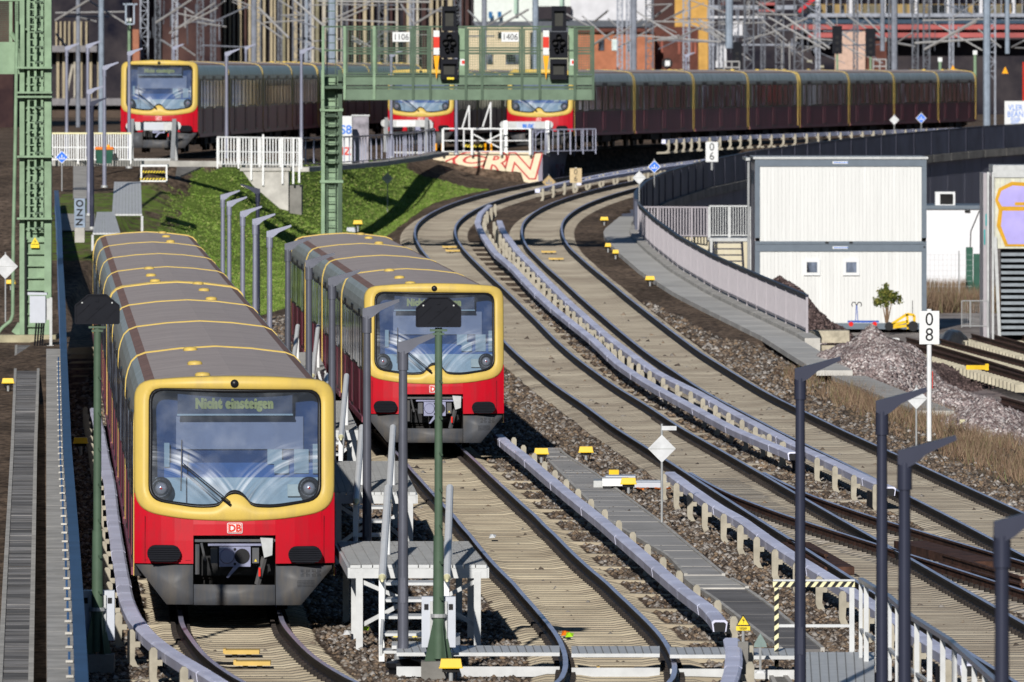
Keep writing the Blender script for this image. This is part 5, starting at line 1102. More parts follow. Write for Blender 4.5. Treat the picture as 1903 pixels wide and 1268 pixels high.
for x, y0, y1, lb in ((1842, 760, 800, 'thin red stake in the gravel at the right edge'), (1733, 690, 750, 'thin red stake right behind the number sign')):
    q = D(x, y1, 285 if x < 1800 else 262); m = MB(); m.tube((0, 0, 0), (0, 0, (y1 - y0) * q.y / F), .012, n=5); o = m.build('marker_stake', SIGNR); o.location = q; tag(o, lb, 'stake')
q = G(1789, 806); q.y -= 0; m = MB(); m.box(-.07, .05, -.06, .06, .0, .33); t = thing('cable_box', 'small cream cable box on a post in the dry grass', 'box', q); m.build('box', M('cream plastic', (.62, .58, .38), .6), t); m = MB(); m.box(.06, .1, -.03, .03, -.3, .3); m.build('post', STEELG, t)

# ------------------------------------------------------------------ boxes and small trackside things
def yellow_box(x, y, label, s=1.0, z=None, dd=None):
    q = G(x, y) if dd is None else D(x, y, dd); t = thing('point_box', label, 'junction box', q, 0, 'yellow trackside junction boxes')
    m = MB(); m.add([(-.155 * s, -.1, .22), (.155 * s, -.1, .22), (.155 * s, .1, .22), (-.155 * s, .1, .22), (-.135 * s, -.08, .335), (.135 * s, -.08, .335), (.135 * s, .08, .335), (-.135 * s, .08, .335)], [(3, 2, 1, 0), (4, 5, 6, 7), (0, 1, 5, 4), (1, 2, 6, 5), (2, 3, 7, 6), (3, 0, 4, 7)]); m.build('lid', CABY, t)
    m = MB(); m.box(-.165 * s, .165 * s, -.11, .11, .205, .222); m.build('rim', CABY, t)
    m = MB(); m.tube((0, 0, -.05), (0, 0, .2), .03, n=8); m.build('post', STEELG, t); m = MB(); m.box(-.12 * s, .12 * s, -.05, .05, .15, .2); m.build('bracket', SHADE, t)
    for sx in (-.09, .08): m = MB(); m.tube((sx, 0, .16), (sx * .4 + .02, .05, -.03), .014, n=5); m.build('cable', BLK, t)
for a in [(838, 1272, 'yellow box at the foot of the middle signal'), (1511, 1275, 'yellow box on the wide grating deck'), (1006, 862, 'yellow box left of the cable duct, beside the second train'), (1089, 860, 'yellow box right of the cable duct'),
          (1168, 920, 'yellow box by the orange cable'), (15, 728, 'yellow box at the left edge beside the boarded walkway'), (1208, 533, 'yellow box beside the footpath'),
          (1123, 420, 'yellow box near the shaded bend of the footpath'), (1130, 470, 'small yellow box at the edge of the footpath, first of two'), (1144, 482, 'small yellow box at the edge of the footpath, second of two'), (20, 541, 'yellow box behind the white diamond sign at the left edge')]:
    yellow_box(*a, s=.7 if 'small' in a[2] else 1)
yellow_box(150, 842, 'yellow box in the shade left of the nearest train', dd=235); yellow_box(665, 428, 'yellow box on the ground right of the gantry mast', dd=368)
q = G(654, 432); t = thing('point_machine_cover', 'small pale blue equipment cover right of the gantry mast', 'equipment', q); m = MB(); m.box(-.2, .2, -.3, .3, 0, .18); m.build('cover', CABG, t)
q = G(1135, 912); t = thing('point_machine', 'grey point machine with a white lid beside the duct', 'point machine', q); z_ = 0.05
for nm_, (x0, x1, y0, y1, z0, z1), mt in (('base', (-.35, .35, -.5, .5, 0, .2), STEELG), ('lid', (-.18, .35, -1.2, -.4, .12, .27), WHITE), ('rear_lid', (-.1, .5, .4, 1.2, .1, .26), CABG), ('motor', (-.15, .0, -1.4, -1.2, 0, .12), BLK), ('yellow_cap', (-.02, .18, 1.8, 2.2, .2, .33), CABY)): m = MB(); m.box(x0, x1, y0, y1, z0, z1); m.build(nm_, mt, t)
for k, y_ in enumerate((-.4, .5)): m = MB(); m.box(.4, 1.15, y_, y_ + .5, .06, .16); m.build('channel', CABG, t)
m = MB(); P = [G(1178, 911), G(1195, 914), G(1210, 911), G(1230, 914), G(1245, 913)]
for a, b_ in zip(P[:-1], P[1:]): m.tube(a + Vector((0, 0, .05)), b_ + Vector((0, 0, .05)), .02, n=6)
tag(m.build('orange_cable', ORANGE), 'orange cable lying on the ballast beside the diamond sign', 'cable')
for x, y, lb, mt in ((1058, 1184, 'green and orange scrap of plastic between the rails', M('lime plastic', (.5, .9, .02), .5)), (1050, 1181, 'orange scrap of plastic between the rails', ORANGE), (678, 1172, 'lime green scrap by the leg of the nearest platform', M('lime plastic', (.5, .9, .02))), (645, 1180, 'crumpled pale cup on the ballast', SIGNW), (915, 1000, 'small white paper scrap on the sleepers', SIGNW)):
    q = W(x, y, -.15); m = MB(); m.add([(-.06, -.1, 0), (.05, -.12, .01), (.07, .1, .05), (-.04, .12, .06), (0, 0, .07)], [(0, 1, 4), (1, 2, 4), (2, 3, 4), (3, 0, 4)]); o = m.build('litter', mt); o.location = q; tag(o, lb, 'litter')

# cable duct covered with slabs
def duct(L_, R_, label, z=-.17, step=1.0, mat=SLABC, name='cable_duct', curb=.06, cmat=CONC):
    A_ = [W(*p, z) for p in L_]; B_ = [W(*p, z) for p in R_]
    def fx_(P): ys = [p.y for p in P][::-1]; xs_ = [p.x for p in P][::-1]; return lambda y: float(np.interp(y, ys, xs_))
    fa, fb = fx_(A_), fx_(B_); y0, y1 = max(A_[-1].y, B_[-1].y), min(A_[0].y, B_[0].y); t = thing(name, label, 'cable duct', (fa(y0), y0, z)); y = y0; k = 0
    while y < y1:
        e_ = min(y + step - .01, y1); dz = RNG.normal(0, .003); ca, cb = curb, curb; m = MB(); vs = [(fa(y) + ca, y), (fb(y) - cb, y), (fb(e_) - cb, e_), (fa(e_) + ca, e_)]
        m.add([(a, b, z - .08 + dz) for a, b in vs] + [(a, b, z + dz) for a, b in vs], [(3, 2, 1, 0), (4, 5, 6, 7), (0, 1, 5, 4), (1, 2, 6, 5), (2, 3, 7, 6), (3, 0, 4, 7)])
        if k < 295: m.build('slab', mat, t, world=True)
        y += step; k += 1
    for f_, s in ((fa, 1), (fb, -1)):
        m = MB(); ys = np.arange(y0, y1, 1.5); m.sweep([(f_(y) + s * curb / 2, y, z + .02) for y in ys], [(-curb / 2, -.25), (-curb / 2, 0), (curb / 2, 0), (curb / 2, -.25)]); m.build('edge_strip', cmat, t, world=True)
    return t
duct([(1003, 832), (1018, 857), (1128, 968), (1240, 1034), (1272, 1069)], [(1040, 832), (1052, 845), (1111, 882), (1240, 978), (1348, 1068)], 'pale slab covered cable duct running towards the camera')
duct([(1263, 1070), (1290, 1092)], [(1352, 1070), (1392, 1092)], 'short shifted piece of the cable duct with pale slabs', z=-.14, mat=CONC)
duct([(1293, 1092), (1330, 1117), (1447, 1206)], [(1386, 1092), (1440, 1130), (1540, 1212)], 'grey slab covered cable duct in front of the striped barrier', mat=M('grey duct slab', (.20, .19, .185), .85, var=.15, scale=1.0, island=.1))
duct([(1420, 1238), (1445, 1290)], [(1448, 1238), (1490, 1290)], 'short duct end at the bottom left of the wide deck', mat=CONCD)
# left boarded walkway, parapet and blue girder
duct([(28, 642), (20, 830), (8, 1030), (-6, 1275)], [(75, 642), (69, 830), (66, 1030), (62, 1275)], 'weathered boarded walkway between pale edges at the left', z=.1, step=.66, mat=DSLAB, name='boarded_walkway', curb=.07)
def ribbon(name, label, cat, pts, prof, mat, extra=None):
    t = thing(name, label, cat, pts[0]); return t
gp = [D(103.5, 354, 400), D(109, 416, 370), D(111, 486, 330), D(115, 564, 295), D(117, 660, 262), D(123, 830, 202), D(134, 986, 166), D(143, 1140, 140), D(150, 1300, 122)][::-1]
def pts_interp(P, n): ys = [p.y for p in P]; Y = np.linspace(ys[0], ys[-1], n); return [(float(np.interp(y, ys, [p.x for p in P])), float(y), float(np.interp(y, ys, [p.z for p in P]))) for y in Y]
GP = pts_interp(gp, 80); t = thing('blue_girder', 'long blue steel girder with a flanged top along the left side', 'girder', GP[0])
m = MB(); m.sweep(GP, [(-.06, -.04), (-.06, 0), (.10, 0), (.10, -.04)]); m.build('top_flange', BLUES, t, world=True)
m = MB(); m.sweep([(x + .05, y, z - .041) for x, y, z in GP], [(-.012, -1.6), (-.012, 0), (.012, 0), (.012, -1.6)]); m.build('web', BLUES, t, world=True)
for i in range(0, 79, 2): x, y, z = GP[i]; m = MB(); m.box(x - .05, x + .09, y - .03, y + .03, z - 1.5, z - .05); m.build('stiffener', BLUES, t, world=True)
for k in range(46):
    y = GP[0][1] + 2 + k * 3.1; x = float(np.interp(y, [g[1] for g in GP], [g[0] for g in GP])); z = float(np.interp(y, [g[1] for g in GP], [g[2] for g in GP])) - .24; m = MB(); m.box(x - .15, x - .06, y - .08, y + .08, z, z + .03); pb_ = m.build('anchor_plate', CONC, t, world=True)
    m = MB(); m.tube((x - .11, y, z + .03), (x - .11, y, z + .13), .018, n=6); o = m.build('anchor_bolt', BLUES, pb_); o.location = -Vector(t.location)
t = thing('concrete_parapet', 'pale concrete parapet between the boarded walkway and the blue girder', 'parapet', (GP[0][0], GP[0][1], 0))
cpL = [D(86, 642, 272), D(86, 830, 209), D(86, 986, 171), D(87, 1140, 144), D(88, 1300, 124)][::-1]
for i in range(36):
    y0, y1 = 124 + i * 4.1, 124 + (i + 1) * 4.1 - .04; f = lambda y, a, P: float(np.interp(y, [p.y for p in P], [getattr(p, a) for p in P])); G3 = [Vector(g) for g in GP]
    vs = []
    for y in (y0, y1): xl = f(y, 'x', cpL); zl = f(y, 'z', G3) - .25; xr = f(y, 'x', G3) - .02; vs += [(xl, y, zl - 1.4), (xr, y, zl - 1.4), (xr, y, zl), (xl, y, zl)]
    m = MB(); m.add(vs, [(0, 1, 2, 3), (7, 6, 5, 4), (0, 4, 5, 1), (1, 5, 6, 2), (2, 6, 7, 3), (3, 7, 4, 0)]); m.build('parapet_block', CONC, t, world=True)

# ------------------------------------------------------------------ signs
def post_sign(x, yb, dd, hpx, label, name='diamond_sign', kind='white', w_=.40, zfix=None, back=False):
    q = D(x, yb, dd); t = thing(name, label, 'sign', q, 0); s = F / dd; h = hpx / s
    m = MB(); m.tube((0, .03, -.1), (0, .03, h + (.05 if kind != 'flag' else .2)), .022, n=8); m.build('post', STEELG, t); r = w_ / 2 * 1.2
    m = MB(); m.prism([(0, h - 2 * r), (r, h - r), (0, h), (-r, h - r)], -.01, .0)
    if kind in ('white', 'flag', 'blue', 'ochre'):
        pl_ = m.build('plate', {'white': M('silver sign plate', (.62, .63, .64), .4), 'flag': M('silver sign plate', (.6, .6, .6)), 'blue': SIGNW, 'ochre': M('faded ochre plate', (.5, .36, .18), .6)}[kind], t)
        if kind in ('blue',):
            m = MB(); k_ = .86; m.prism([(0, h - r - r * k_), (r * k_, h - r), (0, h - r + r * k_), (-r * k_, h - r)], -.014, -.01); m.build('blue_field', BLUEP, pl_)
        if kind in ('blue', 'ochre'):
            c = SIGNW if kind == 'blue' else M('faded sign blue', (.1, .17, .3), .6); m = MB(); z = h - r; m.box(-r * .42, r * .42, -.018, -.014, z - r * .30, z - r * .18); m.build('symbol_bar', c, pl_); m = MB(); m.box(-r * .07, r * .07, -.018, -.014, z - r * .12, z + r * .35); m.build('symbol_stem', c, pl_)
            for sx in (-1, 1): m = MB(); m.box(sx * r * .36 - r * .06, sx * r * .36 + r * .06, -.018, -.014, z - r * .18, z + r * .05); m.build('symbol_side', c, pl_)
        if kind in ('white', 'flag'): m = MB(); m.box(-r * .98, r * .98, -.016, -.01, h - r - .012, h - r + .012); m.build('cross_strip', STEELG, pl_)
        if kind == 'flag': m = MB(); m.box(.0, .27, -.01, 0, h + .08, h + .16); m.build('flag_plate', M('silver sign plate', (.6, .6, .6)), t)
    return t
post_sign(1230, 966, 201, 158, 'large silver diamond sign with a small flag plate, in front of the left curved track', kind='flag', w_=.43)
post_sign(1703, 836, 238, 116, 'silver diamond sign seen from behind in the dry grass', kind='white', w_=.40)
post_sign(720, 395, G(720, 395).y, 74, 'small silver diamond sign at the edge of the grass slope', w_=.40)
post_sign(1188, 398, 408, 80, 'small silver diamond sign at the corner of the long fence', w_=.42); post_sign(1216, 350, 440, 52, 'blue diamond sign with a white symbol by the dark barrier', kind='blue', w_=.44)
post_sign(1712, 252, 560, 42, 'blue diamond sign in front of the end of the long train', kind='blue', w_=.46); post_sign(1662, 256, 556, 42, 'small grey diamond sign in front of the long train', w_=.42)
post_sign(115, 350, 372, 70, 'blue diamond sign behind the green tower on the left', kind='blue', w_=.38); post_sign(10, 592, 300, 120, 'silver diamond sign at the left edge beside the green pipe', w_=.58); post_sign(1020, 352, 470, 26, 'faded ochre diamond sign beside the left curved track', kind='ochre', w_=.48)
def number_sign(x, yb, dd, hpx, wpx, tpx, lines, label, mat=SIGNW, tilt=0, postmat=WHITE, cut=False, pr=.05):
    q = D(x, yb, dd); s = F / dd; t = thing('number_sign', label, 'sign', q); h = hpx / s; w_ = wpx / s; th = tpx / s
    m = MB(); m.box(-w_ / 2, w_ / 2, -.02, 0, h - th, h); b = m.build('plate', mat, t); m = MB(); m.tube((0, .06, -.1), (0, .06, h + .04), pr, n=8); m.build('post', postmat, t)
    for k, ch in enumerate(lines): text(ch, th * .56, INK, b, (0, -.022, h - th * (.27 + .46 * k)), rot=(R(90), 0, 0), depth=.002, sx=.95)
    return t
number_sign(1727, 812, 245, 234, 37, 62, ['0', '8'], 'tall white sign with the numbers 0 over 8 on a white post', pr=.055); number_sign(1323, 312, 470, 48, 23, 37, ['0', '6'], 'white sign with the numbers 0 over 6 above the dark barrier', postmat=STEELG)
number_sign(1070, 345, 464, 32, 22, 27, ['0', '6'], 'faded sandy sign with 0 over 6, half hidden by the conductor rail', mat=M('sandy sign plate', (.62, .48, .28), .7), postmat=CONC)
q = D(1381, 1240, 149.8); t = thing('warning_sign', 'yellow high voltage triangle sign on a concrete stub at the bottom', 'warning sign', q); s = F / 149.8
def pp(x, y): return ((x - 1381) / s, (1240 - y) / s)
m = MB(); m.prism([pp(1368, 1163), pp(1394, 1163), pp(1381, 1142)], -.01, 0); tp = m.build('triangle', INK, t); m = MB(); m.prism([pp(1370.5, 1161.5), pp(1391.5, 1161.5), pp(1381, 1145)], -.014, -.01); m.build('yellow_field', HAZY, tp)
m = MB(); m.prism([pp(1382, 1147.5), pp(1379, 1153), pp(1382, 1153.5), pp(1380.5, 1160), pp(1384, 1152), pp(1381, 1151.5)], -.018, -.014); m.build('bolt_symbol', INK, tp)
m = MB(); m.prism([pp(1368, 1172), pp(1394, 1172), pp(1394, 1164), pp(1368, 1164)], -.01, 0); tx = m.build('text_plate', HAZY, t); text('Hochspannung\nLebensgefahr', .021, INK, tx, (0, -.012, (1240 - 1168) / s), depth=.001, bold=.0006, sx=.85)
m = MB(); m.tube((0, .02, .3), (0, .02, .55), .02, n=6); m.build('post', STEELG, t); m = MB(); m.box(-.07, .07, 0, .14, -.25, .35); m.build('concrete_stub', CONCD, t)
q = D(1413, 1243, 149.6); t = thing('triangle_sign', 'plain grey triangle plate on a thin post at the bottom', 'sign', q); s = F / 149.6; m = MB(); m.prism([(-12 / s, 40 / s), (12 / s, 40 / s), (11 / s, 47 / s), (0, 66 / s), (-11 / s, 47 / s)], -.008, 0); m.build('plate', M('dull grey green plate', (.20, .27, .25), .5), t); m = MB(); m.tube((0, .015, -.05), (0, .015, .45), .018, n=6); m.build('post', STEELG, t); m = MB(); m.lathe((0, 0, -.06), [(.08, 0), (.06, .03), (.001, .05)], 8); m.build('foot', SIGNW, t)

# ------------------------------------------------------------------ green signal gantry in the middle
def mesh_panel(t, x0, x1, y, z0, z1, mat, st=.085, name='mesh_panel'):
    m = MB(); k = x0
    while k < x1: m.box(k, k + .010, y, y + .006, z0, z1); k += st
    k = z0
    while k < z1: m.box(x0, x1, y + .006, y + .012, k, k + .010); k += st
    return stuff(m.build(name, mat, t))
gd = 384.0; gs = F / gd; GX = lambda x: (x - 617) / gs; gzb = gz((617 - CX) * gd / F, gd); t = thing('signal_gantry', 'green steel signal gantry with a caged walkway reaching over the tracks', 'gantry', ((617 - CX) / gs, gd, gzb)); GZ = lambda y: H - (y - HY) / gs - gzb
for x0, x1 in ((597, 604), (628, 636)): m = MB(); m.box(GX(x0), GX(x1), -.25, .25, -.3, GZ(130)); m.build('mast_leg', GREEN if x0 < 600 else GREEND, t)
m = MB(); m.box(GX(604), GX(628), .1, .25, -.3, GZ(140)); m.build('mast_web', GREEN, t)
for x in (607, 623): m = MB(); m.box(GX(x), GX(x + 1.6), -.16, -.12, .6, GZ(50)); m.build('ladder_rail', GREEND, t)
for k in range(34): z = 1.0 + k * .28; m = MB(); m.box(GX(607), GX(624), -.15, -.12, z, z + .03); m.build('rung', GREEND, t)
for k in range(7): z = GZ(200 + k * 17); m = MB(); m.box(GX(603), GX(629), -.45, -.1, z, z + .04); m.build('cage_hoop', GREEND, t)
for y in (202, 335): m = MB(); m.box(GX(595), GX(638), -.3, .3, GZ(y + 5), GZ(y)); m.build('collar', GREEN, t)
deck0, deck1, dk = GX(642), GX(1103), GREEND
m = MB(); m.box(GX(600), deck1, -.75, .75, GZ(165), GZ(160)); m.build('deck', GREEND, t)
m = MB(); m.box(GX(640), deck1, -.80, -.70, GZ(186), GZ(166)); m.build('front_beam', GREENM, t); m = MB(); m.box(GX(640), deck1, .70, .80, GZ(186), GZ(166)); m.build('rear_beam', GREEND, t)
m = MB(); m.box(GX(642), deck1, -.82, -.76, GZ(158), GZ(141)); m.build('kick_plate', GREENM, t)
posts = [601, 641, 696, 768, 800, 866, 896, 970, 1003, 1068, 1102]
for x in posts:
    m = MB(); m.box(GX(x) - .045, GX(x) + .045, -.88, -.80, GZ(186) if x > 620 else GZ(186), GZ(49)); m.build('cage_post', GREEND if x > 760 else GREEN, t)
    m = MB(); m.box(GX(x) - .03, GX(x) + .03, .74, .80, GZ(160), GZ(49)); m.build('rear_post', GREEND, t)
    m = MB(); m.beam((GX(x), -.7, GZ(168)), (GX(x), -.86, GZ(186)), .06, .06); m.build('bracket', GREEND, t)
for y, nm_ in ((50, 'top_rail'), (94, 'mid_rail'), (141, 'low_rail')):
    m = MB(); m.box(GX(601), deck1, -.87, -.81, GZ(y + 1.5), GZ(y - 1.5)); m.build(nm_, GREEND, t)
    m = MB(); m.box(GX(601), deck1, .75, .79, GZ(y + 1.2), GZ(y - 1.2)); m.build(nm_, GREEND, t)
for a, b in zip(posts[1:-1], posts[2:]):
    if (a, b) in ((800, 866), (1003, 1068)): continue
    for xa, xb, za, zb in ((GX(a) + .05, GX(a) + .11, GZ(138), GZ(53)), (GX(b) - .11, GX(b) - .05, GZ(138), GZ(53)), (GX(a) + .11, GX(b) - .11, GZ(138), GZ(135)), (GX(a) + .11, GX(b) - .11, GZ(56), GZ(53)), (GX(a) + .11, GX(b) - .11, GZ(91), GZ(88)), (GX(a) + .11, GX(b) - .11, GZ(101), GZ(98))): m = MB(); m.box(xa, xb, -.86, -.81, za, zb); m.build('panel_frame', GREEND, t)
    mesh_panel(t, GX(a) + .06, GX(b) - .06, -.84, GZ(138), GZ(53), GREEND)
for a, b in ((852, 870), (1056, 1074)): m = MB(); m.box(GX(a), GX(b), -.84, -.80, GZ(141), GZ(53)); pn = m.build('solid_panel', GREEN, t); m = MB(); m.box(GX((a + b) / 2) - .11, GX((a + b) / 2) + .11, -.85, -.84, GZ(122), GZ(110)); sg = m.build('small_notice', SIGNW, pn); m = MB(); m.box(GX((a + b) / 2) - .05, GX((a + b) / 2) + .05, -.86, -.85, GZ(119), GZ(113)); m.build('print', SIGNR, pn)
for x, s_ in ((746, '1106'), (948, '1406')):
    m = MB(); m.box(GX(x - 16), GX(x + 16), -.90, -.88, GZ(78), GZ(60)); b = m.build('number_plate', SIGNW, t); text(s_, .30, INK, b, (GX(x), -.903, GZ(69.5)), sx=.92, depth=.001)
for x, lb in ((835, 'black main signal on the gantry, left one with the red striped mast plate'), (1038, 'black main signal on the gantry, right one with the red striped mast plate')):
    q = thing('main_signal', lb, 'signal', (t.location.x + GX(x), gd - 1.0, gzb + GZ(150)), 0, 'black signals on the gantry'); SZ = lambda y: GZ(y) - GZ(150)
    for nm_, (a, b, y0, y1) in (('top_unit', (-13, 14, 58, 12)), ('main_unit', (-17, 17, 108, 60)), ('lower_unit', (-16, 16, 148, 110))):
        m = MB(); m.box(a / gs, b / gs, -.2, .25, SZ(y0), SZ(y1)); u = m.build(nm_, BOARD, q)
        if nm_ != 'main_unit': m = MB(); m.box((a + 6) / gs, (b - 6) / gs, -.21, -.2, SZ(y0 - 9), SZ(y1 + 10)); m.build('grey_screen', M('dull screen', (.035, .035, .03), .6), u); m = MB(); m.box((a + 4) / gs, (b - 4) / gs, -.42, -.2, SZ(y1 + 9), SZ(y1 + 7)); m.build('hood', BOARD, u)
        else:
            for dx2, yy, r in ((0, 68, .10), (-7, 78, .11), (7, 78, .11), (-4, 92, .08), (5, 90, .07)): m = MB(); m.tube((dx2 / gs, -.42, SZ(yy) - .03), (dx2 / gs, -.2, SZ(yy)), r * .95, r, 12, False); m.tube((dx2 / gs, -.23, SZ(yy)), (dx2 / gs, -.2, SZ(yy)), r * .9, r * .9, 12); m.build('lamp_hood', INK, u)
    if x == 835:
        m = MB(); m.box(-4 / gs, 9 / gs, -.21, -.2, SZ(148), SZ(144)); m.build('yellow_edge', HAZY, u)
    for nm_, y0, y1, mt in (('white_plate', 102, 57, SIGNW),): m = MB(); m.box(-29 / gs, -18 / gs, -.06, -.03, SZ(y0), SZ(y1)); pl_ = m.build(nm_, mt, q)
    m = MB(); m.box(-29 / gs, -18 / gs, -.07, -.06, SZ(89), SZ(69)); m.build('red_stripe', SIGNR, pl_); m = MB(); m.prism([(-29 / gs, SZ(104)), (-23.5 / gs, SZ(148)), (-18 / gs, SZ(104))], -.06, -.03); m.build('orange_plate', SIGNO, q)

# green tower on the left with its cabin
td = 326.0; ts = F / td; tx0 = (67 - CX) / ts; tzb = H - (622 - HY) / ts; t = thing('green_tower', 'green steel signal tower on the left with a ladder and a meshed cabin', 'tower', (tx0, td, tzb)); TX = lambda x: (x - 67) / ts; TZ = lambda y: H - (y - HY) / ts - tzb
for x0, x1 in ((37, 46), (83, 96)): m = MB(); m.box(TX(x0), TX(x1), -.25, .25, 0, TZ(-40)); m.build('mast_leg', GREEN, t)
m = MB(); m.box(TX(46), TX(83), .12, .25, 0, TZ(-40)); m.build('mast_web', GREEN, t)
for k in range(22): z = TZ(608 - k * 22.5); m = MB(); m.box(TX(48), TX(83), -.02, .12, z, z + .04); m.build('web_rib', GREEN, t)
m = MB(); m.box(TX(47), TX(49.5), -.2, -.1, 0, TZ(440)); m.build('cable_tray', INK, t)
for x in (52, 64.5, 77): m = MB(); m.box(TX(x), TX(x + 4.2), -.38, -.32, TZ(430), TZ(-30)); m.build('ladder_rail', GREEN, t)
for k in range(33): z = TZ(425 - k * 14); m = MB(); m.box(TX(54), TX(68), -.36, -.33, z, z + .035); m.build('rung', GREEN, t); 
for k in range(16): z = TZ(425 - k * 28); m = MB(); m.box(TX(66), TX(80), -.5, -.33, z, z + .05); m.build('rung', GREEND, t)
for y in (408, 293, 182, 174, 128): m = MB(); m.box(TX(33), TX(98), -.55, .3, TZ(y), TZ(y) + .06); m.build('ring', GREEN, t)
m = MB(); m.box(TX(-26), TX(36), .35, 2.4, TZ(138), TZ(78)); m.build('cabin_base', GREEN, t); m = MB(); m.box(TX(-30), TX(36), .3, 2.4, TZ(-60), TZ(2)); m.build('cabin_roof', GREEN, t)
for x in (-26, 16, 27): m = MB(); m.box(TX(x), TX(x + 6), .34, .42, TZ(78), TZ(2)); m.build('cabin_post', GREEN, t)
mesh_panel(t, TX(-20), TX(16), .36, TZ(76), TZ(4), GREEND, .06); mesh_panel(t, TX(28), TX(34), .2, TZ(95), TZ(4), GREEND, .06)
m = MB(); m.beam((TX(20), .3, TZ(62)), (TX(42), .1, TZ(90)), .1, .1); m.build('brace', GREEN, t); mesh_panel(t, TX(49), TX(62), -.1, TZ(54), TZ(4), GREEND, .06); mesh_panel(t, TX(70), TX(88), -.1, TZ(52), TZ(4), GREEND, .06)
for a, b in ((46, 64), (66, 86)): m = MB(); m.box(TX(a), TX(b), -.12, -.06, TZ(56), TZ(53)); m.build('gate_rail', GREEN, t)
m = MB(); m.box(TX(-5), TX(105), -.6, .6, -.45, 0); m.build('foundation', M('mossy concrete', (.42, .38, .25), .85, var=.2, scale=1.5), t)
m = MB(); m.beam((TX(40), .0, .3), (TX(28), .0, .02), .1, .25); m.build('foot_gusset', GREEN, t)
m = MB(); m.prism([(TX(57), TZ(454)), (TX(73), TZ(454)), (TX(65), TZ(441))], -.03, .0); m.build('triangle_sign', HAZY, t); m = MB(); m.box(TX(57), TX(73), -.03, 0, TZ(461), TZ(455)); m.build('text_plate', HAZY, t)
m = MB(); m.prism([(TX(66), TZ(445)), (TX(63.5), TZ(449)), (TX(65.5), TZ(449)), (TX(64.5), TZ(453)), (TX(67), TZ(448)), (TX(65), TZ(448))], -.036, -.03); m.build('bolt_symbol', INK, t)
m = MB(); P = [(TX(33), -.5, TZ(40)), (TX(30), -.5, TZ(250)), (TX(26), -.5, TZ(450)), (TX(25), -.5, TZ(585)), (TX(21), -.5, TZ(596)), (TX(6), -.5, TZ(608)), (TX(-2), -.5, TZ(618))]
t2 = thing('green_pipe', 'thick green cable pipe running down beside the green tower and bending left', 'pipe', (t.location.x, td, tzb)); m = MB(); m.sweep([(0, 0, 0), (0, .001, 0)], [(0, 0)] * 3) if False else None
for u, v in zip(P[:-1], P[1:]): m = MB(); m.tube(u, v, .055, n=10); auto_smooth(m.build('pipe_section', GREEN, t2))
bd = 318.0; bs = F / bd; q = Vector(((78 - CX) / bs, bd, H - (645 - HY) / bs)); t = thing('trackside_cabinet', 'light grey cabinet on a stand in front of the foot of the green tower', 'cabinet', q); m = MB(); m.box(-22 / bs, 7 / bs, -.25, .15, 45 / bs, 95 / bs); cb = m.build('box', CABG, t); m = MB(); m.prism([(-26 / bs, 97 / bs), (10 / bs, 97 / bs), (10 / bs, 101 / bs), (-26 / bs, 102 / bs)], -.3, .2); m.build('lid', CABG, t)
m = MB(); m.box(14 / bs, 19 / bs, -.05, .05, 0, 92 / bs); m.build('stand', STEELG, t); m = MB(); m.box(9 / bs, 22 / bs, -.1, .1, -2 / bs, 3 / bs); m.build('foot', STEELG, t); m = MB(); m.box(7 / bs, 14 / bs, -.05, .0, 50 / bs, 90 / bs); m.build('bracket', STEELG, t)
for k, x in enumerate((-10, -5, 0, 4)): m = MB(); m.tube((x / bs, -.1, 45 / bs), ((x - 4) / bs, -.2, -8 / bs), .03, n=6); m.build('cable', BLK, t)

# ------------------------------------------------------------------ upper yard: buffer stops, fences, bin, steps
def buffer_stop(x0, x1, yt, dd, z0, label, paint=None, L=2.6):
    s = F / dd; w_ = (x1 - x0) / s; t = thing('buffer_stop', label, 'buffer stop', ((x0 + x1) / 2 / s - CX / s, dd, z0), 0, 'grey steel buffer stops'); zt2 = H - (yt - HY) / s - z0
    m = MB(); m.box(-w_ / 2 + .1, w_ / 2 - .15, -.15, .1, zt2 - .32, zt2); bm = m.build('cross_beam', STEELG, t); m = MB(); m.box(-.45, .40, -.16, -.15, zt2 - .30, zt2 - .03); m.build('beam_plate', paint or CABG, bm)
    for s_ in (-1, 1):
        m = MB(); m.beam((s_ * w_ * .40, -.1, zt2 + .02), (s_ * w_ * .40 - .0, -L, .0), .16, .24); m.build('strut', STEELG, t); m = MB(); m.beam((s_ * w_ * .42, .1, zt2), (s_ * w_ * .42, .2, -.1), .16, .16); m.build('post', STEELG, t); m = MB(); m.tube((s_ * w_ * .44, .1, zt2 - .15), (s_ * w_ * .44, .35, zt2 - .15), .17, n=12); m.build('buffer', STEELG, t)
    m = MB(); m.box(-w_ * .42, w_ * .42, -L + .1, -L + .25, .0, .1); m.build('foot_beam', STEELG, t); return t
buffer_stop(236, 334, 227, 418, 4.72, 'buffer stop in front of the left train on the upper yard'); buffer_stop(709, 802, 223, 492.6, 4.42, 'buffer stop in front of the train behind the gantry', M('bright plate', (.8, .8, .8)), 1.8); buffer_stop(930, 1027, 226, 489.75, 4.42, 'buffer stop with a blue scribble, in front of the longest train', L=.35)
text('BLIX', .24, GRBLU, None, (D(981, 235, 489.5).x, 489.55, D(981, 235, 489.5).z), 'graffito', bold=.012); g_ = bpy.context.scene.objects['graffito']; b_ = [o for o in bpy.data.objects if o.name.startswith('buffer_stop') and 'blue' in o.get('label', '')][0]; loc = Vector(g_.location) - Vector(b_.location); setp(g_, b_); g_.location = loc
def fence2(x0, y0, d0, x1, y1, d1, h, n, label, mat, bars=14, top=None):
    a, b = D(x0, y0, d0), D(x1, y1, d1); return railing([a, b], h, .0, label, n, mat, top or mat, bar=(b - a).length / (bars + .01), rails=(.06, .5), barw=.04, pw=.06)
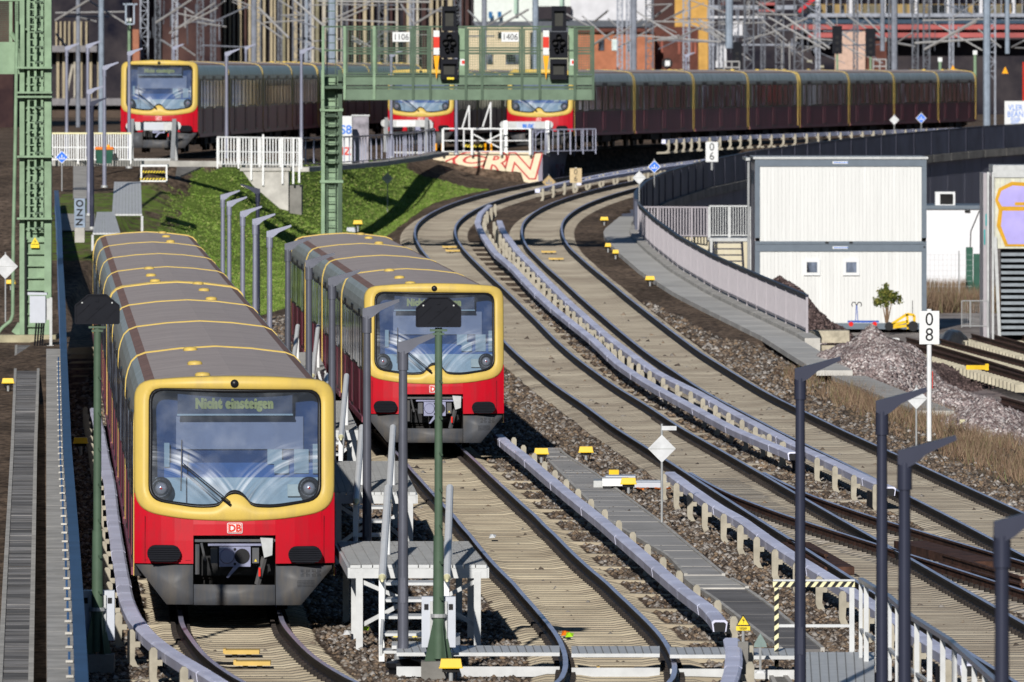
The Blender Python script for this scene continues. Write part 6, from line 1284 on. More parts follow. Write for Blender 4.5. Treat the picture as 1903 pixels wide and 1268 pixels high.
t = fence2(96, 300, 409, 243, 300, 409, 1.05, 3, 'white barred fence with an ochre striped top rail beside the green tower', WHITE, 34, HAZP)
fence2(404, 308, 412, 560, 310, 414, 1.08, 4, 'white barred fence on the crest above the concrete head wall', WHITE, 28)
P = [D(560, 308, 414), D(600, 307, 420), D(660, 303, 434), D(720, 298, 448), D(775, 291, 470), D(808, 284, 484)]; railing(P, 1.05, .0, 'dark grey barred fence bending along the grass crest', 6, POSTG, POSTG, bar=2.3, rails=(.06,), barw=.05)
a, b = D(823, 284, 488.6), D(985, 284, 488.6); railing([a, b], 1.08, 0, 'white tubular railing on the graffiti wall', 3, WHITE, WHITE, rails=(.05, .5), pw=.1); a, b = D(990, 284, 488.7), D(1107, 282, 490); railing([a, b], 1.02, 0, 'grey barred railing right of the graffiti wall', 5, POSTG, POSTG, bar=.26, rails=(.06,), barw=.035)
# yard edge strip
for (x0, x1, lb) in ((96, 560, 'pale concrete kerb strip along the yard edge under the white fences'),):
    a, b = D(x0, 303, 410), D(x1, 306, 415); m = MB(); m.beam(a, b, .25, .22); tag(m.build('kerb_strip', CONC), lb, 'kerb')
m = MB(); P = [D(560, 312, 414), D(620, 309, 424), D(700, 302, 445), D(780, 291, 474), D(822, 283, 486)]; m.sweep(P, [(-.3, -.15), (-.3, .02), (.3, .02), (.3, -.15)]); tag(m.build('kerb_strip', CONC), 'curved pale concrete strip under the dark grey fence', 'kerb')
# graffiti wall and its shaded continuation
wa, wb = D(805, 290, 489), D(1000, 290, 489); t = thing('graffiti_wall', 'cream wall with big red outlined graffiti letters below the white railing', 'wall', (wa.x, 489, 0)); zt3 = H - (284 - HY) * 489 / F
m = MB(); m.box(0, wb.x - wa.x, 0, .4, 2.6, zt3); m.build('wall', CREAM, t); s = F / 489
for ch, x, y, sz, sx_ in (('C', 868, 298, .85, 2.3), ('R', 917, 304, 1.25, 1.5), ('N', 965, 311, 1.55, 1.35)):
    text(ch, sz, GRRED, t, ((x - 805) / s, -.014, H - (y - HY) / s), 'graffito_outline', bold=.085, sx=sx_, depth=.002, shear=.2); text(ch, sz, CREAM, t, ((x - 805) / s, -.024, H - (y - HY) / s), 'graffito_fill', bold=.03, sx=sx_, depth=.002, shear=.2)
for k, (a_, b_) in enumerate((((828, 300), (852, 290)), ((985, 330), (1000, 322)))): m = MB(); m.beam(((a_[0] - 805) / s, -.02, H - (a_[1] - HY) / s), ((b_[0] - 805) / s, -.02, H - (b_[1] - HY) / s), .01, .06); m.build('graffito_stroke', GRRED, t)
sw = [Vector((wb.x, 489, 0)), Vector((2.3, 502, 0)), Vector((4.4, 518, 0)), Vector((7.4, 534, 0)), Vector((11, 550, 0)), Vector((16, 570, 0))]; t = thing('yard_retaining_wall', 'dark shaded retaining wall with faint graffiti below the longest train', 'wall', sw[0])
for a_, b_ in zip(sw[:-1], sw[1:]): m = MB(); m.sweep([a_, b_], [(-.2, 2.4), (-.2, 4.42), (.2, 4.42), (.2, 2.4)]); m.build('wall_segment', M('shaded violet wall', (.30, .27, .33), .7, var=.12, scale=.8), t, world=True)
m = MB(); m.sweep([p + Vector((0, 0, 4.43)) for p in sw], [(-.28, 0), (-.28, .14), (.28, .14), (.28, 0)]); m.build('wall_cap', CONCD, t, world=True)
o = text('CRNUD', 1.1, M('faded wine graffiti', (.16, .05, .08), .7), t, (1.1, 6.2, 3.55), 'graffito', sx=1.3, bold=.02, depth=.002, rot=(R(90), 0, math.atan2(13, 2.3 - wb.x))); o.location = Vector((1.0, 6.0 - .2, 3.5)); 
third_rail([(1222, 262), (1300, 259.5), (1421, 256.6), (1520, 253.6), (1606, 251), (1750, 247), (1903, 242)], 1, 'conductor rail on hooked brackets along the foot of the longest train', z=.2, arms=False, cap=False) if False else None
yp = [(7.0, 503), (8.6, 517), (12.2, 540), (17.5, 568), (22.5, 594), (28.5, 622), (36, 655)]; t = thing('third_rail', 'conductor rail on pale hooks along the foot of the longest train', 'third rail', (yp[0][0], yp[0][1], 4.6), 0, 'white conductor rails beside the tracks')
Yv = np.arange(503, 655, 3.6); fxy = lambda y: float(np.interp(y, [p[1] for p in yp], [p[0] for p in yp]))
for y in Yv: m = MB(); m.sweep([(fxy(y), y, 4.95), (fxy(y + 3.5), y + 3.5, 4.95)], [(-.1, -.16), (-.08, .03), (.08, .03), (.1, -.16)]); m.build('cover', TRAIL, t, world=True); shape('bracket', ARMS[1], (fxy(y) - t.location.x + .02, y - t.location.y, .08), t, -.2)
q = D(1407, 268, 560); t = thing('marker_house', 'small white house shaped marker on the conductor rail below the longest train', 'marker', q); m = MB(); m.prism([(-.25, 0), (.2, 0), (.2, .42), (-.02, .58), (-.25, .42)], 0, .3); m.build('marker', WHITE, t)
# bin
q = D(194, 304, 408); t = thing('waste_bin', 'dark green waste bin with an orange lid behind the lamp posts', 'bin', q); m = MB(); m.add([(-.28, -.25, 0), (.28, -.25, 0), (.28, .25, 0), (-.28, .25, 0), (-.33, -.3, .52), (.33, -.3, .52), (.33, .3, .52), (-.33, .3, .52)], [(3, 2, 1, 0), (4, 5, 6, 7), (0, 1, 5, 4), (1, 2, 6, 5), (2, 3, 7, 6), (3, 0, 4, 7)]); m.build('body', BING, t); m = MB(); m.prism([(-.36, .52), (.36, .52), (.32, .62), (-.32, .62)], -.33, .33); m.build('lid', ORANGE, t); m = MB(); m.box(.1, .2, -.1, .0, .62, .7); m.build('handle', SIGNO, t)
# striped steps and white ramps
q = D(287, 338, 398); t = thing('yard_steps', 'small white steps with two yellow and black striped risers above the grass', 'steps', q); s = F / 398; Z0 = q.z
m = MB(); m.box(-26 / s, 24 / s, .0, 1.8, .55, .62); m.build('top_plate', WHITE, t)
for x in (-26, 21): m = MB(); m.box(x / s, (x + 3) / s, 0, .06, -.05, .55); m.build('post', WHITE, t)
hazard_plate(t, q.x - 22 / s, q.x + 20 / s, q.y - .02, Z0 + .32, Z0 + .40, ca=HAZY, n=8); hazard_plate(t, q.x - 26 / s, q.x + 22 / s, q.y - .3, Z0 + .06, Z0 + .14, ca=HAZY, n=8); m = MB(); m.box(-26 / s, 22 / s, -.3, .3, .0, .05); m.build('lower_plate', WHITE, t)
def ramp(ps, label, dd0, dd1):
    P = [D(ps[0][0], ps[0][1], dd0), D(ps[1][0], ps[1][1], dd0), D(ps[2][0], ps[2][1], dd1), D(ps[3][0], ps[3][1], dd1)]; t = thing('white_ramp', label, 'ramp', P[0]); n = 9
    for k in range(n):
        a, b, c, d_ = P[0].lerp(P[1], (k + .03) / n), P[0].lerp(P[1], (k + .97) / n), P[3].lerp(P[2], (k + .97) / n), P[3].lerp(P[2], (k + .03) / n); dn = Vector((0, 0, .06)); m = MB(); m.add([a, b, c, d_, a - dn, b - dn, c - dn, d_ - dn], [(0, 1, 2, 3), (7, 6, 5, 4), (0, 4, 5, 1), (1, 5, 6, 2), (2, 6, 7, 3), (3, 7, 4, 0)]); m.build('ramp_board', WSTEEL, t, world=True)
    for p in P[:2]: m = MB(); m.box(p.x - .04, p.x + .04, p.y + .02, p.y + .1, p.z - .6, p.z - .07); m.build('leg', WSTEEL, t, world=True)
ramp([(208, 398), (264, 398), (262, 338), (212, 338)], 'upper white boarded ramp left of the grass', 377, 388); ramp([(172, 433), (224, 433), (212, 394), (180, 394)], 'lower white boarded ramp behind the nearest train', 368, 378)
q = D(148, 441, 372); t = thing('concrete_marker', 'grey blue block with the black letters NZO behind the nearest train', 'marker block', q); s = F / 372; m = MB(); m.box(-10 / s, 10 / s, 0, .4, 18 / s, 72 / s); b_ = m.build('board', M('pale slate board', (.27, .33, .42), .6), t); m = MB(); m.box(-9 / s, 9 / s, .02, .38, -10 / s, 18 / s); m.build('base', CONC, t)
for k, ch in enumerate('OZN'): text(ch, .33, INK, b_, (0, -.004, (62 - k * 17) / s), rot=(R(90), R(-90) if ch == 'N' else 0, 0), bold=.01, depth=.002)
t = thing('footpath', 'grey asphalt path below the yard fence on the left', 'footpath', (0, 380, 0))
for x0, x1, ya, yb2, mt in ((136, 168, 304, 372, CONC), (106, 176, 400, 432, CONC), (330, 385, 312, 338, CONCD)):
    P = [G(x0 + (6 if x0 > 300 else 0), yb2), G(x1 - (60 if x0 > 300 else 0) + 0, yb2), G(x1, ya), G(x0 + (0 if x0 < 300 else 0), ya)]; m = MB(); m.poly([p + Vector((0, 0, .05)) for p in P]); m.poly([p + Vector((0, 0, .0)) for p in P]); m.build('path_slab', mt, t, world=True)
# concrete head wall in the slope
hd = 408.0; s = F / hd; hx = lambda x: (x - 500) / s; hzz = lambda y: H - (y - HY) / s; t = thing('head_wall', 'stained concrete head wall in the grass slope below the white fence', 'wall', ((500 - CX) / s, hd, 0))
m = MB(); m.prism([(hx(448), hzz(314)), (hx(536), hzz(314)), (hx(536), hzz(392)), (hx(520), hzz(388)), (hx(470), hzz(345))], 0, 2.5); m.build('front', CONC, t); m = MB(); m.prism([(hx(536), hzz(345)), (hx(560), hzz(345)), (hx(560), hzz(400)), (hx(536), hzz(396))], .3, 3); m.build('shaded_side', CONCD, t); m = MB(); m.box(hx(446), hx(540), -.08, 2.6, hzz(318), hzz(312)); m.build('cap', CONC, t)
for x, y0, y1 in ((467, 258, 335), (489, 250, 345), (525, 256, 342), (545, 256, 342), (556, 256, 340)): m = MB(); m.box(hx(x) - .035, hx(x) + .035, -.12, -.06, hzz(y1), hzz(y0)); m.build('rail_post', WHITE, t)
# graffiti cabinets behind the gantry
q = D(642, 304, 446); s = F / 446; t = thing('graffiti_cabinet', 'white cabinet with blue and red graffiti behind the gantry mast', 'cabinet', q); m = MB(); m.box(-9 / s, 12 / s, 0, .6, 0, 88 / s); b_ = m.build('body', SIGNW, t); text('S8', .5, GRBLU, b_, (0.02, -.01, 62 / s), 'graffito', bold=.01); text('IZ', .45, SIGNR, b_, (0.02, -.01, 22 / s), 'graffito', bold=.01)
q = D(670, 304, 448); t = thing('grey_cabinet', 'tall grey cabinet with dark smears right of the graffiti cabinet', 'cabinet', q); m = MB(); m.box(-15 / s, 15 / s, 0, .6, 0, 88 / s); m.build('body', M('smeared grey cabinet', (.32, .30, .34), .6, var=0, scale=1.6, col2=(.05, .05, .06), mixs=.4), t); m = MB(); m.box(-17 / s, 17 / s, -.05, .65, 88 / s, 91 / s); m.build('lid', STEELG, t)
# yellow stubs and the stair frame by the longest train
for x in (810, 822, 902, 913): q = D(x, 280, 489.5); m = MB(); m.tube((0, 0, 0), (0, 0, .32), .05, n=8); o = m.build('yellow_post', SIGNO); o.location = q; tag(o, {810: 'leftmost short orange post behind the white railing', 822: 'short orange post second from the left behind the white railing', 902: 'short orange post right of the striped step', 913: 'rightmost short orange post behind the white railing'}[x], 'post')
t = thing('stair_frame', 'white stair frame with slanting handrails between the two far trains', 'stairs', D(905, 280, 491)); o_ = Vector(t.location); s = F / 491
for a_, b_ in (((859, 238), (872, 196)), ((897, 236), (912, 190)), ((872, 196), (872, 240)), ((912, 190), (912, 282)), ((860, 240), (940, 240)), ((862, 242), (862, 282)), ((936, 242), (936, 282)), ((880, 250), (934, 278)), ((905, 262), (934, 248))):
    p, q2 = D(a_[0], a_[1], 491), D(b_[0], b_[1], 491); m = MB(); m.tube(p, q2, .04, n=6); m.build('frame_tube', WHITE, t, world=True)
hazard_plate(t, D(864, 0, 490.5).x, D(900, 0, 490.5).x, 490.4, H - (274 - HY) / s, H - (267 - HY) / s, ca=HAZY, n=7)
q = D(1885, 236, 560); s = F / 560; t = thing('tagged_panel', 'white panel with blue scribbles at the right edge above the dark barrier', 'panel', q); m = MB(); m.box(-18 / s, 40 / s, 0, .2, -2 / s, 48 / s); b_ = m.build('panel', SIGNW, t); text('VLER\nBEAN\nSJIP', .42, GRBLU, b_, (2 / s, -.01, 23 / s), 'graffito', sx=.8)

# ------------------------------------------------------------------ the town behind: station halls, masts, wires
def bbox(t, name, x0, x1, y0, y1, dd, mat, dep=1.0, off=0.0):
    s = F / dd; m = MB(); m.box((x0 - CX) / s, (x1 - CX) / s, dd + off, dd + off + dep, H - (y1 - HY) / s, H - (y0 - HY) / s); return m.build(name, mat, t, world=True)
TAN = M('sandy facade pier', (.40, .335, .225), .7, var=.12, scale=.7); TAN2 = M('pale stone pier', (.48, .44, .36), .7, var=.15, scale=.7); DKF = M('dark brown facade', (.085, .048, .042), .9, col2=(.022, .014, .018), scale=.25, spec=.04); DKB = M('deep blue black facade', (.055, .047, .050), .9, col2=(.005, .006, .014), scale=.22, spec=.04)
BRK = M('orange brick wall', (.42, .16, .085), .8, var=.15, scale=1.2); BRD = M('dark red brick wall', (.13, .048, .036), .85, var=.2, scale=1.2); OCB = M('ochre brick wall', (.56, .32, .085), .8, var=.12, scale=1.5); REDB = M('red steel girder', (.40, .09, .085), .5, var=.15, scale=.4); PAL = M('pale tiled facade', (.60, .60, .63), .6, var=.08, scale=1); PINK = M('pinkish pillar', (.55, .38, .30), .7, var=.1)
bdist = 900.0
t = thing('columned_hall', 'long dark hall front with closely set sandy piers behind the trains', 'building', D(640, 240, bdist)); bbox(t, 'wall', 238, 880, -60, 200, bdist, DKB, 8, 1.2)
rr = random.Random(4); x = 408
while x < 872:
    w_ = rr.choice((3.2, 4.5, 6.5, 8)); bbox(t, 'pier', x, x + w_, -60, 200, bdist, rr.choice((TAN, TAN, TAN2, TAN, DKF, M('olive pier', (.22, .20, .13), .7))), rr.uniform(.3, .9), rr.uniform(-.4, .3)); x += w_ + rr.choice((2.5, 4, 6, 8.5, 10))
for x in (266, 306, 341, 352, 385): bbox(t, 'pier', x, x + rr.choice((3, 5)), -60, 200, bdist, TAN2 if x != 306 else PINK, .6, -.2)
t = thing('brown_hall', 'dark brown hall wall behind the left train', 'building', D(230, 240, 880)); bbox(t, 'wall', 178, 262, -60, 190, 880, DKF, 6); bbox(t, 'wall', 262, 410, -60, 190, 890, DKF, 6); bbox(t, 'brick_pier', 236, 262, 55, 120, 879, M('terracotta pier', (.36, .15, .09), .8), .5)
t = thing('left_station_building', 'dark station building with slim sandy columns and a grey ledge at the far left', 'building', D(90, 240, 850)); bbox(t, 'wall', -60, 240, -60, 240, 850, DKB, 6, 1.5); bbox(t, 'ledge', 85, 181, 85, 97, 850, M('grey concrete ledge', (.22, .21, .22), .8), 2, -1); bbox(t, 'lower_band', -60, 240, 183, 196, 850, M('grey concrete ledge', (.2, .2, .2)), 2, -1); bbox(t, 'plinth', -60, 240, 205, 262, 850, M('brown yard wall', (.09, .065, .05), .9), 2, -1.2)
for x in (8, 20, 102, 110, 118, 126, 136, 148, 158): bbox(t, 'column', x, x + (3 if x != 136 else 6), 40 if x > 90 else 105, 85 if x > 90 else 183, 850, TAN, .4, 1.0)
for x in (104, 115, 136, 149, 165, 180): bbox(t, 'column', x, x + rr.choice((3, 5)), 97, 183, 850, TAN if x != 136 else TAN2, .4, 1.0)
m = MB(); m.tube(D(135, 120, 848), D(122, 185, 848), .1, n=6); m.build('leaning_column', TAN2, t, world=True)
t = thing('cream_house', 'cream house with dark windows seen through the gantry cage', 'building', D(920, 130, 870)); bbox(t, 'wall', 866, 1000, 50, 190, 870, M('cream render', (.62, .52, .35), .8, var=.06), 6)
for x0, x1, y0, y1 in ((905, 916, 101, 120), (940, 966, 101, 120), (925, 935, 60, 72), (985, 996, 60, 130)): w_ = bbox(t, 'window', x0, x1, y0, y1, 870, DGLASS, .1, -.1)
t = thing('white_office', 'pale office front with a dark roof band above the gantry', 'building', D(1000, 60, 950)); bbox(t, 'wall', 880, 1060, -60, 60, 950, M('pale teal white render', (.66, .70, .66), .8, var=.05), 6); bbox(t, 'wall', 1060, 1212, -60, 56, 950, PAL, 6); bbox(t, 'roof_band', 998, 1062, 12, 36, 949, DKB, .5); bbox(t, 'roof_band', 860, 1060, 40, 60, 949, M('slate roof band', (.10, .11, .13), .7), .5); bbox(t, 'roof_band', 1060, 1212, 38, 50, 949, M('slate roof band', (.1, .1, .1)), .5)
for x in (908, 925): bbox(t, 'blue_window', x, x + 7, 22, 34, 949, M('blue glass', (.03, .14, .32), .2), .1)
for x in (955, 1040): bbox(t, 'teal_strip', x, x + 6, -60, 26, 949, M('pale teal strip', (.40, .55, .45), .7), .1)
t = thing('orange_brick_building', 'orange brick building with a few windows right of the gantry', 'building', D(1150, 130, 860)); bbox(t, 'wall', 1060, 1216, 56, 190, 860, BRK, 5); bbox(t, 'cornice', 1058, 1217, 53, 60, 859.5, BRD, .5)
for x0, x1, y0, y1, mt in ((1112, 1123, 74, 94, DGLASS), (1137, 1148, 73, 94, M('pale blind', (.6, .7, .68), .6)), (1166, 1172, 78, 96, DGLASS)): f_ = bbox(t, 'window', x0, x1, y0, y1, 860, mt, .1, -.1); 
t = thing('dark_brick_building', 'dark red brick wall with slot reliefs and ochre brick edges', 'building', D(1260, 130, 865)); bbox(t, 'wall', 1214, 1302, 50, 190, 865, BRD, 5); bbox(t, 'ochre_tower', 1254, 1316, -60, 52, 868, OCB, 5); bbox(t, 'ochre_pier', 1298, 1316, 52, 190, 864, OCB, 5); bbox(t, 'upper_wall', 1212, 1256, -60, 50, 869, DKF, 5)
for x in (1220, 1228, 1260, 1282, 1290): bbox(t, 'slot', x, x + 4, 76, 101, 865, M('terracotta slot', (.30, .1, .07), .8), .1, -.1)
m = MB(); c_ = D(1240, 118, 858); m.tube((c_.x, c_.y, c_.z), (c_.x, c_.y + .3, c_.z), .42, n=20); sg = m.build('round_signal', INK, t, world=True); bbox(t, 'white_lamp', 1236, 1245, 113, 123, 857, SIGNW, .1)
t = thing('station_building', 'station behind with glazed ochre band, red girders and dark halls at upper right', 'building', D(1700, 130, 920)); bbox(t, 'hall_wall', 1300, 2000, -60, 260, 920, DKB, 6, 2); bbox(t, 'ochre_band', 1500, 2000, 8, 27, 920, M('ochre lit wall', (.36, .25, .10), .7, var=.2, scale=.5), .6)
rr = random.Random(9); x = 1500
while x < 1990: w_ = rr.choice((6, 12, 20, 26)); bbox(t, 'window', x, x + w_, 9, 26, 919.8, DGLASS if rr.random() < .62 else M('olive blind', (.16, .14, .09), .7), .15); x += w_ + rr.choice((2, 9, 16))
for x in (1516, 1578, 1640, 1700, 1760, 1820, 1880): bbox(t, 'pier', x, x + 6, -60, 45, 919.2, PAL, .4)
for k, x in enumerate(range(1535, 1990, 13)): bbox(t, 'mullion', x, x + 1.6, -60, 26, 919.4, MASTG, .2)
bbox(t, 'blue_band', 1480, 2000, 34, 44, 919, M('dark blue band', (.02, .05, .09), .4), .6); bbox(t, 'grey_beam', 1490, 2000, 25, 32, 918.5, MASTG, .6)
bbox(t, 'red_girder', 1470, 2000, 46, 55, 918, REDB, .8); bbox(t, 'red_girder', 1500, 2000, 61, 70, 918, REDB, .8)
m = MB(); m.beam(D(1484, 22, 917), D(1520, -8, 917), .2, .3); m.build('red_girder', M('bright red steel', (.55, .02, .03)), t, world=True)
bbox(t, 'brick_pier', 1552, 1608, 58, 200, 915, PINK, 2); bbox(t, 'brick_pier', 1608, 1648, 76, 200, 916, BRD, 2)
for x, y in ((1522, 122), (1640, 118), (1440, 60), (1500, 112)): bbox(t, 'lit_window', x, x + 9, y, y + 4, 917.5, M('pale warm window', (.4, .38, .28), .5), .1)
for x0, x1, y0, y1, mt in ((1316, 1480, 10, 18, MASTG), (1316, 1420, 30, 34, PAL), (1340, 1362, 3, 24, BRD), (1360, 1380, 40, 66, PAL), (1410, 1440, 5, 22, REDB), (1316, 1480, 82, 85, MASTG), (1330, 1350, 84, 126, PAL)): bbox(t, 'scaffold_piece', x0, x1, y0, y1, 905, mt, .3)

MASTS = []
def lattice(x, y0, y1, wpx, dd, label, mat=MASTG):
    s = F / dd; q = Vector(((x - CX) / s, dd, 4.5)); t = thing('catenary_mast', label, 'mast', q, 0, 'lattice catenary masts behind the trains'); zt4 = H - (y0 - HY) / s - 4.5; w_ = wpx / s / 2
    for s_ in (-1, 1):
        for yy in (0, w_ * 2): m = MB(); m.box(s_ * w_ - .05, s_ * w_ + .05, yy - .05, yy + .05, 0, zt4); m.build('leg', mat, t)
    n = max(4, int((zt4 - 3) / (w_ * 2.2))); m = MB()
    for k in range(n):
        z0 = 3 + (zt4 - 3) * k / n; z1 = 3 + (zt4 - 3) * (k + 1) / n; a, b = (-w_, w_) if k % 2 else (w_, -w_); m.beam((a, -.02, z0), (b, -.02, z1), .045, .045); m.box(-w_, w_, -.03, .0, z1 - .03, z1 + .03)
    stuff(m.build('lacing', mat, t)); MASTS.append((x, t)); return t
for i, (x, wp, dd, mt) in enumerate([(268, 14, 760, MASTG), (293, 9, 800, MASTD), (325, 9, 780, MASTG), (372, 11, 820, MASTD), (396, 8, 850, MASTD), (478, 12, 860, MASTD), (553, 17, 770, MASTD), (572, 10, 760, MASTG), (641, 9, 840, MASTD), (712, 16, 790, MASTD), (850, 12, 780, MASTD),
                                    (1152, 9, 760, MASTG), (1168, 7, 800, MASTG), (1207, 13, 740, MASTD), (1275, 10, 790, MASTG), (1392, 17, 730, MASTD), (1449, 14, 780, MASTD), (1484, 15, 760, MASTD), (1657, 10, 800, MASTD), (1701, 10, 760, MASTD), (1722, 11, 780, MASTD), (1842, 15, 720, MASTG), (1340, 8, 840, MASTD)]):
    lattice(x, -60, 240, wp, dd, 'lattice mast %s' % ['above the cab of the left train', 'just right of the left train cab', 'above the left part of the left train', 'above the second car of the left train', 'thin and dark at the start of the sandy piers', 'dark among the sandy piers', 'thick and dark left of the gantry', 'pale beside a thick dark one, left of the gantry', 'seen through the first gantry cage', 'thick, seen behind the 1106 plate', 'just right of the left black gantry signal',
                             'before the orange brick building', 'thin before the orange brick building', 'dark between orange and dark red brick', 'before the ochre brick tower', 'thickest, right of the ochre pier', 'left of a close pair above the longest train', 'right of a close pair above the longest train', 'left of the pinkish pier and black signal', 'left of two before the red girders', 'right of two before the red girders', 'at the tail of the longest train', 'thin beside the ochre pier'][i], mt)
for i, (x, y1, dd, w_, lb) in enumerate([(188, 240, 640, .16, 'smooth pale blue mast left of the train cab'), (472, 200, 650, .17, 'smooth mast among the sandy piers'), (617, 200, 560, .2, 'smooth mast behind the gantry mast top'), (900, 190, 640, .15, 'smooth mast seen through the right gantry cage'), (995, 190, 650, .18, 'smooth mast left of the right gantry signal'), (1178, 190, 640, .17, 'smooth mast before the orange brick wall'), (1355, 90, 700, .25, 'short hanging post right of the ochre pier'),
                                    (1662, 190, 640, .19, 'smooth mast right of the black signal at upper right'), (1834, 250, 600, .2, 'tall smooth mast at the tail of the longest train'), (1640, 95, 700, .15, 'short hanging post before the red girders'), (1872, 100, 700, .15, 'short hanging post at the right edge'), (145, 150, 700, .14, 'grey post before the dark station building'), (570, 200, 800, .1, 'thin post left of the gantry cage'), (1281, 100, 800, .1, 'thin hanging post at the ochre tower')]):
    q = D(x, 0, dd); z0 = 4.5 if y1 >= 190 or y1 == 150 else H - (y1 - HY) * dd / F; m = MB(); m.tube((0, 0, z0), (0, 0, 16), w_, n=8); o = m.build('smooth_mast', MASTG if i % 2 else M('pale blue mast', (.32, .38, .46), .4, .2)); o.location = (q.x, dd, 0); auto_smooth(o); tag(o, lb, 'mast', None)
arms = [(103, 38, 165, 0), (163, 0, 235, 45), (103, 24, 232, 22), (105, 64, 125, 90), (120, 31, 203, 31), (150, 33, 178, 40), (290, 42, 355, 0), (315, 62, 400, 5), (320, 58, 404, 15), (300, 75, 318, 86), (336, 85, 362, 103), (330, 25, 400, 40), (322, 2, 360, 25), (368, 42, 420, 50), (400, 15, 418, 2),
        (480, 14, 537, 71), (478, 38, 526, 72), (518, 0, 562, 28), (546, 0, 620, 64), (600, 44, 696, 0), (612, 46, 684, 15), (525, 29, 565, 28), (490, 42, 565, 38), (600, 35, 738, 42), (590, 2, 800, 4), (575, 10, 640, 8), (655, 68, 690, 88), (770, 45, 822, 14), (745, 8, 770, 44), (570, 78, 640, 72), (655, 75, 670, 82), (620, 8, 700, 10),
        (905, 48, 950, 20), (928, 48, 982, 18), (968, 28, 995, 52), (870, 20, 890, 40), (880, 40, 890, 50), (1050, 25, 1100, 52), (1082, 30, 1135, 75), (1100, 85, 1140, 60), (1140, 70, 1195, 35), (1130, 35, 1160, 60), (1105, 40, 1130, 20), (1150, 88, 1220, 48),
        (1178, 18, 1260, 72), (1195, 48, 1248, 8), (1240, 36, 1272, 18), (1200, 10, 1245, 8), (1205, 78, 1262, 66), (1262, 70, 1304, 50), (1288, 36, 1340, 76), (1298, 36, 1378, 88), (1180, 66, 1340, 78), (1215, 40, 1330, 42), (1225, 75, 1270, 72), (1404, 26, 1462, 76), (1428, 32, 1534, 92), (1452, 26, 1542, 90), (1380, 75, 1440, 60), (1410, 26, 1480, 28), (1430, 62, 1500, 34), (1490, 96, 1530, 80), (1530, 30, 1590, 82), (1536, 42, 1560, 60), (1572, 28, 1612, 55), (1594, 20, 1648, 74), (1624, 64, 1646, 76), (1666, 80, 1694, 62), (1735, 42, 1826, 94), (1718, 92, 1820, 34), (1728, 88, 1815, 40), (1715, 38, 1830, 36), (1700, 80, 1840, 72), (1818, 55, 1860, 88), (1880, 88, 1903, 76), (1665, 80, 1700, 86), (1480, 70, 1560, 76), (1340, 45, 1420, 42)]
for i, (x0, y0, x1, y1) in enumerate(arms):
    dd = 700 + (i * 37) % 90; a_, b_ = D(x0, y0, dd), D(x1, y1, dd - 2); m = MB(); m.tube(a_, b_, .055 if i % 3 else .075, n=6); mast_ = min(MASTS, key=lambda k: min(abs(k[0] - x0), abs(k[0] - x1)))[1]; m.build('arm_tube', TUBEW, mast_, world=True); side = 'left' if x0 < 330 else 'centre left' if x0 < 800 else 'centre right' if x0 < 1250 else 'right'
    #tag(o, {'left': 'bright catenary arm tube above the left train', 'centre left': 'bright catenary arm tube before the sandy piers', 'centre right': 'bright catenary arm tube between gantry and brick buildings', 'right': 'bright catenary arm tube above the longest train'}[side], 'catenary arm', 'catenary arm tubes, ' + side)
# insulators, far signals, yellow triangles, odds
for x, y, dd, lb in ((1556, 70, 690, 'far black signal left of the pinkish pier'), (1618, 75, 690, 'far black signal in front of the pinkish pier'), (1370, 100, 720, 'far black signal beside the thickest mast')):
    q = D(x, y + 30, dd); s = F / dd; t = thing('far_signal', lb, 'signal', q); m = MB(); m.box(-9 / s, 9 / s, 0, .3, 0, 52 / s); m.build('housing', BOARD, t); m = MB(); m.tube((0, .2, -2), (0, .2, 0), .08, n=6); m.build('post', GREEN, t)
    for k in (8, 20, 30): m = MB(); m.tube((0, -.05, k / s), (0, 0, k / s), .12, n=10); m.build('lamp_hood', INK, t)
for x, y, lb in ((1771, 130, 'left yellow triangle marker above the longest train'), (1868, 133, 'right yellow triangle marker at the right edge')):
    q = D(x, y, 660); s = F / 660; m = MB(); m.prism([(-6 / s, -4 / s), (6 / s, -4 / s), (0, 9 / s)], 0, .1); o = m.build('yellow_marker', SIGNO); o.location = q; tag(o, lb, 'marker'); 
for x, y0, y1, lb in ((1812, 102, 150, 'thin green post with a white lamp near the tail of the longest train'), (1747, 115, 150, 'thin green post before the dark hall'), (240, 40, 115, 'pale green post with a small frame above the left train')):
    q = D(x, y1, 655); s = F / 655; t = thing('green_post', lb, 'post', q); m = MB(); m.tube((0, 0, -1), (0, 0, (y1 - y0) / s), .09, n=8); m.build('post', GREEN, t); m = MB(); m.box(-4 / s, 4 / s, 0, .1, (y1 - y0) / s, (y1 - y0 + (8 if x > 1000 else 6)) / s); m.build('lamp', SIGNW, t)
q = D(243, 45, 654); s = F / 654; t = thing('mast_frame', 'pale rectangular frame on top of a post above the left train', 'frame', q)
for a_, b_ in (((-9, 0), (-9, 38)), ((6, 0), (6, 38)), ((-14, 37), (12, 37)), ((-9, 0), (6, 0))): m = MB(); m.beam((a_[0] / s, 0, a_[1] / s), (b_[0] / s, 0, b_[1] / s), .08); m.build('frame_bar', M('pale blue mast', (.3, .36, .45)), t)
m = MB(); q = D(1902, 190, 600); m.tube(q, q + Vector((0, 0, 2.2)), .05, n=6); tag(m.build('red_pole', SIGNR), 'thin bright red pole at the right edge', 'pole')
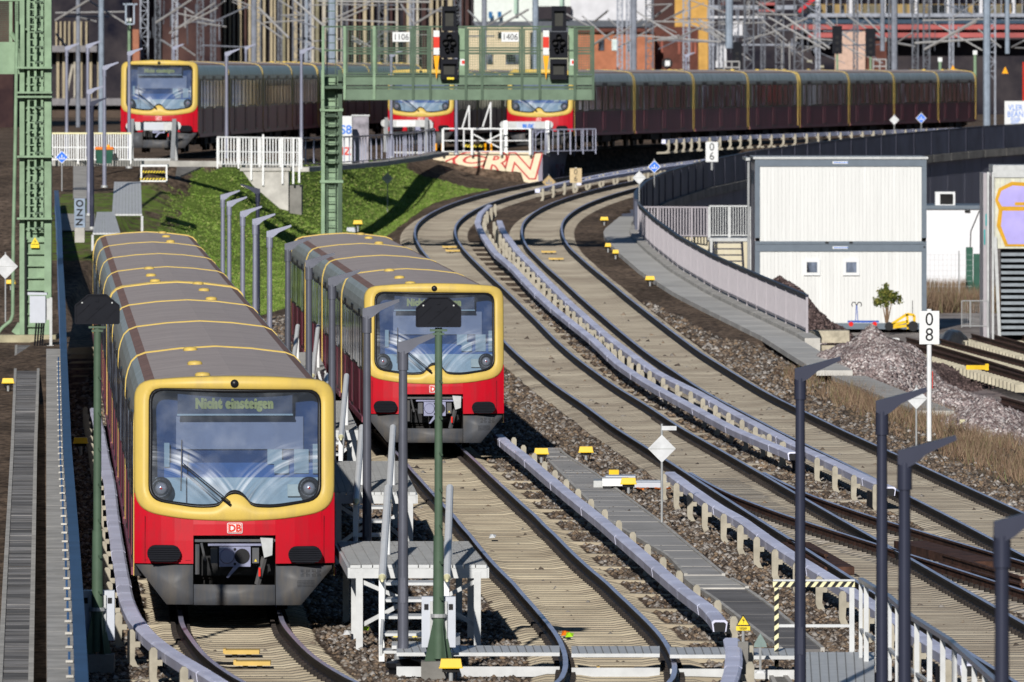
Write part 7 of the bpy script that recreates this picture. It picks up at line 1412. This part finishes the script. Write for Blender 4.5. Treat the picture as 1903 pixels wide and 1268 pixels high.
for i, (x, y, w_, h_, mt, lb) in enumerate(((1360, 128, 28, 22, 'w', 'white open box frame above the longest train'), (1635, 128, 24, 26, 'g', 'grey pipe frame beside the pinkish pier'))):
    q = D(x, y, 700); s = F / 700; t = thing('pipe_frame', lb, 'frame', q)
    for a_, b_ in (((-.5, 0), (-.5, 1)), ((0, 0), (0, 1)), ((.5, 0), (.5, 1)), ((-.5, 1), (.5, 1)), ((-.5, .5), (.5, .5))): m = MB(); m.tube((a_[0] * w_ / s, 0, a_[1] * h_ / s - .3), (b_[0] * w_ / s, 0, b_[1] * h_ / s - .3 * (1 - b_[1] + b_[1])), .05, n=6); m.build('frame_tube', TUBEW, t)

# denser tangle of arms and wires, parented to the nearest mast
rr = random.Random(21)
for i in range(70):
    x0 = rr.choice([rr.uniform(1180, 1903), rr.uniform(1200, 1600), rr.uniform(240, 860)]); y0 = rr.uniform(-10, 95); L = rr.uniform(30, 95); a_ = rr.choice([rr.uniform(-.75, -.35), rr.uniform(.35, .8), rr.uniform(-.06, .06), 0]); x1 = x0 + L; y1 = y0 + L * a_
    dd = rr.uniform(705, 850); A3, B3 = D(x0, y0, dd), D(x1, min(y1, 118), dd - 2); m = MB(); m.tube(A3, B3, rr.choice((.03, .04, .05)), n=5); mast_ = min(MASTS, key=lambda k: min(abs(k[0] - x0), abs(k[0] - x1)))[1]; m.build('arm_tube', TUBEW if i % 2 else MASTG, mast_, world=True)
for i in range(60):
    x0 = rr.choice([rr.uniform(1316, 1500), rr.uniform(1316, 1903), rr.uniform(250, 420)]); y0 = rr.uniform(0, 80); h_ = rr.uniform(12, 60); dd = 860; s = F / dd; mast_ = min(MASTS, key=lambda k: abs(k[0] - x0))[1]
    A3, B3 = D(x0, y0, dd), D(x0 + rr.uniform(-1, 1), y0 + h_, dd); m = MB(); m.tube(A3, B3, rr.choice((.03, .05, .07)), n=5); m.build('dropper', rr.choice((MASTG, MASTD, TUBEW)), mast_, world=True)
for k, (x, lb) in enumerate(((1322, 'thin lattice mast left in the tangle beside the ochre pier'), (1418, 'thin lattice mast right of the thickest mast'), (1520, 'thin lattice mast left of the pinkish pier'), (1590, 'thin lattice mast before the pinkish pier'), (1768, 'thin lattice mast between the red girders and the tail'), (520, 'thin lattice mast before the middle of the sandy piers'), (765, 'thin lattice mast behind the right end of the 1106 cage'))): lattice(x, -60, 240, 7, 830 - k * 5, lb, MASTD if k % 2 else MASTG)
# unseen town blocks added either side of the yard for the trains to reflect
def town(name, X0, X1, Y0, Y1, h, mat):
    m = MB(); x = X0; r2 = random.Random(int(X0 + Y0))
    while x < X1:
        w2 = r2.uniform(18, 34); hh = h * r2.uniform(.75, 1.2); m.box(x, x + w2 - .5, Y0, Y1, 0, hh); x += w2
    struct(m.build(name, mat))
town('added_town_blocks', 62, 420, 760, 790, 15, DKF); town('added_town_blocks', -420, -62, 700, 730, 26, DKF)
m = MB()
for k in range(14): m.box(95, 115, 180 + k * 40, 218 + k * 40, -1, 15 + (k * 7) % 9); 
struct(m.build('added_town_blocks', DKF)); m = MB()
for k in range(14): m.box(-100, -80, 150 + k * 40, 188 + k * 40, 0, 14 + (k * 5) % 9)
struct(m.build('added_town_blocks', BRD))
